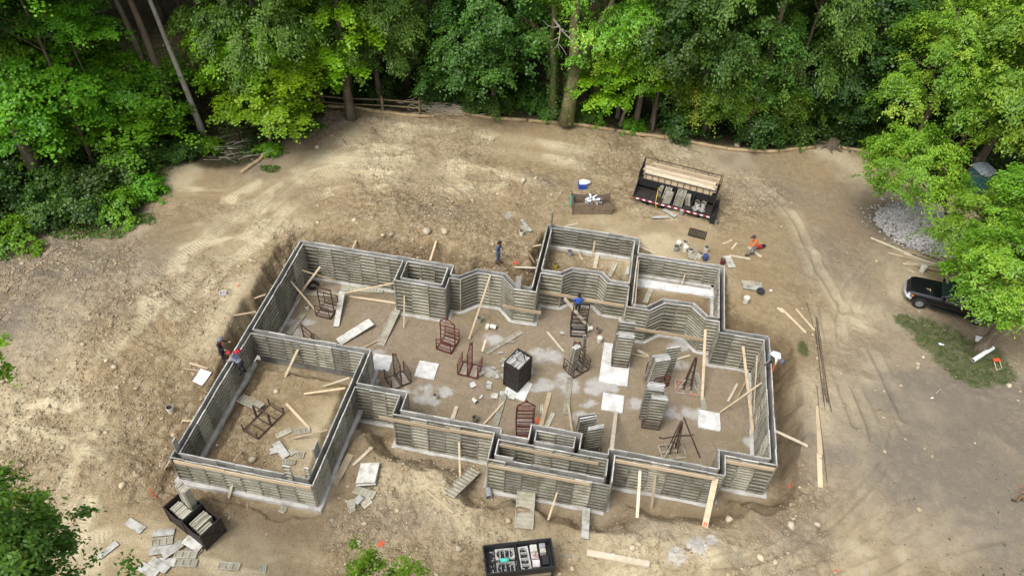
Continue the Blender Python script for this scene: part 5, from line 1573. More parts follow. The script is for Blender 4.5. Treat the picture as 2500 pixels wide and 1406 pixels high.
lying(G(1773, 627, .02), G(1787, 655, .02), 0.5, "panel lying at the back corner beside the maroon bucket", 6, False)
# stacks and scatter in front
lying(G(876, 1167, .16), G(924, 1164, .16), 1.15, "square smooth panel, lower of the two stacked before the dirt filled room", 6, False)
lying(G(877, 1163, .26), G(923, 1161, .26), 1.15, "square smooth panel, upper of the two stacked before the dirt filled room", 6, False)
for (a, b), (c, d), w, ribs, back, lift, lab in (
    ((866, 1197), (915, 1212), .40, 5, True, .08, "ribbed panel on top of the scattered heap below the square stack"), ((880, 1212), (900, 1225), .40, 4, True, .03, "ribbed panel under the heap below the square stack, right piece"), ((855, 1222), (860, 1240), .36, 3, True, .02, "short ribbed panel at the left of the heap below the square stack"),
    ((868, 1232), (884, 1216), .34, 3, False, .15, "smooth panel lying on the heap below the square stack"), ((852, 1252), (868, 1243), .22, 3, True, .02, "small panel slid off the lower end of the heap"), ((885, 1237), (906, 1222), .36, 4, True, .03, "ribbed panel at the right foot of the heap below the square stack"),
    ((684, 1243), (698, 1248), .3, 3, True, .02, "small pair of ribbed offcuts lying before the right corner of the dirt filled room"), ((806, 1268), (815, 1273), .14, 2, True, .02, "tiny panel piece lying on the clay between the heap and the skid")):
    lying(G(a, b, lift), G(c, d, lift), w, lab, ribs, back)
for (a, b), (c, d), w, back, lift, lab in (
    ((312, 1273), (350, 1296), .40, False, .02, "smooth panel lying apart, uppermost on the left of the panel scatter"), ((242, 1361), (287, 1326), .32, False, .02, "narrow smooth panel lying farthest left of the panel scatter"), ((374, 1303), (427, 1299), .36, False, .03, "smooth panel at the top of the panel scatter by the black skid"),
    ((370, 1328), (423, 1319), .38, True, .03, "ribbed panel second from the top of the panel scatter"), ((366, 1348), (421, 1340), .40, False, .03, "smooth panel third from the top of the panel scatter"), ((400, 1361), (446, 1329), .40, False, .12, "smooth panel lying slantwise over the ribbed ones in the scatter"),
    ((453, 1319), (493, 1342), .46, False, .12, "smooth panel leaning on the foot of the black skid"), ((462, 1334), (488, 1352), .40, True, .03, "ribbed panel mostly hidden under the one at the skid foot"), ((428, 1355), (482, 1357), .34, True, .09, "ribbed panel, upper of two lying level at the scatter's right"),
    ((428, 1374), (482, 1376), .36, True, .05, "ribbed panel, lower of two lying level at the scatter's right"), ((386, 1373), (430, 1374), .40, False, .02, "smooth panel under the slantwise one in the scatter"), ((370, 1369), (410, 1395), .38, False, .08, "smooth panel with a dark stain near the bottom of the scatter"),
    ((342, 1381), (383, 1405), .42, False, .02, "smooth panel at the lowest left of the scatter"), ((533, 1380), (586, 1384), .36, True, .02, "three field ribbed panel lying right of the scatter"), ((634, 1390), (650, 1390), .40, True, .02, "small ribbed panel lying between the skid and the bright tree top"), ((436, 1326), (450, 1334), .36, False, .02, "half hidden smooth panel between the scatter and the skid")):
    lying(G(a, b, lift), G(c, d, lift), w, lab, 3, back)
# in the dirt filled room
for (a, b), (c, d), w, ribs, back, lift, lab in (
    ((589, 980), (640, 1003), .55, 7, True, .03, "grey ribbed panel lying behind the low steel cart"), ((675, 1067), (711, 1050), .30, 3, True, .02, "small ribbed panel lying right of the low steel cart"), ((720, 1056), (758, 1050), .34, 3, True, .02, "small ribbed panel frame lying under the thin brace"),
    ((674, 1083), (700, 1118), .42, 5, False, .06, "smooth long panel on top of the heap in the dirt filled room"), ((660, 1104), (676, 1100), .36, 3, False, .03, "square smooth panel left of the heap in the dirt filled room"), ((706, 1110), (722, 1099), .34, 3, True, .03, "ribbed panel in the middle of the heap in the dirt filled room"), ((722, 1110), (743, 1112), .36, 3, True, .03, "square ribbed panel right of the heap in the dirt filled room"), ((690, 1128), (722, 1130), .3, 4, True, .04, "dark ribbed panel below the heap in the dirt filled room")):
    lying(G(a, b, lift), G(c, d, lift), w, lab, ribs, back)
# small offcuts round the steel cage
for i, (px, py, w, L, a, lab) in enumerate((
    (1154, 940, .34, .34, 40, "square tan offcut lying left of the steel cage, alone"), (1193, 946, .30, .34, 10, "upper square tan offcut of the pair left below the steel cage"), (1207, 967, .38, .36, 5, "large square tan offcut left below the steel cage"), (1195, 936, .2, .3, 80, "small tan offcut above the pair left below the steel cage"),
    (1192, 918, .26, .34, 60, "dark framed offcut beside the peaked red rack"), (1213, 919, .2, .32, 30, "offcut at the left foot of the steel cage, lowest"), (1207, 912, .14, .3, 45, "thin offcut at the left foot of the steel cage"), (1228, 920, .24, .34, 40, "greenish offcut touching the left foot of the steel cage"), (1206, 899, .12, .28, 60, "thin offcut lying above the others left of the steel cage"),
    (1228, 881, .36, .3, 70, "offcut lying against the left upper corner of the steel cage"), (1231, 893, .3, .26, 70, "offcut second from the upper corner of the steel cage"), (1226, 961, .28, .3, 5, "square offcut left of the long ribbed strip's top end"), (1250, 968, .36, .40, -10, "framed offcut right of the long ribbed strip's top end"), (1174, 970, .12, .3, -20, "slim offcut lying left below the square offcuts"), (1248, 836, .14, .34, -60, "slim offcut lying beside the ribbed strip in the big room's centre"), (1222, 862, .12, .3, -75, "slim offcut at the lower end of the ribbed strip in the centre"), (1373, 814, .22, .34, 70, "lone offcut lying left of the black ladder rack"), (1175, 913, .2, .34, -30, "offcut lying at the right foot of the peaked red rack"))):
    p = F0(px, py, .012)
    q = Vector((math.sin(math.radians(-a)), math.cos(math.radians(a)), 0)) * L / 2
    lying(p - q, p + q, w, lab, 2, i % 5 == 4, "offcuts round the steel cage")
lying(G(1813, 698, .02), G(1860, 704, .02), 0.62, "pale stepped panel stack lying by the trench behind the right bay, lower panel", 5, False)
lying(G(1810, 692, .08), G(1858, 697, .08), 0.30, "pale ribbed panel on the stepped stack by the trench behind the right bay", 5, True)

# ================================================================== CONCRETE PADS AND STRIPS
def pad(pts, z0, z1, label, mat=None, cat="concrete pad", name="concrete_pad"):
    c = sum((Vector(p) for p in pts), Vector()) / len(pts)
    m = MB(); r = random.Random(int(c.x * 31))
    P = []
    for i in range(len(pts)):
        a, b = Vector(pts[i]), Vector(pts[(i + 1) % len(pts)])
        for k in range(5):
            p = a.lerp(b, k / 5)
            o = (p - c).normalized() * r.uniform(-.015, .02)
            P.append(p + o)
    n = len(P)
    for z, s in ((z0, 1.0), (z1 - .015, 1.0), (z1, .985)):
        for p in P: m.v.append(((p.x - c.x) * s, (p.y - c.y) * s, z))
    for lay in range(2):
        for i in range(n):
            j = (i + 1) % n
            m.face((lay * n + i, lay * n + j, lay * n + n + j, lay * n + n + i))
    m.face([2 * n + i for i in range(n)])
    o = m.build(name, mat or M['pad'])
    o.location = (c.x, c.y, 0)
    return tag(o, label, cat, "footing pads in the big gravel room")
def sq(cx, cy, w, d, rz=0.0):
    r = rotz(rz)
    return [Vector((cx, cy, 0)) + r @ Vector((sx * w / 2, sy * d / 2, 0)) for sx, sy in ((-1, -1), (1, -1), (1, 1), (-1, 1))]
pad(sq(-8.98, 27.47, 1.18, 1.2), -.1, .06, "square white pad between the two red racks on the left")
pad(sq(-11.7, 27.44, 1.15, 1.15, .05), -.1, .055, "square white pad behind the dark rack by the dirt filled room")
pad(sq(1.73, 30.4, 1.66, 3.08), -.1, .06, "long white pad under the tallest panel stack")
pad(sq(1.86, 27.5, 1.2, 1.22), -.1, .06, "square white pad just below the long white pad")
pad(sq(7.26, 27.47, 1.22, 1.22, .02), -.1, .065, "square white pad nearest the right wall")
pad(sq(-3.55, 27.3, 1.3, 1.35, -.2), -.1, .05, "white pad under the steel cage")
p0, p1, p2, p3 = (S(1556, 679, 1.42), S(1743, 708, 1.42), S(1742, 724, 1.42), S(1554, 698, 1.42))
pad([p3, p2, p1, p0], 1.2, 1.42, "long white slab strip across the small right back room", cat="slab strip", name="slab_strip")

# ================================================================== STEEL RACKS
def rack(cx, cy, rz, label, mat, tall=1.95, W=0.93, Lh=0.60, peak=True, rails=(1, 1), floor=True, z=0.0, tilt=0.0, eye=None):
    t = thing("form_rack", label, "rack", (cx, cy, z), rz, "steel racks for form panels")
    if tilt: t.rotation_euler = (tilt, 0, rz)
    r = 0.030
    m = MB()
    for s in (-1, 1):
        m.bar((s * W / 2, -Lh, .05), (s * W / 2, Lh, .05), .07, .09)
        m.bar((-W / 2 + .036, s * (Lh - .035), .05), (W / 2 - .036, s * (Lh - .035), .05), .07, .088)
    m.bar((-W / 2 + .036, 0, .05), (W / 2 - .036, 0, .05), .08, .086)
    m.build("base_frame", mat, t)
    if floor:
        m = MB()
        n = 11
        for half in (-1, 1):
            for i in range(n):
                x = -W / 2 + .08 + (W - .16) * i / (n - 1)
                m.bar((x, half * .10, .066), (x, half * (Lh - .09), .066), .045, .012)
            for y in (.22, .40): m.bar((-W / 2 + .05, half * y, .074), (W / 2 - .05, half * y, .074), .05, .01)
        m.build("floor_slats", M['slat'], t)
    m = MB()
    for s in (-1, 1):
        m.bar((s * W / 2, 0, .10), (s * W / 2, 0, tall), .055, .055, up=Vector((0, 1, 0)))
    if peak:
        for s in (-1, 1): m.bar((s * W / 2, 0, tall), (s * .06, 0, tall + .28), .05, .05, up=Vector((0, 1, 0)))
    else:
        m.bar((-W / 2 - .027, 0, tall + .028), (W / 2 + .027, 0, tall + .028), .055, .055)
    k = 5
    for i in range(1, k + 1):
        zz = .10 + (tall - .12) * i / k
        m.bar((-W / 2 + .028, 0, zz), (W / 2 - .028, 0, zz), .04, .04)
    m.build("lifting_frame", mat, t)
    if peak:
        m = MB()
        m.box((0, 0, tall + .32), (.16, .05, .14)); m.box((0, 0, tall + .42), (.09, .06, .07))
        m.build("lifting_eye", M['red_rust'] if eye is None else eye, t)
    for s, on in ((-1, rails[0]), (1, rails[1])):
        if not on: continue
        m = MB()
        y = s * Lh
        for sx in (-1, 1): m.bar((sx * W / 2, y, .10), (sx * W / 2, y, .95), .045, .045, up=Vector((0, 1, 0)))
        for zz in (.36, .64, .95): m.bar((-W / 2 + .023, y, zz), (W / 2 - .023, y, zz), .04, .04)
        m.build("end_rail", mat, t)
    return t
rack(-8.27, 29.63, math.radians(-11), "empty red brown rack nearest the small square box room", M['red_rust'])
rack(-6.54, 28.0, math.radians(86), "empty red brown rack with a red peak, at the foot of the very long pole", M['red_rust'])
rack(-16.2, 30.65, math.radians(-6), "rusty rack with a bare tall frame in the far left room, beside the tyre", M['rust'], peak=False, eye=M['rust'])
rack(-15.9, 27.2, math.radians(-32), "dark tall rack standing right behind the wall of the dirt filled room", M['rust'], peak=False, tall=2.15)
rack(-10.35, 26.35, math.radians(-47), "narrow brown rack between the two leftmost white pads", M['rust'])
rack(-0.78, 32.6, math.radians(8), "tall black ladder rack where the man in blue stands", M['black_steel'], tall=2.25, peak=False)
rack(-2.72, 24.8, math.radians(12), "peaked red ladder rack close behind the small box of forms", M['red_rust'], tall=1.95)
rack(-0.50, 29.5, math.radians(-43), "brown rack holding only a few panels, left of the long white pad", M['rust'])
rack(1.95, 30.75, math.radians(4), "brown rack under the tallest panel stack on the long white pad", M['rust'], tall=1.6, peak=False)
rack(4.2, 29.75, math.radians(24), "red brown rack under the tilted panel stack right of the long white pad", M['red_rust'], tall=1.5, peak=False)
rack(4.03, 26.75, math.radians(3), "brown rack under the white topped panel stack between two square pads", M['rust'], tall=1.4, peak=False)
rack(0.85, 24.1, math.radians(25), "rack half hidden by the panels behind the small box of forms", M['rust'], tall=1.3, peak=False)
def standing(cx, cy, rz, n, label, w=0.9, h=2.6, lean=-4, step=0.085, z=0.11, side=1, jitter=.05):
    """Panels standing on end in a rack, ribs to the camera, one behind the other."""
    for i in range(n):
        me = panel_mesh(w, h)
        o = bpy.data.objects.new("aluminium_form", me); link(o)
        y = i * step
        p = Vector((cx, cy, z)) + rotz(rz) @ Vector((random.uniform(-jitter, jitter), y * side, 0))
        o.location = p
        o.rotation_euler = (math.radians(lean), 0, rz + math.pi + math.radians(random.uniform(-1, 1)))
        tag(o, label, "form panel", label)
standing(2.02, 30.28, math.radians(4), 5, "form panel standing in the tallest stack on the long white pad", h=2.7)
standing(1.95, 31.05, math.radians(4), 2, "smooth backed form panel behind the tallest stack on the long white pad", h=3.1, w=.95)
standing(1.62, 30.5, math.radians(-4), 2, "narrow form panel at the left side of the tallest stack", w=.32, h=2.6)
standing(4.05, 29.35, math.radians(24), 6, "form panel standing in the tilted stack right of the long white pad", h=2.45, lean=-7)
standing(4.65, 30.25, math.radians(24), 1, "form panel standing alone behind the tilted stack with a red tag", h=2.6, lean=-5)
standing(4.13, 26.3, math.radians(3), 4, "form panel in front of the white topped stack between two square pads", h=2.7, w=.85)
standing(3.85, 26.75, math.radians(3), 6, "form panel at the back of the white topped stack between two square pads", h=2.85, w=.9, step=.1)
standing(1.0, 23.75, math.radians(25), 3, "form panel in the stack leaning behind the small box of forms", h=2.65, w=.85)
standing(0.55, 24.25, math.radians(25), 3, "dark form panel at the back of the stack behind the small box of forms", h=2.6, w=.9, step=.16)
standing(-.72, 29.2, math.radians(47), 4, "form panel standing on end in the brown rack with few panels", w=.42, h=2.2, step=.07)
standing(-.1, 29.75, math.radians(-47 + 90), 1, "bent dark strip leaning in the brown rack with few panels", w=.2, h=2.4, lean=8)

# steel tripods
def tripod(cx, cy, rz, label, arm=False, h=2.6):
    t = thing("lifting_tripod", label, "lifting frame", (cx, cy, 0), rz, "steel lifting frames")
    m = MB(); W, L = 1.3, .9
    for s in (-1, 1):
        m.bar((-W / 2, s * L / 2, .04), (W / 2, s * L / 2, .04), .06, .06); m.bar((s * W / 2, -L / 2 + .03, .04), (s * W / 2, L / 2 - .03, .04), .06, .058)
        m.bar((s * .22, -L / 2 + .03, .04), (s * .22, L / 2 - .03, .04), .05, .05)
        m.bar((s * W / 2, -L / 2, .07), (s * .2, 0, .75), .035, .035); m.bar((s * W / 2, L / 2, .07), (s * .2, 0, .75), .035, .035)
    m.bar((-W / 2 + .03, 0, .04), (W / 2 - .03, 0, .04), .05, .046)
    m.build("base_frame", M['slat'], t)
    m = MB()
    for sx in (-1, 1):
        for sy in (-1, 1):
            m.bar((sx * .22, sy * .16, .06), (sx * .05, sy * .05, h), .06, .06)
        m.bar((sx * .16, -.12, .95), (sx * .16, .12, .95), .04, .04)
    for zz in (.8, 1.5, 2.1):
        k = 1 - zz / h * .75
        m.bar((-.2 * k, 0, zz), (.2 * k, 0, zz), .04, .04)
    m.box((0, 0, h + .05), (.14, .14, .16))
    m.build("mast", M['rust'], t)
    if arm:
        m = MB()
        m.tube([(-1.0, 0, 1.55), (-.75, 0, 1.38), (0, 0, 1.50), (.75, .05, 1.30), (.95, .05, 1.36)], .04, 6)
        m.build("cross_arm", M['rust'], t)
    return t
tr = tripod(5.95, 29.5, math.radians(4), "rusty lifting tripod with an orange ribbon, right of the tilted panel stack")
m = MB()
m.bar((-.62, -.2, .45), (-.42, .05, .8), .028, .012); m.bar((-.66, -.40, .10), (-.66, -.16, .36), .022, .012); m.bar((.1, -.49, .08), (.6, -.49, .08), .026, .012)
m.build("ribbon", M['marker'], tr)
tripod(5.32, 24.95, math.radians(20), "rusty lifting tripod with bent cross arms near the front wall", True)
plank(S(1669, 1018, 2.3), F0(1709, 1117), "thin dark bar leaning on the tripod with cross arms", 0.05, 0.05, M['rebar'], "steel_bar", "bar", None)

# low steel cart in the dirt filled room
t = thing("steel_cart", "low rusty steel cart frame with bare posts in the dirt filled room", "cart", G(645, 1032, 0.0), math.radians(70), None)
m = MB()
W, L = 1.02, 1.92
for s in (-1, 1):
    m.bar((-L / 2, s * W / 2, .12), (L / 2, s * W / 2, .12), .06, .06); m.bar((s * L / 2, -W / 2 + .03, .12), (s * L / 2, W / 2 - .03, .12), .06, .058)
for x in (-.45, .0, .45): m.bar((x, -W / 2 + .03, .12), (x, W / 2 - .03, .12), .05, .05)
m.build("base_frame", M['rust'], t)
for s in (-1, 1):
    m = MB()
    for q in (-1, 1): m.bar((s * L / 2, q * W / 2, .15), (s * L / 2, q * W / 2, .62), .05, .05, up=Vector((0, 1, 0)))
    m.bar((s * L / 2, -W / 2, .4), (s * L / 2, W / 2, .4), .035, .035)
    m.build("end_posts", M['rust'], t)
m = MB()
for q in (-1, 1): m.bar((0, q * W / 2, .15), (0, q * W / 2, 1.15), .09, .09, up=Vector((0, 1, 0)))
m.bar((0, -W / 2, 1.17), (0, W / 2, 1.17), .06, .06)
m.build("middle_posts", M['rust'], t)

# steel cage full of filler pieces
def cage_box(name, label, cx, cy, z, rz, W, L, H, mat, cat):
    t = thing(name, label, cat, (cx, cy, z), rz)
    for s in (-1, 1):
        m = MB(); m.box((s * (W / 2 - .012), 0, H / 2), (.012, L - .06, H - .06)); m.build("side_mesh", mat, t)
        m = MB(); m.box((0, s * (L / 2 - .012), H / 2), (W - .06, .012, H - .06)); m.build("end_mesh", mat, t)
    m = MB()
    for sx in (-1, 1):
        for sy in (-1, 1): m.bar((sx * W / 2, sy * L / 2, 0), (sx * W / 2, sy * L / 2, H), .055, .055, up=Vector((0, 1, 0)))
    for zz in (.03, H * .36, H * .68, H - .02):
        for s in (-1, 1):
            m.bar((-W / 2 + .03, s * L / 2, zz), (W / 2 - .03, s * L / 2, zz), .05, .05); m.bar((s * W / 2, -L / 2 + .03, zz), (s * W / 2, L / 2 - .03, zz), .05, .05)
    m.build("frame", M['black_steel'], t)
    return t
cg = cage_box("steel_cage", "tall dark steel cage packed with white filler pieces, on its own pad", -3.72, 27.78, .05, math.radians(-25.5), .97, 1.25, 1.98, M['mesh_steel'], "cage")
m = MB(); m.tube([(-.42, .1, 1.98), (-.1, .3, 2.3), (.1, .3, 2.32), (.42, .1, 1.98)], .025, 6); m.build("lifting_bow", M['black_steel'], cg)
rr = random.Random(8)
k = 0
for i in range(13):
    for j in range(2):
        w = .065
        x = -.40 + .8 * i / 12 + rr.uniform(-.01, .01)
        Ly = rr.uniform(.44, .56)
        o = bpy.data.objects.new("filler_piece", None)
        mm = MB(); mm.box((0, 0, 0), (w * .86, Ly, .5)); 
        o = mm.build("filler_piece", M['form_edge'])
        q = rotz(math.radians(-25.5)) @ Vector((x, (-.29 if j == 0 else .29) + rr.uniform(-.02, .02), 0))
        o.location = (-3.72 + q.x, 27.78 + q.y, 1.72 + rr.uniform(-.06, .05))
        o.rotation_euler = (rr.uniform(-.03, .03), rr.uniform(-.08, .08), math.radians(-25.5 + rr.uniform(-4, 4)))
        tag(o, "white filler piece packed in the tall steel cage", "filler piece", "filler pieces packed in the steel cage")

# black double skid with panels, lower left
L_, N_, R_ = G(418, 1272), G(505, 1343), G(551, 1309)
ux = (N_ - L_); ux.z = 0; Ls = ux.length; ux.normalize()
vx = Vector((-ux.y, ux.x, 0)); Ws = 1.15
t = thing("panel_skid", "black mesh double skid full of panels at the lower left of the site", "skid", ((L_.x + N_.x) / 2 + vx.x * Ws / 2, (L_.y + N_.y) / 2 + vx.y * Ws / 2, min(L_.z, N_.z)), math.atan2(ux.y, ux.x))
H = 1.3
for s in (-1, 1):
    m = MB()
    n = 10
    for half in (-1, 1):
        xs = [half * (.04 + (Ls / 2 - .08) * i / n) for i in range(n + 1)]
        for i in range(n):
            f0, f1 = i / n, (i + 1) / n
            h0, h1 = H - .28 * math.sin(math.pi * f0), H - .28 * math.sin(math.pi * f1)
            m.poly([(xs[i], s * Ws / 2, .04), (xs[i + 1], s * Ws / 2, .04), (xs[i + 1], s * Ws / 2, h1), (xs[i], s * Ws / 2, h0)])
            m.tube([(xs[i], s * Ws / 2, h0), (xs[i + 1], s * Ws / 2, h1)], .022, 5)
    m.build("side_mesh", M['mesh_steel'], t)
for x, nm in ((-Ls / 2, "end_mesh"), (0, "partition"), (Ls / 2, "end_mesh")):
    m = MB()
    m.box((x, 0, H / 2), (.012, Ws - .05, H - .05))
    for s in (-1, 1): m.bar((x, s * Ws / 2, 0), (x, s * Ws / 2, H + .04), .06, .06, up=Vector((0, 1, 0)))
    m.bar((x, -Ws / 2, H), (x, Ws / 2, H), .05, .05); m.bar((x + .02, -Ws / 2, .1), (x + .02, Ws / 2, H - .05), .045, .03); m.bar((x + .02, Ws / 2, .1), (x + .02, -Ws / 2, H - .05), .045, .03)
    m.build(nm, M['black_steel'] if nm == "partition" else M['mesh_steel'], t)
m = MB(); m.box((0, 0, .03), (Ls, Ws, .05)); m.build("floor", M['mesh_steel'], t)
mw = Matrix.Translation(t.location) @ Matrix.Rotation(t.rotation_euler[2], 4, 'Z')
def skid_panels(x0, x1, y0, y1, n, z0, h, label, along=False):
    for i in range(n):
        f = (i + .5) / n
        m = MB()
        dx = (x1 - x0) / n * .82
        m.box((0, 0, h / 2), (dx, (y1 - y0), h)); m.box((0, 0, h + .004), (dx * .6, (y1 - y0) * .96, .012))
        o = m.build("aluminium_form", M['panel_back'])
        o.matrix_world = mw @ Matrix.Translation((x0 + (x1 - x0) * f, (y0 + y1) / 2 + random.uniform(-.02, .02), z0 + random.uniform(-.03, .03)))
        tag(o, label, "form panel", label)
skid_panels(-Ls / 2 + .12, -.18, -.42, .10, 8, .08, .95, "panel packed in the left basket of the black skid")
skid_panels(-Ls / 2 + .30, -.28, .16, .48, 6, .08, 2.35, "tall panel standing at the back of the left basket of the black skid")
skid_panels(.16, Ls / 2 - .55, -.40, .45, 7, .08, .9, "panel packed in the right basket of the black skid, nearer the partition")
skid_panels(Ls / 2 - .50, Ls / 2 - .10, -.42, .25, 6, .08, .86, "panel packed in the right basket of the black skid, nearer the outer end")

# ================================================================== BUCKETS AND SMALL GEAR
def bucket_mesh(key, mat, r=0.155, h=0.37, lidded=False):
    k = ("bucket", key)
    if k in PANELS: return PANELS[k]
    m = MB()
    m.lathe([(0.001, 0), (r * .86, 0), (r * .98, h * .80), (r * 1.06, h * .81), (r * 1.06, h * .86), (r, h * .87), (r * 1.02, h), (r * .95, h)], n=16)
    if lidded:
        m.lathe([(r * 1.06, h - .02), (r * 1.06, h + .02), (r * .95, h + .03), (0.001, h + .03)], n=16)
    else:
        m.lathe([(r * .95, h), (r * .83, .06), (0.001, .06)], n=16, m=1)
    PANELS[k] = m.mesh("pail", [mat, M['bucket_in']], False)
    return PANELS[k]
def bucket(p, label, kind='white', lying=None, s=1.0, lidded=False, rz=0.0):
    mat = {'white': M['bucket_white'], 'grey': M['bucket_grey'], 'yellow': M['yellow'], 'maroon': M['maroon'], 'blue': M['blue_tub'], 'dirty': M['bucket_in']}[kind]
    t = thing("bucket", label, "bucket", p, rz, "buckets and pails about the site")
    t.scale = (s, s, s)
    inst("pail", bucket_mesh(kind + ('l' if lidded else ''), mat, lidded=lidded), t)
    h = MB()
    n = 8
    pts = [(0.165 * math.cos(math.pi * i / n), 0.165 * math.sin(math.pi * i / n) * .95 - .0, 0.30 - 0.10 * math.sin(math.pi * i / n)) for i in range(n + 1)]
    h.tube(pts, .007, 5); h.build("handle", M['galv'], t)
    if lying is not None:
        t.rotation_euler = (math.radians(88), 0, lying)
        t.location.z += 0.16 * s
    return t
bucket(F0(1171, 785, 0), "grey bucket on the gravel beside the very long pole", 'grey')
bucket(F0(1194, 799, 0) + Vector((.1, 0, 0)), "larger white bucket lying on its side near the very long pole", 'white', lying=math.radians(80))
bucket(F0(1188, 806, 0), "smaller white bucket lying mouth to the camera near the very long pole", 'white', lying=math.radians(175), s=.85)
bucket(F0(1445, 805, 0), "white bucket lying on its side beside the black ladder rack", 'white', lying=math.radians(-60))
bucket(F0(1459, 812, 0), "dirty white bucket standing beside the lying one near the black ladder rack", 'dirty')
bucket(F0(1463, 834, 0), "upturned white bucket standing alone left of the long white pad", 'white', lidded=True)
bucket(F0(1063, 972, 0), "small white bucket with a dark opening near the stained gravel on the left", 'white', s=.9)
bucket(F0(1155, 977, 0), "white bucket lying below the square tan offcuts", 'white', lying=math.radians(50), s=.85)
bucket(F0(1160, 1028, 0), "tan rimmed bucket standing against the front middle wall", 'dirty', s=1.05)
bucket(F0(751, 754, 0), "white bucket behind the dark tall rack in the far left room", 'white', s=.9)
bucket(G(418, 1005, 0), "white bucket standing alone on the clay outside the left wall", 'white', s=1.15)
bucket(G(1391, 624, 0), "grey bucket standing on the fill of the yellow bucket room", 'grey', s=1.1)
bucket(G(1356, 655, 0), "yellow bucket standing in the small back room", 'yellow', s=1.1)
bucket(G(1491, 626, 0), "small white bucket at the right of the yellow bucket room", 'white', s=.75)
bucket(G(1273, 574, 0), "white bucket standing beside the narrow panels behind the box room", 'white')
for (px, py), kind, lid, lab in (((1655, 602), 'white', True, "white bucket with a lid, top left of the bucket cluster"), ((1650, 612), 'grey', False, "grey bucket at the left of the bucket cluster"), ((1671, 601), 'white', False, "open white bucket, second along the top of the bucket cluster"),
                                 ((1672, 613), 'white', True, "dirty lidded white bucket in the middle of the bucket cluster"), ((1685, 620), 'white', False, "open white bucket left of the small panel stack in the bucket cluster"), ((1709, 629), 'white', False, "white bucket with a tan inside, in front of the small panel stack"),
                                 ((1723, 614), 'white', False, "white bucket standing apart at the right top of the bucket cluster"), ((1721, 635), 'blue', True, "blue bucket with a red lid line in the bucket cluster")):
    bucket(G(px, py, 0), lab, kind, lidded=lid, s=1.08)
bucket(G(1763, 644, 0), "maroon bucket at the back corner of the white slab strip room", 'maroon', s=1.05)
bucket(G(1744, 545, 0), "grey bucket standing just off the trailer's right end", 'grey', s=1.1)
bucket(G(1663, 522, 0), "grey bucket standing on the trailer's camera side by the long bar", 'grey', s=1.1)
bucket(G(1820, 738, 0), "upturned white bucket near the pale stepped panel stack", 'white', lidded=True, s=1.15)
bucket(G(2250, 663, 0), "upturned white bucket between the lumber pile and the pickup", 'white', lidded=True, s=1.2)
bucket(G(1562, 604, 0), "white bucket squeezed behind the white slab strip room wall", 'white', s=.9)
lying(G(1690, 634, .03), G(1703, 618, .03), .42, "small ribbed panel, lower one in the bucket cluster", 4, True)
lying(G(1684, 634, .09), G(1698, 612, .09), .36, "small ribbed panel, upper one in the bucket cluster", 4, True)

def tube_thing(name, label, cat, a, b, r, mat, hollow=True, group=None):
    a, b = Vector(a), Vector(b)
    c = (a + b) / 2
    m = MB()
    d = (b - a).normalized()
    m.tube([a - c, b - c], r, 14, cap=not hollow)
    if hollow:
        m.tube([b - c, a - c], r * .90, 14, m=1, cap=False)
        for e, s in ((a - c, -1), (b - c, 1)):
            x = d.orthogonal().normalized(); y = d.cross(x)
            b0 = len(m.v)
            for k in range(14):
                an = 2 * math.pi * k / 14
                q = x * math.cos(an) + y * math.sin(an)
                m.v.append(tuple(e + q * r)); m.v.append(tuple(e + q * r * .9))
            for k in range(14):
                k2 = (k + 1) % 14
                m.face((b0 + 2 * k, b0 + 2 * k2, b0 + 2 * k2 + 1, b0 + 2 * k + 1))
    o = m.build(name, [mat, M['bucket_in']])
    o.location = c
    return tag(o, label, cat, group)
tube_thing("pipe", "white plastic pipe leaning at the foot of the large ash", "pipe", G(2372, 884, .16), G(2416, 860, .42), .13, M['pvc'])
tube_thing("pipe", "green plastic pipe standing beside the rubbish bin", "pipe", G(1394, 500, .0), G(1394, 500, 0) + Vector((0.02, 0.1, .75)), .14, M['green_pvc'])
tube_thing("pipe", "grey pipe stub lying by the left corner of the projecting bay", "pipe", G(1192, 1197, .17), G(1194, 1218, .17), .17, M['galv'])
tube_thing("pipe", "short white pipe at the footing of the right corner of the dirt filled room", "pipe", G(731, 1214, .10), G(727, 1229, .10), .075, M['pvc'])
tube_thing("pipe", "white pipe stub through the footing of the yellow bucket room", "pipe", G(1381, 598, .1), G(1385, 604, .12), .08, M['pvc'])
for (a, b), (c, d), lab in (((1588, 672), (1622, 676), "thin white pipe lying in the white slab strip room, shorter one"), ((1640, 678), (1738, 694), "long thin white pipe lying along the back of the white slab strip room"), ((1738, 705), (1742, 692), "short white pipe along the right wall of the white slab strip room")):
    tube_thing("pipe", lab, "pipe", G(a, b, .05), G(c, d, .05), .05, M['pvc'], False)
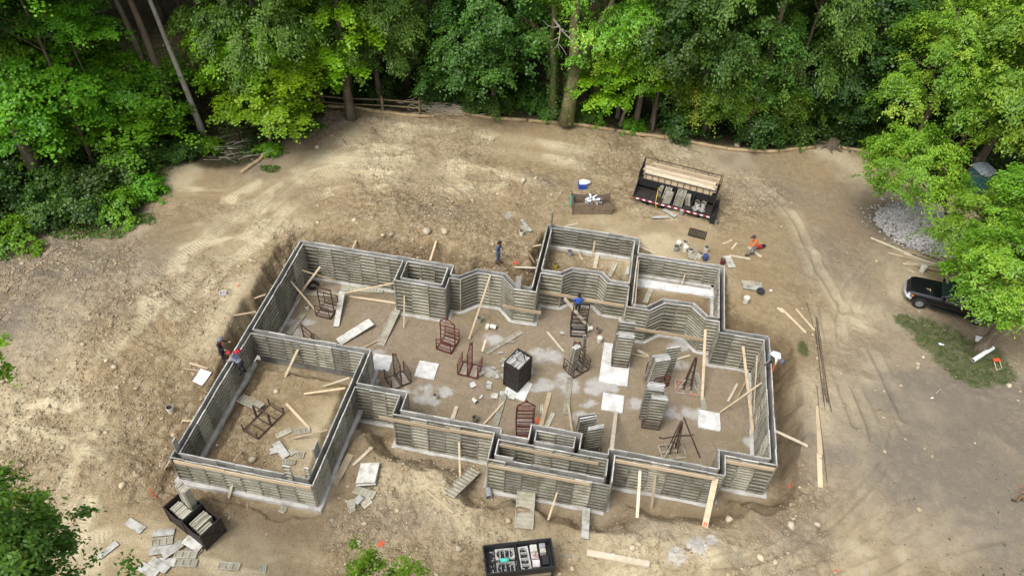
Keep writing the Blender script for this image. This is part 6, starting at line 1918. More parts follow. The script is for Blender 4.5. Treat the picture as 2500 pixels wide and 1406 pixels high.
# cinder block, sheet, offcut block
def rock_thing(px, py, s, label, mat=None, cat="boulder", name="boulder", sq=.7, rz=0.0, seed=1, group="boulders on the clay"):
    V, F = blob_proto(seed * 7 + 1, 1); s = s * .74
    r = np.random.RandomState(seed)
    V = V * np.array([s * r.uniform(.8, 1.2), s * r.uniform(.8, 1.2), s * sq])
    o = np_mesh(name, V, F, mat or M['stone'])
    p = G(px, py, 0)
    o.location = (p.x, p.y, p.z + s * sq * .35); o.rotation_euler = (0, 0, rz)
    return tag(o, label, cat, group)
for i, (px, py, s, lab) in enumerate(((1044, 568, .52, "largest boulder, on the rubble behind the box room"), (957, 573, .3, "boulder lying left of the largest one behind the box room"), (934, 575, .2, "small squared boulder, leftmost of three behind the back wall"), (865, 538, .3, "flat boulder lying alone in the rubble behind the back wall"),
                                      (1085, 566, .42, "pale flat boulder right of the largest one behind the box room"), (1154, 493, .36, "boulder at the edge of the tyre swath above the rubble"), (1052, 501, .2, "round stone above the rubble, left of the boulder by the tyre swath"), (776, 545, .22, "stone at the left end of the rubble behind the back wall"), (1277, 441, .4, "upright boulder at the left side of the dug pit"), (1308, 437, .3, "boulder on the rim of the dug pit"),
                                      (775, 361, .34, "stone on the slope below the bright maples"), (542, 1142, .0, ""), (533, 1057, .28, "stone in the dirt filled room beside the low steel cart"), (675, 957, .26, "stone in the dirt filled room below the back wall"), (618, 1122, .34, "boulder in the dirt filled room near the front wall"),
                                      (300, 1184, .34, "pale stone lying left of the black skid"), (312, 804, .26, "oval stone on the clay left of the two men"), (260, 880, .22, "stone in the row of clods left of the two men"), (278, 897, .26, "larger stone in the row of clods left of the two men"), (1131, 1110, .3, "boulder lying on the bank before the front middle wall"), (1085, 1178, .36, "big clod on the mound left of the projecting bay"), (876, 1246, .0, ""), (877, 1323, .2, "stone near the orange paint spot at the bottom"),
                                      (1780, 1268, .34, "boulder on the mound before the right front wall"), (1930, 1285, .42, "grey boulder on the dark soil at the right front"), (1858, 1363, .32, "boulder at the lower edge of the right mound"), (1995, 1280, .26, "stone at the right end of the dark soil heap"), (1120, 1340, .3, "flat stone above the black bin"), (1544, 1337, .26, "stone beside the broad long board"), (2240, 897, .22, "grey stone on the packed clay left of the turf"), (2462, 940, .26, "stone at the right lower end of the turf"), (1798, 357, .5, "pale round boulder on the silt sock behind the trailer"), (1215, 475, .26, "lump of clay on the tyre swath"), (1240, 452, .26, "lump of clay beside the dug pit"))):
    if s > 0: rock_thing(px, py, s, lab, seed=i + 2, rz=i * 1.3)
t = thing("concrete_block", "pale concrete block lying alone on the clay left of the long wall", "block", G(545, 719, 0), .5)
m = MB()
for x in (-.18, .18): m.box((x, 0, .1), (.035, .22, .2))
for y in (-.1, .1): m.box((0, y, .1), (.325, .03, .198))
m.box((0, 0, .1), (.03, .17, .196)); m.build("shell", M['pad'], t)
def sheet(pts, label, mat, name, cat, lift=.10, curl=.08):
    P = [G(a, b, lift) for a, b in pts]
    c = sum(P, Vector()) / 4
    m = MB(); n = 8
    for lay in (0, 1):
        for i in range(n + 1):
            for j in range(n + 1):
                u, v = i / n, j / n
                p = (P[0] * (1 - u) + P[1] * u) * (1 - v) + (P[3] * (1 - u) + P[2] * u) * v
                m.v.append((p.x - c.x, p.y - c.y, p.z - c.z + curl * (max(0, u - .6) ** 2 * 4 + .12 * math.sin(u * 7 + v * 3)) - .006 * lay))
    k = (n + 1) ** 2
    for i in range(n):
        for j in range(n):
            a = i * (n + 1) + j
            m.face((a, a + n + 1, a + n + 2, a + 1)); m.face((k + a, k + a + 1, k + a + n + 2, k + a + n + 1))
    o = m.build(name, mat, smooth=True); o.location = c
    return tag(o, label, cat)
sheet([(471, 933), (491, 904), (518, 913), (494, 944)], "clean white sheet lying on the clay outside the left wall", M['paper'], "plastic_sheet", "sheet")
# dark corrugated mats behind the white slab room
t = thing("grating", "dark steel grating lying on the clay above the bucket cluster", "grating", G(1702, 572, .03), math.radians(-10))
for i in range(12):
    m = MB(); m.box((-.55 + 1.1 * i / 11, 0, .02), (.06, .85, .025)); m.build("bar", M['black_steel'], t)
m = MB()
for y in (-.38, .38): m.box((0, y, .045), (1.15, .04, .02))
m.build("cross_bar", M['black_steel'], t)
# tyre in the far room
t = thing("tyre", "old tyre lying in the far left room behind the tilted rack", "tyre", F0(764, 696, .1), 0)
m = MB(); n = 20
for i in range(n):
    a0, a1 = 2 * math.pi * i / n, 2 * math.pi * (i + 1) / n
b0 = 0
for i in range(n):
    a0 = 2 * math.pi * i / n
    for k in range(8):
        b_ = 2 * math.pi * k / 8
        r_ = .29 + .09 * math.cos(b_)
        m.v.append((r_ * math.cos(a0), r_ * math.sin(a0), .09 * math.sin(b_)))
for i in range(n):
    for k in range(8):
        i2, k2 = (i + 1) % n, (k + 1) % 8
        m.face((i * 8 + k, i2 * 8 + k, i2 * 8 + k2, i * 8 + k2))
m.build("carcass", M['rubber'], t, True)
# reinforcing bars right of the house
for i, (pts, lab) in enumerate((([(1969, 740), (1990, 815), (2004, 920), (2014, 1000)], "bent leftmost reinforcing bar right of the house"), ([(1991, 773), (2000, 850), (2012, 960), (2030, 1004)], "reinforcing bar ending farthest to the right of the house"), ([(1992, 775), (2005, 880), (2018, 985)], "reinforcing bar in the middle of the bundle right of the house"),
                                ([(1995, 776), (2008, 880), (2022, 984)], "second middle reinforcing bar of the bundle right of the house"), ([(2010, 896), (2020, 960), (2029, 1007)], "short reinforcing bar over the lower end of the bundle"), ([(1990, 800), (2000, 900), (2010, 984)], "reinforcing bar along the left side of the bundle"), ([(1993, 945), (2003, 1050), (2018, 1182)], "single reinforcing bar lying beside the long board"))):
    m = MB()
    P = [G(a, b, .03 + .012 * i) for a, b in pts]
    Q = []
    for k in range(len(P) - 1):
        for j in range(4): Q.append(P[k].lerp(P[k + 1], j / 4))
    Q.append(P[-1])
    c = Q[0].copy()
    m.tube([q - c for q in Q], .017, 5)
    o = m.build("rebar", M['rebar']); o.location = c
    tag(o, lab, "steel bar", "reinforcing bars right of the house")
# marking flags, stakes, paint spots
def stake(px, py, label, h=.6, tilt=.5):
    m = MB(); m.bar((0, 0, -.1), (-tilt * h, .15 * h, h), .05, .03, up=Vector((0, 1, 0)))
    o = m.build("marker_stake", M['marker']); o.location = G(px, py, 0)
    return tag(o, label, "stake")
stake(384, 1216, "orange marker stake standing in the clay left of the black skid")
def paint_spot(px, py, r, label):
    p = G(px, py, 0)
    m = MB(); rr_ = random.Random(px)
    for k in range(9):
        a = k * 2.4; q = .75 * r * math.sqrt(k / 9)
        x, y = q * math.cos(a), q * math.sin(a)
        s = r * rr_.uniform(.16, .3)
        z = gz(p.x + x, p.y + y) - p.z + .035
        m.poly([(x + s * math.cos(b), y + s * .8 * math.sin(b), z) for b in (0, 1, 2.1, 3.1, 4.2, 5.3)])
    o = m.build("paint_spot", M['marker']); o.location = p
    return tag(o, label, "paint spot", "orange paint spots on the ground")
paint_spot(929, 1327, .22, "orange paint spot on the clay above the bright tree top")
paint_spot(1929, 1186, .16, "orange paint spot on the dark soil right of the front corner")
paint_spot(2040, 1394, .14, "orange paint spot at the bottom edge of the packed clay")
paint_spot(1316, 1026, .3, "orange paint spot on the gravel between the peaked red rack and the wide plank")
paint_spot(1259, 643, .25, "orange paint streak on the clay left of the deep trench")
paint_spot(582, 698, .12, "orange paint dot near the pale concrete block")
# litter
for i, (px, py, L, lab) in enumerate(((2296, 842, .42, "white scrap lying in the turf"), (2253, 873, .22, "white scrap on the clay left of the turf"), (2274, 973, .22, "white scrap on the packed clay below the turf"), (2379, 1083, .14, "tiny white scrap on the packed clay at the right"), (1998, 1336, .3, ""), (1907, 555, .14, "white scrap on the clay behind the man in orange"), (1881, 711, .3, "white ring shaped scrap right of the pale panel stack"), (1497, 1357, .24, "white lump on the broad long board"), (662, 1140, .2, ""), (530, 1088, .2, "blue white scrap in the dirt filled room"))):
    if not lab: continue
    m = MB(); r_ = random.Random(i)
    n = 7
    for k in range(n):
        a = 6.283 * k / n
        m.v.append((L * .5 * math.cos(a) * r_.uniform(.6, 1), L * .28 * math.sin(a) * r_.uniform(.6, 1), .03 + r_.uniform(0, .05)))
    for k in range(n): m.v.append((m.v[k][0] * .8, m.v[k][1] * .8, 0.0))
    m.face(range(n))
    for k in range(n): m.face((k, n + k, n + (k + 1) % n, (k + 1) % n))
    o = m.build("scrap", M['paper']); o.location = G(px, py, .03 if px != 1497 else .12); o.rotation_euler = (0, 0, i * 1.7)
    tag(o, lab, "scrap", "white scraps on the ground")
# sticks and roots on the clay
for i, (pts, lab) in enumerate((([(372, 515), (345, 523)], "dead stick lying at the edge of the bright weeds"), ([(180, 730), (190, 742)], "short bent root on the dark soil at the left"), ([(42, 708), (46, 692), (54, 688)], "pale bent root at the far left of the dark soil"), ([(203, 790), (236, 778)], "long stick on the clay left of the men"), ([(117, 645), (140, 637)], "stick on the grey soil below the weeds"), ([(1135, 545), (1200, 548)], ""), ([(2285, 960), (2296, 950), (2300, 958)], "curved twig on the packed clay below the turf"), ([(2108, 1382), (2111, 1406)], "bent root at the bottom edge of the packed clay"), ([(178, 735), (205, 742)], "forked stick on the dark soil at the left"), ([(1375, 1355), (1420, 1362)], "thin bent wire lying right of the black bin"))):
    if not lab: continue
    m = MB(); P = [G(a, b, .03) for a, b in pts]; c = P[0].copy()
    m.tube([p - c for p in P], [.035] * (len(P) - 1) + [.012], 5)
    o = m.build("stick", M['bark_pale']); o.location = c
    tag(o, lab, "stick", "sticks and roots on the clay")
# gear by the man in orange and by the pale panels
t = thing("cut_off_saw", "red cut off saw lying behind the man in orange", "saw", G(1850, 608, .1), .2)
m = MB(); m.box((0, 0, .12), (.42, .2, .2)); m.box((-.25, 0, .2), (.2, .05, .05)); m.build("motor_body", M['red_cloth'], t)
m = MB(); m.lathe([(.001, -.01), (.17, -.01), (.17, .01), (.001, .01)], (.3, 0, .17), 18, rot=Matrix.Rotation(math.pi / 2, 3, 'X')); m.build("blade", M['black_steel'], t)
t = thing("tool_bag", "dark tool bag lying on the pale stepped panel stack", "bag", G(1855, 716, .1), 0)
m = MB(); m.lathe([(.001, 0), (.22, .02), (.26, .12), (.18, .24), (.12, .2), (.001, .1)], n=12); m.build("bag_body", M['dark_cloth'], t, True)
t = thing("folding_sawhorse", "small orange seat with pale legs lying in the turf", "folding seat", G(2432, 893, 0), .4); t.scale = (.75, .75, .7)
m = MB(); m.box((0, .25, .45), (.5, .3, .06)); m.build("seat", M['marker'], t)
for sx in (-1, 1):
    m = MB(); m.bar((sx * .22, .25, .42), (sx * .25, -.35, .03), .04, .04); m.build("leg", M['lumber_pale'], t)
m = MB(); m.bar((-.25, -.35, .03), (.25, -.35, .03), .04, .035); m.build("foot_bar", M['lumber_pale'], t)
for px, py, lab in ((2374, 836, "white bag lying behind the trunk of the large ash"),):
    V, F = blob_proto(91, 2); o = np_mesh("bag", V * np.array([.35, .28, .2]), F, M['paper'], smooth=True); o.location = G(px + 18, py - 4, .15); tag(o, lab, "bag")

# ------------------------------------------------------------------ straw silt sock, tree stump, fence
SOCK = [[(800, 262), (840, 264), (870, 266), (905, 272), (930, 276), (965, 280), (990, 284), (1020, 286), (1045, 287), (1062, 285)], [(1062, 284), (1085, 279), (1102, 276), (1130, 279), (1180, 288), (1230, 293), (1285, 296)],
        [(1290, 298), (1330, 300), (1380, 303), (1440, 311), (1500, 321)], [(1506, 322), (1560, 331), (1600, 335), (1650, 342), (1700, 352), (1740, 360), (1775, 366)], [(1775, 366), (1830, 371), (1880, 373), (1930, 368), (1990, 362)], [(2040, 361), (2085, 368), (2130, 378), (2172, 394)], [(659, 322), (660, 345), (655, 368), (635, 392), (612, 408), (590, 424)]]
sock_lab = ["straw silt sock length running past the split rail fence", "straw silt sock length from the fence end to the vine covered tree", "straw silt sock length before the vine covered tree", "straw silt sock length before the bright maple and drooping tree", "straw silt sock length past the pale boulder behind the trailer", "straw silt sock length right of the tree stump", "separate bent straw sock coming down from the bright maples on the left"]
for pts, lab in zip(SOCK, sock_lab):
    m = MB(); r_ = random.Random(pts[0][0])
    P = [G(a, b, .10) for a, b in pts]
    Q = []
    for k in range(len(P) - 1):
        for j in range(4): Q.append(P[k].lerp(P[k + 1], j / 4) + Vector((0, 0, r_.uniform(-.02, .02))))
    Q.append(P[-1])
    c = Q[0].copy()
    m.tube([q - c for q in Q], [.135 + r_.uniform(-.025, .02) for _ in Q], 9)
    o = m.build("silt_sock", M['sock'], smooth=True); o.location = c
    tag(o, lab, "silt sock", "straw silt socks along the wood")
t = thing("tree_stump", "cut tree stump with torn roots at the edge of the wood", "stump", G(2030, 358, 0), 0)
m = MB(); m.tube([(0, 0, -.1), (.05, 0, .3), (.1, .02, .62)], [.62, .42, .40], 12); m.build("bole", M['bark'], t)
m = MB()
for k in range(7):
    a = k * .9; m.tube([(0.3 * math.cos(a), .3 * math.sin(a), .25), (.75 * math.cos(a), .75 * math.sin(a), .12), (1.1 * math.cos(a + .2), 1.1 * math.sin(a + .2), -.05)], [.14, .09, .03], 6, cap=False)
m.build("roots", M['bark'], t, True)
fp = [(845, 270), (935, 273), (1025, 280), (760, 262)]
fh = 1.3
t = thing("split_rail_fence", "weathered split rail fence behind the straw sock under the bright maple", "fence", G(935, 273, 0), 0)
o0 = t.location.copy()
PP = sorted([G(a, b, 0) for a, b in fp], key=lambda p: p.x)
for p in PP:
    m = MB(); q = p - o0
    m.bar(q + Vector((0, 0, -.2)), q + Vector((0, 0, fh)), .15, .15, up=Vector((0, 1, 0))); m.build("post", M['fence'], t)
for i in range(len(PP) - 1):
    for h in (.55, 1.05):
        m = MB(); m.tube([PP[i] - o0 + Vector((-.1, .02, h)), (PP[i] + PP[i + 1]) / 2 - o0 + Vector((0, 0, h + .02)), PP[i + 1] - o0 + Vector((.1, -.02, h + .03))], .055, 6); m.build("rail", M['fence'], t)
# heap of cut branches by the fence end and brush by the bent sock
def brush(px, py, rx, ry, n, label, mat, seed, h=.5):
    m = MB(); r_ = random.Random(seed); p = G(px, py, 0)
    for _ in range(n):
        x, y = r_.gauss(0, rx), r_.gauss(0, ry)
        a = r_.gauss(.2, .5); L = r_.uniform(.5, 1.4)
        z = gz(p.x + x, p.y + y) - p.z + r_.uniform(.03, h)
        m.tube([(x, y, z), (x + L * math.cos(a), y + L * math.sin(a), z + r_.uniform(-.15, .15))], [.022, .008], 4, cap=False)
    o = m.build("branch_heap", mat); o.location = p
    return tag(o, label, "branch heap", kind="stuff")
brush(1070, 272, 1.1, .35, 260, "pale heap of cut branches at the right end of the split rail fence", M['lumber_pale'], 3)
brush(545, 385, 1.3, .6, 34, "tangle of bare dead twigs left of the bent straw sock", M['bark_pale'], 4, .8)
brush(1185, 225, 1.6, 1.0, 120, "heap of dead branches lying in the wood left of the vine covered tree", M['bark_pale'], 5, .6)

# ------------------------------------------------------------------ gravel heap
gc = G(2235, 560, 0)
rng = np.random.RandomState(55)
n = 9000
a = rng.rand(n) * 6.283; rr_ = np.sqrt(rng.rand(n))
lx, ly = rr_ * np.cos(a) * 3.3, rr_ * np.sin(a) * 2.5
ca, sa = math.cos(-.35), math.sin(-.35)
xx, yy = gc.x + .6 + lx * ca - ly * sa, gc.y - .1 + lx * sa + ly * ca
jit = (rng.rand(n) < .10)
xx += jit * rng.randn(n) * .55; yy += jit * rng.randn(n) * .55
hh = np.maximum(0, 1 - (lx / 3.3) ** 2 - (ly / 2.5) ** 2) ** .75 * 1.15 * (0.75 + .5 * fbm(xx, yy, 1.2, 401, 2))
zz = grid_lookup(xx, yy, Z0) + hh
gsm, nt, b = new_mat("crushed_limestone")
geo = N(nt, "ShaderNodeNewGeometry")
cc = mixc(nt, (0.33, 0.315, 0.31), (0.64, 0.61, 0.59), geo.outputs["Random Per Island"])
nt.links.new(cc, b.inputs["Base Color"]); b.inputs["Roughness"].default_value = 0.9
o = scatter_blobs("gravel", np.stack([xx, yy], 1), .055 + .045 * rng.rand(n), gsm, "heap of grey crushed stone under the ash boughs", .75, .3, 9, zz)
m = MB()
for i in range(13):
    for j in range(25):
        r0 = i / 12; an = 6.283 * j / 24
        x_, y_ = r0 * math.cos(an) * 3.15, r0 * math.sin(an) * 2.35
        X_, Y_ = gc.x + .6 + x_ * ca - y_ * sa, gc.y - .1 + x_ * sa + y_ * ca
        m.v.append((X_, Y_, gz(X_, Y_) + max(0, 1 - (x_ / 3.3) ** 2 - (y_ / 2.5) ** 2) ** .75 * 1.15 * .8 - .05))
for i in range(12):
    for j in range(24): m.face((i * 25 + j, i * 25 + j + 1, (i + 1) * 25 + j + 1, (i + 1) * 25 + j))
hm, nt, b = new_mat("gravel_core"); b.inputs["Base Color"].default_value = (.36, .345, .335, 1); b.inputs["Roughness"].default_value = .95
tag(m.build("gravel_mound", hm, None, True), "body of the grey crushed stone heap", kind="stuff")

# ================================================================== BLACK TRAILER WITH LUMBER
ta = math.radians(-10.4)
T0 = Vector((1.36, 43.62, 0.0))
tx, ty = Vector((math.cos(ta), math.sin(ta), 0)), Vector((-math.sin(ta), math.cos(ta), 0))
TL, TW, DK, SH, TT = 5.35, 2.5, 2.47, 3.40, 4.10
SY = 0.98
trz = 1.75
t = thing("trailer", "black open trailer with a lumber deck and red and white striped side rail", "trailer", (T0.x, T0.y, trz), ta)
def TB(name, boxes, mat=None, parent=None):
    m = MB()
    for (x0, x1, y0, y1, z0, z1) in boxes:
        m.box(((x0 + x1) / 2, (y0 + y1) / 2, (z0 + z1) / 2 - trz), (x1 - x0, y1 - y0, z1 - z0))
    return m.build(name, mat or M['black_steel'], parent or t)
TB("deck", [(0, TL, 0.03, TW, DK - .10, DK)], M['lumber_grey'] if False else M['mesh_steel'])
TB("chassis", [(.2, TL - .2, .4, .55, DK - .35, DK - .1), (.2, TL - .2, TW - .55, TW - .4, DK - .35, DK - .1)])
TB("side_rail", [(0, TL, -.03, .03, DK - .16, DK + .02)])
nseg = 24
for i in range(nseg):
    TB("reflector", [(TL * i / nseg + .004, TL * (i + 1) / nseg - .004, -.042, -.031, DK - .13, DK - .02)], M['red_cloth'] if i % 2 == 0 else M['paper'])
# tapered left end wall
m = MB()
prof = [(0, DK), (TW, DK), (TW, TT), (TW - .25, TT), (SY, SH + .45), (SY - .05, SH), (0.05, DK + .25)]
for x in (-.03, .02):
    for y, z in prof: m.v.append((x, y, z - trz))
k = len(prof)
m.face(range(k)); m.face([k + i for i in range(k)][::-1])
for i in range(k): m.face((i, (i + 1) % k, k + (i + 1) % k, k + i))
m.build("end_wall", M['black_steel'], t)
TB("headboard", [(TL, TL + .05, 0.0, 1.25, DK - .1, SH + .25), (TL, TL + .04, 1.26, TW, DK, SH)])
TB("tailgate_mesh", [(TL + .06, TL + .09, 1.5, TW + .25, SH - .1, TT + .1)], M['rust'])
TB("fender", [(TL + .06, TL + .42, -.05, .95, DK - .55, DK + .15), (TL + .08, TL + .36, 1.0, 1.5, DK - .4, DK + .35)], M['rubber'])
TB("lumber_shelf", [(0.03, TL, SY, TW, SH - .06, SH)])
TB("shelf_wall", [(0.03, TL, SY, SY + .03, DK + .35, SH - .06)])
for i in range(13):
    x = .03 + (TL - .06) * i / 12
    TB("stake_bar", [(x - .018, x + .018, SY - .035, SY - .003, SH - .2, SH + .44)])
    if i % 2 == 0: TB("stake_bar", [(x - .018, x + .018, TW - .02, TW + .015, SH - .05, TT)])
TB("top_rail", [(0, TL, SY - .035, SY - .002, SH + .44, SH + .475), (0, TL, TW - .02, TW + .02, TT, TT + .04)])
for x in (2.62, 3.95): TB("divider", [(x, x + .05, .05, SY - .05, DK, DK + .75)])
TB("divider_rail", [(.05, TL - .05, .55, .585, DK + .45, DK + .485)])
for sx in (.9, 1.9):
    for y in (.35, TW - .35):
        m = MB(); m.lathe([(.1, -.11), (.36, -.11), (.38, -.06), (.38, .06), (.36, .11), (.1, .11)], (sx, y, .38), 18, rot=Matrix.Rotation(math.pi / 2, 3, 'X'))
        wh = m.build("wheel", M['rubber'], t)
        m = MB(); m.lathe([(.001, -.05), (.2, -.05), (.2, .05), (.001, .05)], (sx, y, .38), 12, rot=Matrix.Rotation(math.pi / 2, 3, 'X')); m.build("rim", M['galv'], wh)
mwt = Matrix.Translation((T0.x, T0.y, 0)) @ Matrix.Rotation(ta, 4, 'Z')
rl = random.Random(17)
for lay in range(4):
    for i in range(9):
        y0 = SY + .05 + i * .155
        if lay == 3 and i in (7,): continue
        x0 = rl.uniform(.08, .55) if i < 6 else rl.uniform(.1, 1.0)
        x1 = TL - rl.uniform(.05, .35)
        m = MB(); m.box((0, 0, 0), (x1 - x0, .146, .125))
        o = m.build("lumber_length", [M['lumber_pale'], M['lumber'], M['lumber_grey']][rl.randrange(3)])
        o.matrix_world = mwt @ Matrix.Translation(((x0 + x1) / 2, y0 + .07, SH + .065 + lay * .13)) @ Matrix.Rotation(rl.uniform(-.006, .006), 4, 'Z')
        tag(o, "length of timber in the load on the black trailer's lumber deck", "timber", "timber lengths loaded on the black trailer")
def slabs(x0, n, step, y0, y1, h, label, lean=0.0, th=.05):
    for i in range(n):
        m = MB(); m.box((0, 0, h / 2), (th, y1 - y0, h))
        o = m.build("aluminium_form", M['panel_back'])
        o.matrix_world = mwt @ Matrix.Translation((x0 + i * step, (y0 + y1) / 2 + rl.uniform(-.03, .03), DK + .01)) @ Matrix.Rotation(lean, 4, 'Y')
        tag(o, label, "form panel", label)
slabs(1.55, 3, .09, .62, .94, .8, "narrow form standing on the black trailer near its left end", .1)
slabs(1.92, 5, .095, .58, .94, .8, "form standing in the second batch on the black trailer", .12)
slabs(2.05, 7, .075, .08, .57, .75, "form standing in the front batch left of the trailer's first divider", .15)
slabs(2.80, 7, .09, .12, .92, .9, "form standing in the batch right of the trailer's first divider", .06)
slabs(3.55, 5, .075, .5, .92, .7, "brown edged form leaning beside the trailer's second divider", -.18)
for x, y, s, lab in ((4.25, .76, 1.0, "dirty bucket at the back of the trailer's right bay"), (4.35, .55, 1.0, "bucket with a brown inside in the trailer's right bay"), (4.72, .78, 1.0, "bucket against the shelf wall in the trailer's right bay")):
    p = mwt @ Vector((x, y, DK)); bucket(p, lab, 'dirty' if s == 2 else 'white', s=1.05)
m = MB(); rq = random.Random(4)
for _ in range(14):
    m.box((4.1 + rq.random() * .75, .12 + rq.random() * .4, DK + .06 + rq.random() * .15 - trz), (rq.uniform(.1, .35), rq.uniform(.08, .2), .1), rotz(rq.random() * 3))
sc_ = m.build("white_scrap_pieces", M['form_edge']); sc_.matrix_world = Matrix.Translation((T0.x, T0.y, trz)) @ Matrix.Rotation(ta, 4, 'Z')
tag(sc_, "heap of white offcuts lying in the trailer's right bay", "scrap heap", kind="stuff")
m = MB(); m.tube([mwt @ Vector(p) for p in ((1.5, .8, DK + .65), (1.55, .3, DK + .5), (1.6, -.05, DK + .04), (1.7, -.12, DK - .3), (1.9, -.16, DK - .42))], .03, 6)
tag(m.build("yellow_strap", M['yellow'], None, True), "yellow strap hanging over the striped rail of the black trailer", "strap")
a, b = G(1620, 503, .05), G(1700, 524, .05)
plank(a, b, "long dark steel bar lying along the camera side of the trailer", .07, .07, M['rebar'], "steel_bar", "bar", None)
m = MB()
for q in ((1700, 513, 1706, 532), (1702, 533, 1712, 524), (1700, 527, 1712, 530)): m.bar(G(q[0], q[1], .06), G(q[2], q[3], .06), .06, .05)
tag(m.build("trailer_stand", M['black_steel']), "small black steel stand lying at the right end of the trailer", "stand")

# ================================================================== BLACK BIN AT THE BOTTOM
ba = math.atan2(17.38 - 16.4, -.19 + 3.06)
B0 = Vector((-2.77, 15.21, 0)); BL, BW, BT = 3.06, 1.30, 2.2
bz = gz(-1.4, 16.2)
t = thing("steel_bin", "black steel bin with alloy frames, boxes and a turquoise roll at the bottom edge", "bin", (B0.x, B0.y, bz), ba)
BH = BT - bz
def BB(name, boxes, mat=None, parent=None, z=bz):
    m = MB()
    for (x0, x1, y0, y1, z0, z1) in boxes: m.box(((x0 + x1) / 2, (y0 + y1) / 2, (z0 + z1) / 2), (x1 - x0, y1 - y0, z1 - z0))
    return m.build(name, mat or M['black_steel'], parent or t)
fl_ = BH - .42
BB("floor", [(.03, BL - .03, .03, BW - .03, fl_ - .04, fl_)])
BB("long_side", [(0, BL, BW - .03, BW, fl_ - .1, BH)]); BB("long_side", [(0, BL, 0, .03, fl_ - .1, BH)])
BB("short_side", [(0, .03, .03, BW - .03, fl_ - .1, BH)]); BB("short_side", [(BL - .03, BL, .03, BW - .03, fl_ - .1, BH)])
BB("rim", [(-.03, BL + .03, BW - .005, BW + .05, BH - .02, BH + .05), (-.03, BL + .03, -.05, .005, BH - .02, BH + .05), (-.05, .005, .01, BW - .01, BH - .019, BH + .051), (BL - .005, BL + .05, .01, BW - .01, BH - .019, BH + .051)])
BB("partition", [(1.42, 1.47, .03, BW - .03, fl_, BH - .04), (.03, 1.42, .62, .66, fl_, fl_ + .1)])
for x in (.06, BL - .06):
    for y in (.06, BW - .06): BB("leg", [(x - .05, x + .05, y - .05, y + .05, 0, fl_ - .1)])
BB("shelf", [(.1, BL - .1, .1, BW - .1, .35, .38)], M['lumber_grey'])
mwb = Matrix.Translation((B0.x, B0.y, bz)) @ Matrix.Rotation(ba, 4, 'Z')
def alloy(x, y, w, l, rz, label, stack=1):
    m = MB()
    for k in range(stack):
        z = .03 + k * .09
        for s in (-1, 1):
            m.box((s * (w / 2 - .025), 0, z), (.05, l, .07)); m.box((0, s * (l / 2 - .025), z), (w - .1, .05, .068))
            for q in (-1, 1): m.box((s * (w / 2 - .09), q * (l / 2 - .09), z + .005), (.16, .05, .06), rotz(s * q * math.pi / -4))
        for f in (-.25, .0, .25): m.box((0, f * l, z), (w - .1, .025, .05))
    o = m.build("alloy_frame", M['form_edge']); o.matrix_world = mwb @ Matrix.Translation((x, y, fl_ + .01)) @ Matrix.Rotation(rz, 4, 'Z')
    tag(o, label, "alloy frame", "alloy frames in the black bin")
alloy(.93, .98, .50, .86, math.pi / 2 - .02, "alloy frame lying at the back left of the black bin", 2)
alloy(.90, .32, .54, .82, math.pi / 2 - .02, "alloy frame lying at the front left of the black bin", 2)
alloy(1.78, .62, .46, 1.12, .03, "long alloy frame stack in the middle of the black bin", 3)
def binbox(x, y, w, d, h, mat, label, nm="box"):
    m = MB(); m.box((0, 0, h / 2), (w, d, h)); m.box((0, 0, h + .012), (w * 1.03, d * 1.03, .024))
    o = m.build("storage_box", mat); o.matrix_world = mwb @ Matrix.Translation((x, y, fl_)) @ Matrix.Rotation(-.03, 4, 'Z')
    tag(o, label, nm, "boxes in the black bin")
M['box_white'] = stained("white_box_rusty", (0.60, 0.585, 0.56), (0.20, 0.06, 0.04), (0.66, 0.65, 0.63), 3.0, 0.6, 0.0, 8.0, 0.3, 0.0)
binbox(2.25, 1.05, .30, .32, .24, M['panel_face'], "whitish box at the back of the black bin")
binbox(2.25, .68, .32, .30, .24, M['box_white'], "rust stained white box in the middle of the black bin")
binbox(2.26, .32, .32, .32, .24, M['box_white'], "white box with a dark red stain at the front of the black bin")
binbox(2.66, 1.12, .26, .20, .26, M['galv'], "grey box in the back right corner of the black bin")
binbox(2.66, .88, .25, .20, .26, M['panel_face'], "pale box second from the back right corner of the black bin")
binbox(2.70, .45, .28, .42, .22, M['black_steel'], "black toolbox at the right of the black bin")
m = MB(); m.tube([(-.2, 0, .09), (.2, 0, .09)], .09, 14); o = m.build("foam_roll", M['teal_foam'], None, True); o.matrix_world = mwb @ Matrix.Translation((.88, .66, fl_ + .11)) @ Matrix.Rotation(.02, 4, 'Z')
tag(o, "turquoise roll lying between two alloy frames in the black bin", "roll")
m = MB(); rq = random.Random(6)
for _ in range(120):
    m.box((rq.uniform(.2, 2.0), rq.uniform(.1, 1.2), fl_ + .012), (rq.uniform(.02, .06), rq.uniform(.02, .05), .02), rotz(rq.random() * 3))
for i in range(len(m.v)): m.v[i] = tuple(mwb @ Vector(m.v[i]))
tag(m.build("metal_scraps", M['form_edge']), "small metal scraps strewn over the floor of the black bin", "scraps", kind="stuff")

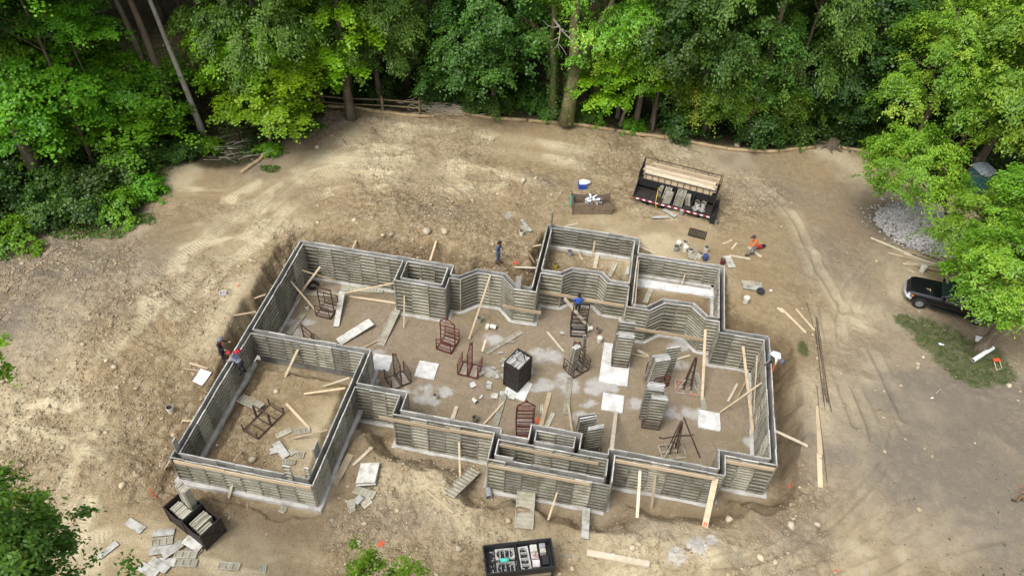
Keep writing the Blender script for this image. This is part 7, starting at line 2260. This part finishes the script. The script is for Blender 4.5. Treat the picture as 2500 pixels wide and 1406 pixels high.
# ================================================================== RUBBISH BIN (mesh sides) AND RUBBISH
q0, q1 = G(1398, 524, 0), G(1492, 524, 0)
u = (q1 - q0); u.z = 0; RL = u.length; u.normalize(); rz_ = math.atan2(u.y, u.x)
RW, RH = 1.25, .95
t = thing("mesh_bin", "rusty low bin with sagging mesh sides holding paper rubbish", "bin", (q0.x, q0.y, min(q0.z, q1.z)), rz_)
for y, h_ in ((0, RH), (RW, RH * .9)):
    m = MB(); n = 12
    for i in range(n):
        f0, f1 = i / n, (i + 1) / n
        s0, s1 = h_ - .12 * math.sin(math.pi * ((f0 * 2) % 1)), h_ - .12 * math.sin(math.pi * ((f1 * 2) % 1))
        m.poly([(RL * f0, y, .02), (RL * f1, y, .02), (RL * f1, y, s1), (RL * f0, y, s0)]); m.poly([(RL * f0, y + .01, .02), (RL * f0, y + .01, s0), (RL * f1, y + .01, s1), (RL * f1, y + .01, .02)])
        m.tube([(RL * f0, y, s0), (RL * f1, y, s1)], .02, 5); m.tube([(RL * f0, y - .012, s0 * .5), (RL * f1, y - .012, s1 * .5)], .014, 4)
    m.build("side_mesh", M['mesh_bin'] if 'mesh_bin' in M else M.setdefault('mesh_bin', stained("rusty_bin_mesh", (0.20, 0.15, 0.105), (0.12, 0.085, 0.06), (0.27, 0.215, 0.155), 4.0, 0.85)), t)
for x in (0, RL / 2, RL):
    m = MB(); m.box((x, RW / 2, RH * .42), (.014, RW - .05, RH * .8))
    for y in (0, RW): m.bar((x, y, 0), (x, y, RH + .12), .06, .06, up=Vector((0, 1, 0)))
    m.bar((x, 0, RH * .85), (x, RW, RH * .85), .035, .035)
    m.build("partition" if x == RL / 2 else "end_mesh", M['mesh_bin'], t)
m = MB(); m.box((RL / 2, RW / 2, .03), (RL - .06, RW - .06, .04)); m.build("floor", M['mesh_bin'], t)
mwr = Matrix.Translation(t.location) @ Matrix.Rotation(rz_, 4, 'Z')
rq = random.Random(21)
for i in range(26):
    x, y = RL * rq.uniform(.34, .74), RW * rq.uniform(.45, 1.1)
    z = .35 + rq.random() * .45
    w_, l_ = rq.uniform(.12, .34), rq.uniform(.2, .5)
    m = MB(); n = 3
    for a_ in range(n + 1):
        for b_ in range(n + 1):
            m.v.append((w_ * (a_ / n - .5), l_ * (b_ / n - .5), rq.uniform(-.05, .05)))
    for a_ in range(n):
        for b_ in range(n): m.face((a_ * 4 + b_, a_ * 4 + b_ + 1, a_ * 4 + b_ + 5, a_ * 4 + b_ + 4))
    o = m.build("waste_paper", [M['paper'], M['paper'], M['lumber_pale'], M['grey_cloth']][rq.randrange(4)])
    o.matrix_world = mwr @ Matrix.Translation((x, y, z)) @ Matrix.Rotation(rq.random() * 6, 4, 'Z') @ Matrix.Rotation(rq.uniform(-.9, .9), 4, 'X')
    tag(o, "crumpled sheet of paper rubbish in the rusty mesh bin", "waste paper", "paper rubbish in the rusty mesh bin")
p = G(1421, 459, 0)
t = thing("cardboard_box", "blue and white box behind the rusty mesh bin", "box", p, .3)
m = MB(); m.box((0, 0, .22), (.55, .42, .44)); m.build("carton", plain("blue_print", (.03, .09, .42), .6), t)
m = MB(); m.box((.02, .0, .455), (.5, .36, .03), Matrix.Rotation(.15, 3, 'X')); m.build("flap", M['paper'], t)
t = thing("paper_bag", "white bag lying behind the blue and white box", "bag", G(1428, 447, .1), 0)
V, F = blob_proto(44, 2); np_mesh("bag_body", V * np.array([.42, .2, .2]), F, M['paper'], parent=t, smooth=True)

# ================================================================== PORTABLE TOILET
tz = gz(25.6, 51.2)
t = thing("portable_toilet", "teal portable toilet with a pale grey ribbed roof under the trees", "portable toilet", (25.65, 51.1, tz), math.radians(22))
hT = 3.95 - tz
tl = plain("teal_plastic", (0.025, 0.13, 0.125), .45); rfm = plain("pale_grey_plastic", (0.46, 0.53, 0.58), .4)
m = MB(); m.box((0, 0, hT / 2 - .1), (1.1, 1.1, hT - .2)); 
for s in (-1, 1):
    for k in range(4):
        m.box((s * .558, -.4 + .27 * k, hT * .45), (.018, .05, hT * .75)); m.box((-.4 + .27 * k, .558, hT * .45), (.05, .018, hT * .75))
m.build("cabin", tl, t)
m = MB(); n = 6
for i in range(n + 1):
    a = -1 + 2 * i / n
    for y in (-.62, .62): m.v.append((a * .62, y, hT - .16 + .16 * (1 - a * a)))
for i in range(n): m.face((2 * i, 2 * i + 2, 2 * i + 3, 2 * i + 1))
for i in range(9): m.bar((-.58, -.5 + .125 * i, hT - .10), (.58, -.5 + .125 * i, hT - .10), .03, .16)
m.box((0, 0, hT - .17), (1.26, 1.26, .08))
m.build("roof", rfm, t)
m = MB(); m.box((0, -.56, hT * .45), (.72, .03, hT * .78)); d = m.build("door", tl, t)
m = MB(); m.box((-.27, -.585, hT * .45), (.05, .03, .14)); m.build("handle", M['galv'], d)
m = MB(); m.box((0, -.58, hT * .85), (.6, .012, .2)); m.build("vent_panel", rfm, t)
m = MB(); m.box((.56, 0, hT * .78), (.014, .7, .28)); m.build("vent_panel", rfm, t)
m = MB(); m.box((0, 0, .06), (1.2, 1.2, .12)); m.build("skid_base", M['rubber'], t)

# ================================================================== PICK-UP
paint, nt, b = new_mat("black_car_paint")
b.inputs["Base Color"].default_value = (.006, .006, .009, 1); b.inputs["Roughness"].default_value = .28; b.inputs["Coat Weight"].default_value = .6; b.inputs["Coat Roughness"].default_value = .08
glassm, nt, b = new_mat("car_glass")
b.inputs["Base Color"].default_value = (.02, .035, .035, 1); b.inputs["Roughness"].default_value = .06; b.inputs["Specular IOR Level"].default_value = .6
chrome = plain("bright_bumper", (.62, .63, .65), .28, .6)
wheelm = plain("alloy_wheel", (.32, .33, .34), .4, .5)
fw_, rw_ = G(2238, 748, 0), G(2380, 790, 0)
hd = (fw_ - rw_); hd.z = 0; hd.normalize(); left = Vector((-hd.y, hd.x, 0))
cxy = (fw_ + rw_) / 2 - left * (.78) if left.y < 0 else (fw_ + rw_) / 2 + left * .78
if left.y < 0: cxy = (fw_ + rw_) / 2 - left * .78
zt_ = gz(cxy.x, cxy.y)
t = thing("pickup_truck", "black pickup with a bright front bumper parked under the ash", "pickup", (cxy.x, cxy.y, zt_), math.atan2(hd.y, hd.x))
def loft(name, secs, mat, parent=t, cap=True, smooth=True):
    """secs: list of (x, [(y, z) ...]) half rings from the sill up to the centre line; mirrored."""
    m = MB(); rings = []
    for x, pr in secs:
        ring = []
        full = [(-y, z) for y, z in pr] + [(y, z) for y, z in pr[::-1]]
        for y, z in full: m.v.append((x, y, z)); ring.append(len(m.v) - 1)
        rings.append(ring)
    k = len(rings[0])
    for i in range(len(rings) - 1):
        for j in range(k):
            j2 = (j + 1) % k
            m.face((rings[i][j], rings[i][j2], rings[i + 1][j2], rings[i + 1][j]))
    if cap: m.face(rings[0][::-1]); m.face(rings[-1])
    o = m.build(name, mat, parent, smooth)
    if smooth:
        try:
            o.data.set_sharp_from_angle(angle=math.radians(35))
        except Exception: pass
    return o
def ring(hw, zb, zt, crown=.03, tum=.06):
    return [(hw - .06, zb), (hw, zb + .12), (hw + .005, (zb + zt) * .55), (hw - .02, zt - .10), (hw - tum - .03, zt - .015), (hw * .5, zt + crown * .7), (0.0, zt + crown)]
loft("body", [(2.50, ring(.66, .45, .86)), (2.42, ring(.78, .40, .98)), (2.15, ring(.85, .36, 1.05)), (1.2, ring(.87, .34, 1.13)), (.75, ring(.87, .33, 1.16)), (.55, ring(.87, .33, 1.14, 0)), (-.9, ring(.88, .33, 1.13, 0)), (-.95, ring(.88, .33, 1.12, 0)), (-2.62, ring(.87, .40, 1.12, 0))], paint)
loft("cab", [(.72, [(.76, 1.12), (.74, 1.15), (.70, 1.17), (.5, 1.18), (0, 1.19)]), (.12, [(.80, 1.12), (.74, 1.42), (.66, 1.60), (.45, 1.64), (0, 1.655)]), (-.35, [(.81, 1.12), (.75, 1.45), (.67, 1.66), (.45, 1.70), (0, 1.715)]), (-.78, [(.81, 1.12), (.75, 1.45), (.66, 1.63), (.45, 1.67), (0, 1.685)]), (-1.02, [(.80, 1.12), (.74, 1.38), (.66, 1.50), (.45, 1.53), (0, 1.54)])], paint)
def pane(name, pts, mat=glassm):
    m = MB(); n0 = (Vector(pts[1]) - Vector(pts[0])).cross(Vector(pts[2]) - Vector(pts[0])).normalized() * .008
    P = [Vector(p) for p in pts]
    for p in P: m.v.append(tuple(p + n0))
    for p in P: m.v.append(tuple(p - n0))
    k = len(P); m.face(range(k)); m.face([k + i for i in range(k)][::-1])
    for i in range(k): m.face((i, k + i, k + (i + 1) % k, (i + 1) % k))
    return m.build(name, mat, t)
pane("windscreen", [(.70, -.68, 1.195), (.70, .68, 1.195), (.17, .63, 1.615), (.17, -.63, 1.615)])
pane("rear_window", [(-1.035, .60, 1.22), (-1.035, -.60, 1.22), (-.93, -.58, 1.55), (-.93, .58, 1.55)])
for s in (-1, 1):
    pane("side_window", [(.50, s * .795, 1.20), (-.30, s * .815, 1.20), (-.30, s * .712, 1.58), (.12, s * .712, 1.55)])
    pane("side_window", [(-.36, s * .815, 1.20), (-.86, s * .812, 1.20), (-.74, s * .712, 1.56), (-.36, s * .714, 1.58)])
    m = MB(); m.box((.58, s * .98, 1.22), (.12, .2, .16)); m.build("wing_mirror", paint, t)
    m = MB(); m.box((2.36, s * .70, .80), (.16, .22, .17), rotz(s * -.5)); m.build("headlight", plain("lamp_lens", (.6, .62, .62), .15), t)
    m = MB(); m.box((2.22, s * .835, .80), (.16, .05, .13)); m.build("turn_signal", plain("amber_lens", (.6, .18, .03), .25), t)
    m = MB(); m.box((-.05, s * .895, 1.0), (.15, .03, .035)); m.build("door_handle", M['rubber'], t)
    m = MB(); m.bar((1.0, s * .9, .36), (-1.0, s * .9, .36), .12, .05); m.build("side_step", M['rubber'], t)
    for x in (1.66, -1.66):
        m = MB()
        for i in range(9):
            a0, a1 = math.pi * i / 9, math.pi * (i + 1) / 9
            q = [(x + .47 * math.cos(a), s * (.90 + off), .40 + .47 * math.sin(a)) for a in (a0, a1) for off in (-.04, .03)]
            m.poly([q[0], q[1], q[3], q[2]]); 
            q2 = [(x + .53 * math.cos(a), s * .93, .40 + .53 * math.sin(a)) for a in (a0, a1)]
            m.poly([q[1], q2[0], q2[1], q[3]])
        m.build("wheel_arch", M['rubber'], t)
        m = MB(); m.lathe([(.22, -.11), (.36, -.12), (.395, -.08), (.395, .08), (.36, .12), (.22, .11), (.22, -.11)], (x, s * .83, .395), 22, rot=Matrix.Rotation(math.pi / 2, 3, 'X'))
        wh = m.build("wheel", M['rubber'], t, True)
        m = MB(); m.lathe([(.001, -.09), (.06, -.10), (.08, -.07), (.20, -.10), (.235, -.11), (.235, .11), (.20, .10), (.08, .07), (.06, .10), (.001, .09)], (x, s * .83, .395), 20, rot=Matrix.Rotation(math.pi / 2, 3, 'X'))
        for k in range(6):
            a = k * 1.047; m.box((x + .15 * math.cos(a), s * .83 + s * .098, .395 + .15 * math.sin(a)), (.05, .02, .12), Matrix.Rotation(-a + math.pi / 2, 3, 'Y'), m=0)
        m.build("rim", wheelm, wh, False)
m = MB(); m.tube([(2.20, -.88, .58), (2.48, -.70, .60), (2.60, -.3, .61), (2.60, .3, .61), (2.48, .70, .60), (2.20, .88, .58)], .105, 8); m.build("front_bumper", chrome, t, True)
m = MB(); m.box((2.53, 0, .80), (.05, 1.0, .2)); m.box((2.562, 0, .80), (.02, .98, .04)); m.build("grille", M['rubber'], t)
m = MB(); m.box((-2.68, 0, .58), (.12, 1.7, .18)); m.build("rear_bumper", chrome, t)
m = MB(); m.box((-1.84, 0, 1.135), (1.45, 1.42, .012)); m.build("bed_liner", M['rubber'], t)
m = MB()
for s in (-1, 1): m.box((-1.84, s * .80, 1.15), (1.55, .14, .05))
m.box((-2.60, 0, 1.15), (.06, 1.45, .05)); m.build("bed_rail", paint, t)
m = MB(); m.box((.40, -.1, 1.22), (.1, .5, .02)); m.build("dash_paper", M['teal_foam'], t)
m = MB(); m.bar((1.55, .25, 1.15), (1.35, .30, 1.16), .03, .03); m.bar((1.35, .2, 1.165), (1.33, .42, 1.165), .05, .03); tag(m.build("hammer", M['lumber'], t))

# ================================================================== PEOPLE
def capsule_head(m, c, fwd, up, r=.105, mat=0):
    """A head with brow, nose, chin and ears, looking along fwd."""
    fwd = fwd.normalized(); side = fwd.cross(up).normalized(); up = side.cross(fwd).normalized()
    n, k = 12, 9
    base = len(m.v)
    for i in range(k + 1):
        th = math.pi * i / k
        for j in range(n):
            ph = 2 * math.pi * j / n
            x, y, z = math.sin(th) * math.cos(ph), math.sin(th) * math.sin(ph), math.cos(th)
            rx, ry, rz = 1.0, .80, 1.22
            if z < -.2: ry *= .82; rx *= .95
            fx_ = 0.0
            if x > .85 and -.25 < z < .15: fx_ = .24
            if x > .7 and z < -.55: fx_ = .10
            p = c + fwd * (r * (x * rx + fx_)) + side * (r * y * ry) + up * (r * z * rz)
            m.v.append(tuple(p))
    for i in range(k):
        for j in range(n):
            j2 = (j + 1) % n
            m.face((base + i * n + j, base + i * n + j2, base + (i + 1) * n + j2, base + (i + 1) * n + j), mat)
    for s in (-1, 1):
        e = c + side * (s * r * .82)
        m.box(e, (.02, .03, .06), Matrix((fwd, side, up)).transposed(), mat)
        m.box(c + fwd * (r * .90) + side * (s * r * .34) + up * (r * .12), (.02, .022, .014), Matrix((fwd, side, up)).transposed(), 1)
    m.box(c + fwd * (r * .93) - up * (r * .52), (.014, .05, .012), Matrix((fwd, side, up)).transposed(), 1)
def hand(m, wrist, d, palm_n, mat=0, curl=.5):
    d = d.normalized(); s = d.cross(palm_n).normalized(); n = s.cross(d).normalized()
    c = wrist + d * .055
    m.box(c, (.085, .10, .032), Matrix((s, d, n)).transposed(), mat)
    for i, L in enumerate((.062, .075, .08, .072)):
        a = wrist + d * .10 + s * ((i - 1.5) * .021)
        b = a + d * (L * .55) + n * (-.012 * curl)
        e = b + d * (L * .45 * (1 - curl * .5)) + n * (-L * .55 * curl)
        m.tube([a - d * .01, a.lerp(b, .5), b, e], [.010, .0095, .009, .007], 5, mat)
    a = wrist + d * .035 + s * .045
    m.tube([a, a + s * .03 + d * .02, a + s * .035 + d * .055 - n * .015], [.012, .011, .008], 5, mat)
dg = None
def person(label, loc, rz, J, mats, hat=None, hatmat='hair', girth=1.0, extra=None):
    """J: joints in the person's own frame (x forward, y left, z up); mats: clothing for torso, arms, legs, shoes."""
    t = thing("person", label, "person", loc, rz, "people on the site")
    V = {k: Vector(v) for k, v in J.items()}
    names = ['pelvis', 'waist', 'chest', 'neck', 'headbase', 'ls', 'le', 'lw', 'rs', 're', 'rw', 'lh', 'lk', 'la', 'lt', 'rh', 'rk', 'ra', 'rt']
    rad = {'pelvis': (.155, .115), 'waist': (.145, .11), 'chest': (.17, .125), 'neck': (.062, .062), 'headbase': (.058, .058), 'ls': (.070, .070), 'rs': (.070, .070), 'le': (.046, .046), 're': (.046, .046), 'lw': (.032, .032), 'rw': (.032, .032),
           'lh': (.098, .098), 'rh': (.098, .098), 'lk': (.066, .066), 'rk': (.066, .066), 'la': (.046, .046), 'ra': (.046, .046), 'lt': (.036, .036), 'rt': (.036, .036)}
    E = [('pelvis', 'waist', 0), ('waist', 'chest', 0), ('chest', 'neck', 0), ('neck', 'headbase', 4), ('chest', 'ls', 0), ('ls', 'le', 1), ('le', 'lw', 1), ('chest', 'rs', 0), ('rs', 're', 1), ('re', 'rw', 1),
         ('pelvis', 'lh', 2), ('lh', 'lk', 2), ('lk', 'la', 2), ('la', 'lt', 3), ('pelvis', 'rh', 2), ('rh', 'rk', 2), ('rk', 'ra', 2), ('ra', 'rt', 3)]
    ix = {n: i for i, n in enumerate(names)}
    me = bpy.data.meshes.new("skeleton")
    me.from_pydata([V[n] for n in names], [(ix[a], ix[b]) for a, b, _ in E], [])
    o = bpy.data.objects.new("skeleton", me); link(o)
    sk = o.modifiers.new("Skin", 'SKIN'); sk.use_smooth_shade = True
    for n in names:
        d = me.skin_vertices[0].data[ix[n]]
        d.radius = tuple(r * girth for r in rad[n]); d.use_root = (n == 'pelvis')
    ss = o.modifiers.new("Subsurf", 'SUBSURF'); ss.levels = 1; ss.render_levels = 1
    dgr = bpy.context.evaluated_depsgraph_get()
    ev = o.evaluated_get(dgr); em = ev.to_mesh()
    m = MB()
    m.v = [tuple(v.co) for v in em.vertices]
    seg = [(V[a], V[b], k) for a, b, k in E]
    for p in em.polygons:
        c = p.center; best, bk = 1e9, 0
        for a, b, k in seg:
            d = b - a; tt = max(0, min(1, (c - a).dot(d) / d.length_squared))
            dd = (c - a - d * tt).length
            if dd < best: best, bk = dd, k
        m.face(list(p.vertices), bk)
    ev.to_mesh_clear()
    bpy.data.objects.remove(o, do_unlink=True)
    hc = V['headbase'] + (V['headbase'] - V['neck']).normalized() * .12
    fwd = V.get('look', Vector((1, 0, -.3)))
    upv = (V['headbase'] - V['neck']).normalized()
    if abs(fwd.normalized().dot(upv)) > .93: upv = Vector((0, 0, 1))
    capsule_head(m, hc, fwd, upv, .108, 4)
    for a, b in (('le', 'lw'), ('re', 'rw')):
        d = (V[b] - V[a]).normalized()
        hand(m, V[b], d, Vector((0, 0, 1)) if abs(d.z) < .8 else Vector((0, 1 if a == 'le' else -1, 0)), 4)
    for a, b in (('la', 'lt'), ('ra', 'rt')):
        d = (V[b] - V[a]).normalized(); s = d.cross(Vector((0, 0, 1))).normalized(); n = s.cross(d)
        m.box((V[a] + V[b]) / 2 + d * .035 - n * .012, (.095, .27, .07), Matrix((s, d, n)).transposed(), 3)
    ml = [M[mats[0]], M[mats[1]], M[mats[2]], M[mats[3]], M['skin']]
    m.m = [k if k < 5 else 4 for k in m.m]
    bo = m.build("body", ml, t, True)
    # hair or hat
    m = MB()
    fw = fwd.normalized(); sd = fw.cross(upv).normalized(); up2 = sd.cross(fw).normalized()
    R3 = Matrix((fw, sd, up2)).transposed()
    c = hc + up2 * .012 - fw * .012
    m.lathe([(.114, -.01), (.118, .04), (.105, .09), (.07, .125), (.001, .14)], c, 14, rot=R3)
    if hat == 'cap':
        m.box(c + fw * .15 + up2 * .03, (.13, .15, .015), R3)
        m.build("cap", M[hatmat], t, True)
    elif hat == 'hood':
        m.lathe([(.10, -.14), (.135, -.06), (.130, .05), (.09, .13), (.001, .16)], c - fw * .03, 14, rot=R3); m.build("hood", M[hatmat], t, True)
    else:
        m.box(c - fw * .06 - up2 * .04, (.10, .17, .13), R3); m.build("hair", M['hair'], t, True)
    if extra: extra(t, V)
    return t
STAND = dict(pelvis=(0, 0, .95), waist=(.02, 0, 1.10), chest=(.03, 0, 1.33), neck=(.03, 0, 1.50), headbase=(.05, 0, 1.56), ls=(.02, .19, 1.42), le=(.03, .25, 1.14), lw=(.16, .22, .92), rs=(.02, -.19, 1.42), re=(.03, -.25, 1.14), rw=(.16, -.22, .92),
             lh=(0, .10, .90), lk=(.04, .11, .50), la=(-.02, .11, .08), lt=(.14, .12, .04), rh=(0, -.10, .90), rk=(.04, -.11, .50), ra=(-.02, -.11, .08), rt=(.14, -.12, .04), look=(1, 0, -.35))
def pose(**kw):
    d = dict(STAND); d.update(kw); return d
p = G(1215, 641, 0)
person("man in a navy top and jeans standing alone left of the deep trench", p, math.radians(-15), pose(lw=(.30, .16, .98), rw=(.28, -.14, .96), le=(.08, .26, 1.16), la=(.02, .1, .08), lt=(.18, .11, .04), ra=(-.1, -.1, .08), rt=(.06, -.1, .04)), ('navy', 'navy', 'denim', 'boot'))
p = site(1412, 742, 1.0)
person("man in a bright blue shirt standing behind the black ladder rack", (p.x, p.y, .0), math.radians(100), pose(lw=(.28, .2, 1.25), rw=(.3, -.2, 1.3), le=(.1, .28, 1.2), re=(.12, -.28, 1.22), look=(1, 0, -.2)), ('blue_shirt', 'blue_shirt', 'dark_cloth', 'boot'))
# the two men at the long left wall
pa = site(545, 885, 1.9)
zt2 = gz(-19.55, 25.0)
pp = site(543, 866, zt2 + 1.45)
def vest(t, V):
    m = MB()
    f = Vector((1, 0, 0))
    for s in (-1, 1): m.bar(V['chest'] + Vector((.135, s * .09, .14)), V['waist'] + Vector((.125, s * .02, .02)), .085, .02, up=f)
    m.build("vest_front", M['marker'], t)
person("man in a grey hood and dark jacket with orange front outside the left wall", (pp.x, pp.y, gz(pp.x, pp.y)), math.radians(10), pose(lw=(.52, .10, 1.38), le=(.28, .22, 1.26), rw=(.34, -.26, 1.10), re=(.1, -.28, 1.14), chest=(.08, 0, 1.32), neck=(.11, 0, 1.49), headbase=(.14, 0, 1.55), look=(1, .1, -.5)), ('dark_cloth', 'dark_cloth', 'dark_cloth', 'boot'), 'hood', 'grey_cloth', 1.08, vest)
wz = TOP
q = site(575, 872, TOP + .15)
def stripes(t, V):
    m = MB()
    a, b = V['waist'], V['neck']
    for k in range(4):
        c = a.lerp(b, .12 + k * .24)
        n = (b - a).normalized(); x = Vector((0, 1, 0)); y = n.cross(x)
        rr_ = [.150, .172, .182, .15][k]
        pts = [c + x * (rr_ * 1.0 * math.cos(an)) + y * (rr_ * .80 * math.sin(an)) for an in [2 * math.pi * i / 14 for i in range(15)]]
        m.tube(pts, .022, 6, cap=False)
    m.build("sweater_stripe", M['navy'], t, True)
LEAN = dict(pelvis=(-.14, 0, .92), waist=(.02, 0, 1.03), chest=(.22, 0, 1.15), neck=(.38, 0, 1.22), headbase=(.44, 0, 1.25), ls=(.24, .2, 1.14), le=(.42, .3, .98), lw=(.56, .22, .92), rs=(.24, -.2, 1.14), re=(.42, -.28, .96), rw=(.58, -.16, .90),
            lh=(-.14, .1, .87), lk=(-.06, .14, .48), la=(-.24, .13, .10), lt=(-.09, .14, .05), rh=(-.14, -.1, .87), rk=(-.02, -.12, .5), ra=(-.2, -.12, .10), rt=(-.05, -.12, .05), look=(1, .2, -.5))
person("man in a striped sweater and red cap bending over the left wall", (-18.22, q.y - .1, 1.78), math.radians(165), LEAN, ('grey_cloth', 'grey_cloth', 'dark_cloth', 'boot'), 'cap', 'red_cloth', 1.1, stripes)
V, F = blob_proto(61, 2); rb_ = np_mesh("red_jacket", V * np.array([.20, .26, .07]), F, M['red_cloth'], smooth=True); rb_.location = (-18.55, q.y + .42, TOP + .09); tag(rb_, "red jacket lying on the left wall beside the man in the striped sweater", "jacket")
# man in white on the right wall
BEND = dict(pelvis=(0, 0, .86), waist=(.16, 0, .93), chest=(.38, 0, .92), neck=(.55, 0, .82), headbase=(.60, 0, .78), ls=(.40, .2, .90), le=(.46, .24, .62), lw=(.44, .16, .38), rs=(.40, -.2, .90), re=(.46, -.24, .62), rw=(.46, -.14, .36),
            lh=(-.02, .1, .82), lk=(.10, .17, .46), la=(-.02, .20, .09), lt=(.13, .22, .04), rh=(-.02, -.1, .82), rk=(.10, -.17, .46), ra=(-.02, -.18, .09), rt=(.13, -.2, .04), look=(.5, 0, -1))
q = site(1879, 888, TOP)
person("man in a white shirt bending over on top of the right wall", (9.80, q.y, TOP + .012), math.radians(-28), BEND, ('white_shirt', 'white_shirt', 'grey_cloth', 'boot'), 'cap', 'navy', 1.08)
m = MB(); m.bar((10.14, q.y - .30, TOP - .75), (10.14, q.y - .22, TOP + .25), .06, .05, up=Vector((0, 1, 0))); tag(m.build("orange_level", M['marker']), "orange stake on the outside of the right wall under the man in white", "stake")
# man in orange with the saw
q = G(1838, 624, 0)
SAW = dict(pelvis=(-.02, 0, .90), waist=(.05, 0, 1.04), chest=(.14, 0, 1.25), neck=(.22, 0, 1.39), headbase=(.25, 0, 1.44), ls=(.13, .19, 1.30), le=(.24, .23, 1.03), lw=(.42, .13, .86), rs=(.13, -.19, 1.30), re=(.24, -.22, 1.02), rw=(.44, -.08, .84),
           lh=(-.02, .1, .86), lk=(.30, .13, .62), la=(.34, .13, .20), lt=(.49, .14, .14), rh=(-.02, -.1, .86), rk=(.02, -.11, .47), ra=(-.06, -.11, .08), rt=(.09, -.12, .04), look=(1, 0, -.6))
person("man in an orange sweatshirt bending forward with one knee up at the saw", q, math.radians(188), SAW, ('orange', 'orange', 'grey_cloth', 'boot'), 'cap', 'boot', 1.06)
# person cut by the right edge of the picture
q = G(2483, 1222, 0)
person("person in khaki trousers and a dark top, half cut by the right edge", (q.x + .12, q.y - .02, q.z), math.radians(165), pose(lw=(.26, .2, .98), rw=(.3, -.16, 1.0), la=(.16, .1, .08), lt=(.32, .1, .04), lk=(.16, .11, .5), ra=(-.14, -.1, .08), rt=(.02, -.1, .04)), ('red_cloth', 'dark_cloth', 'khaki', 'boot'))
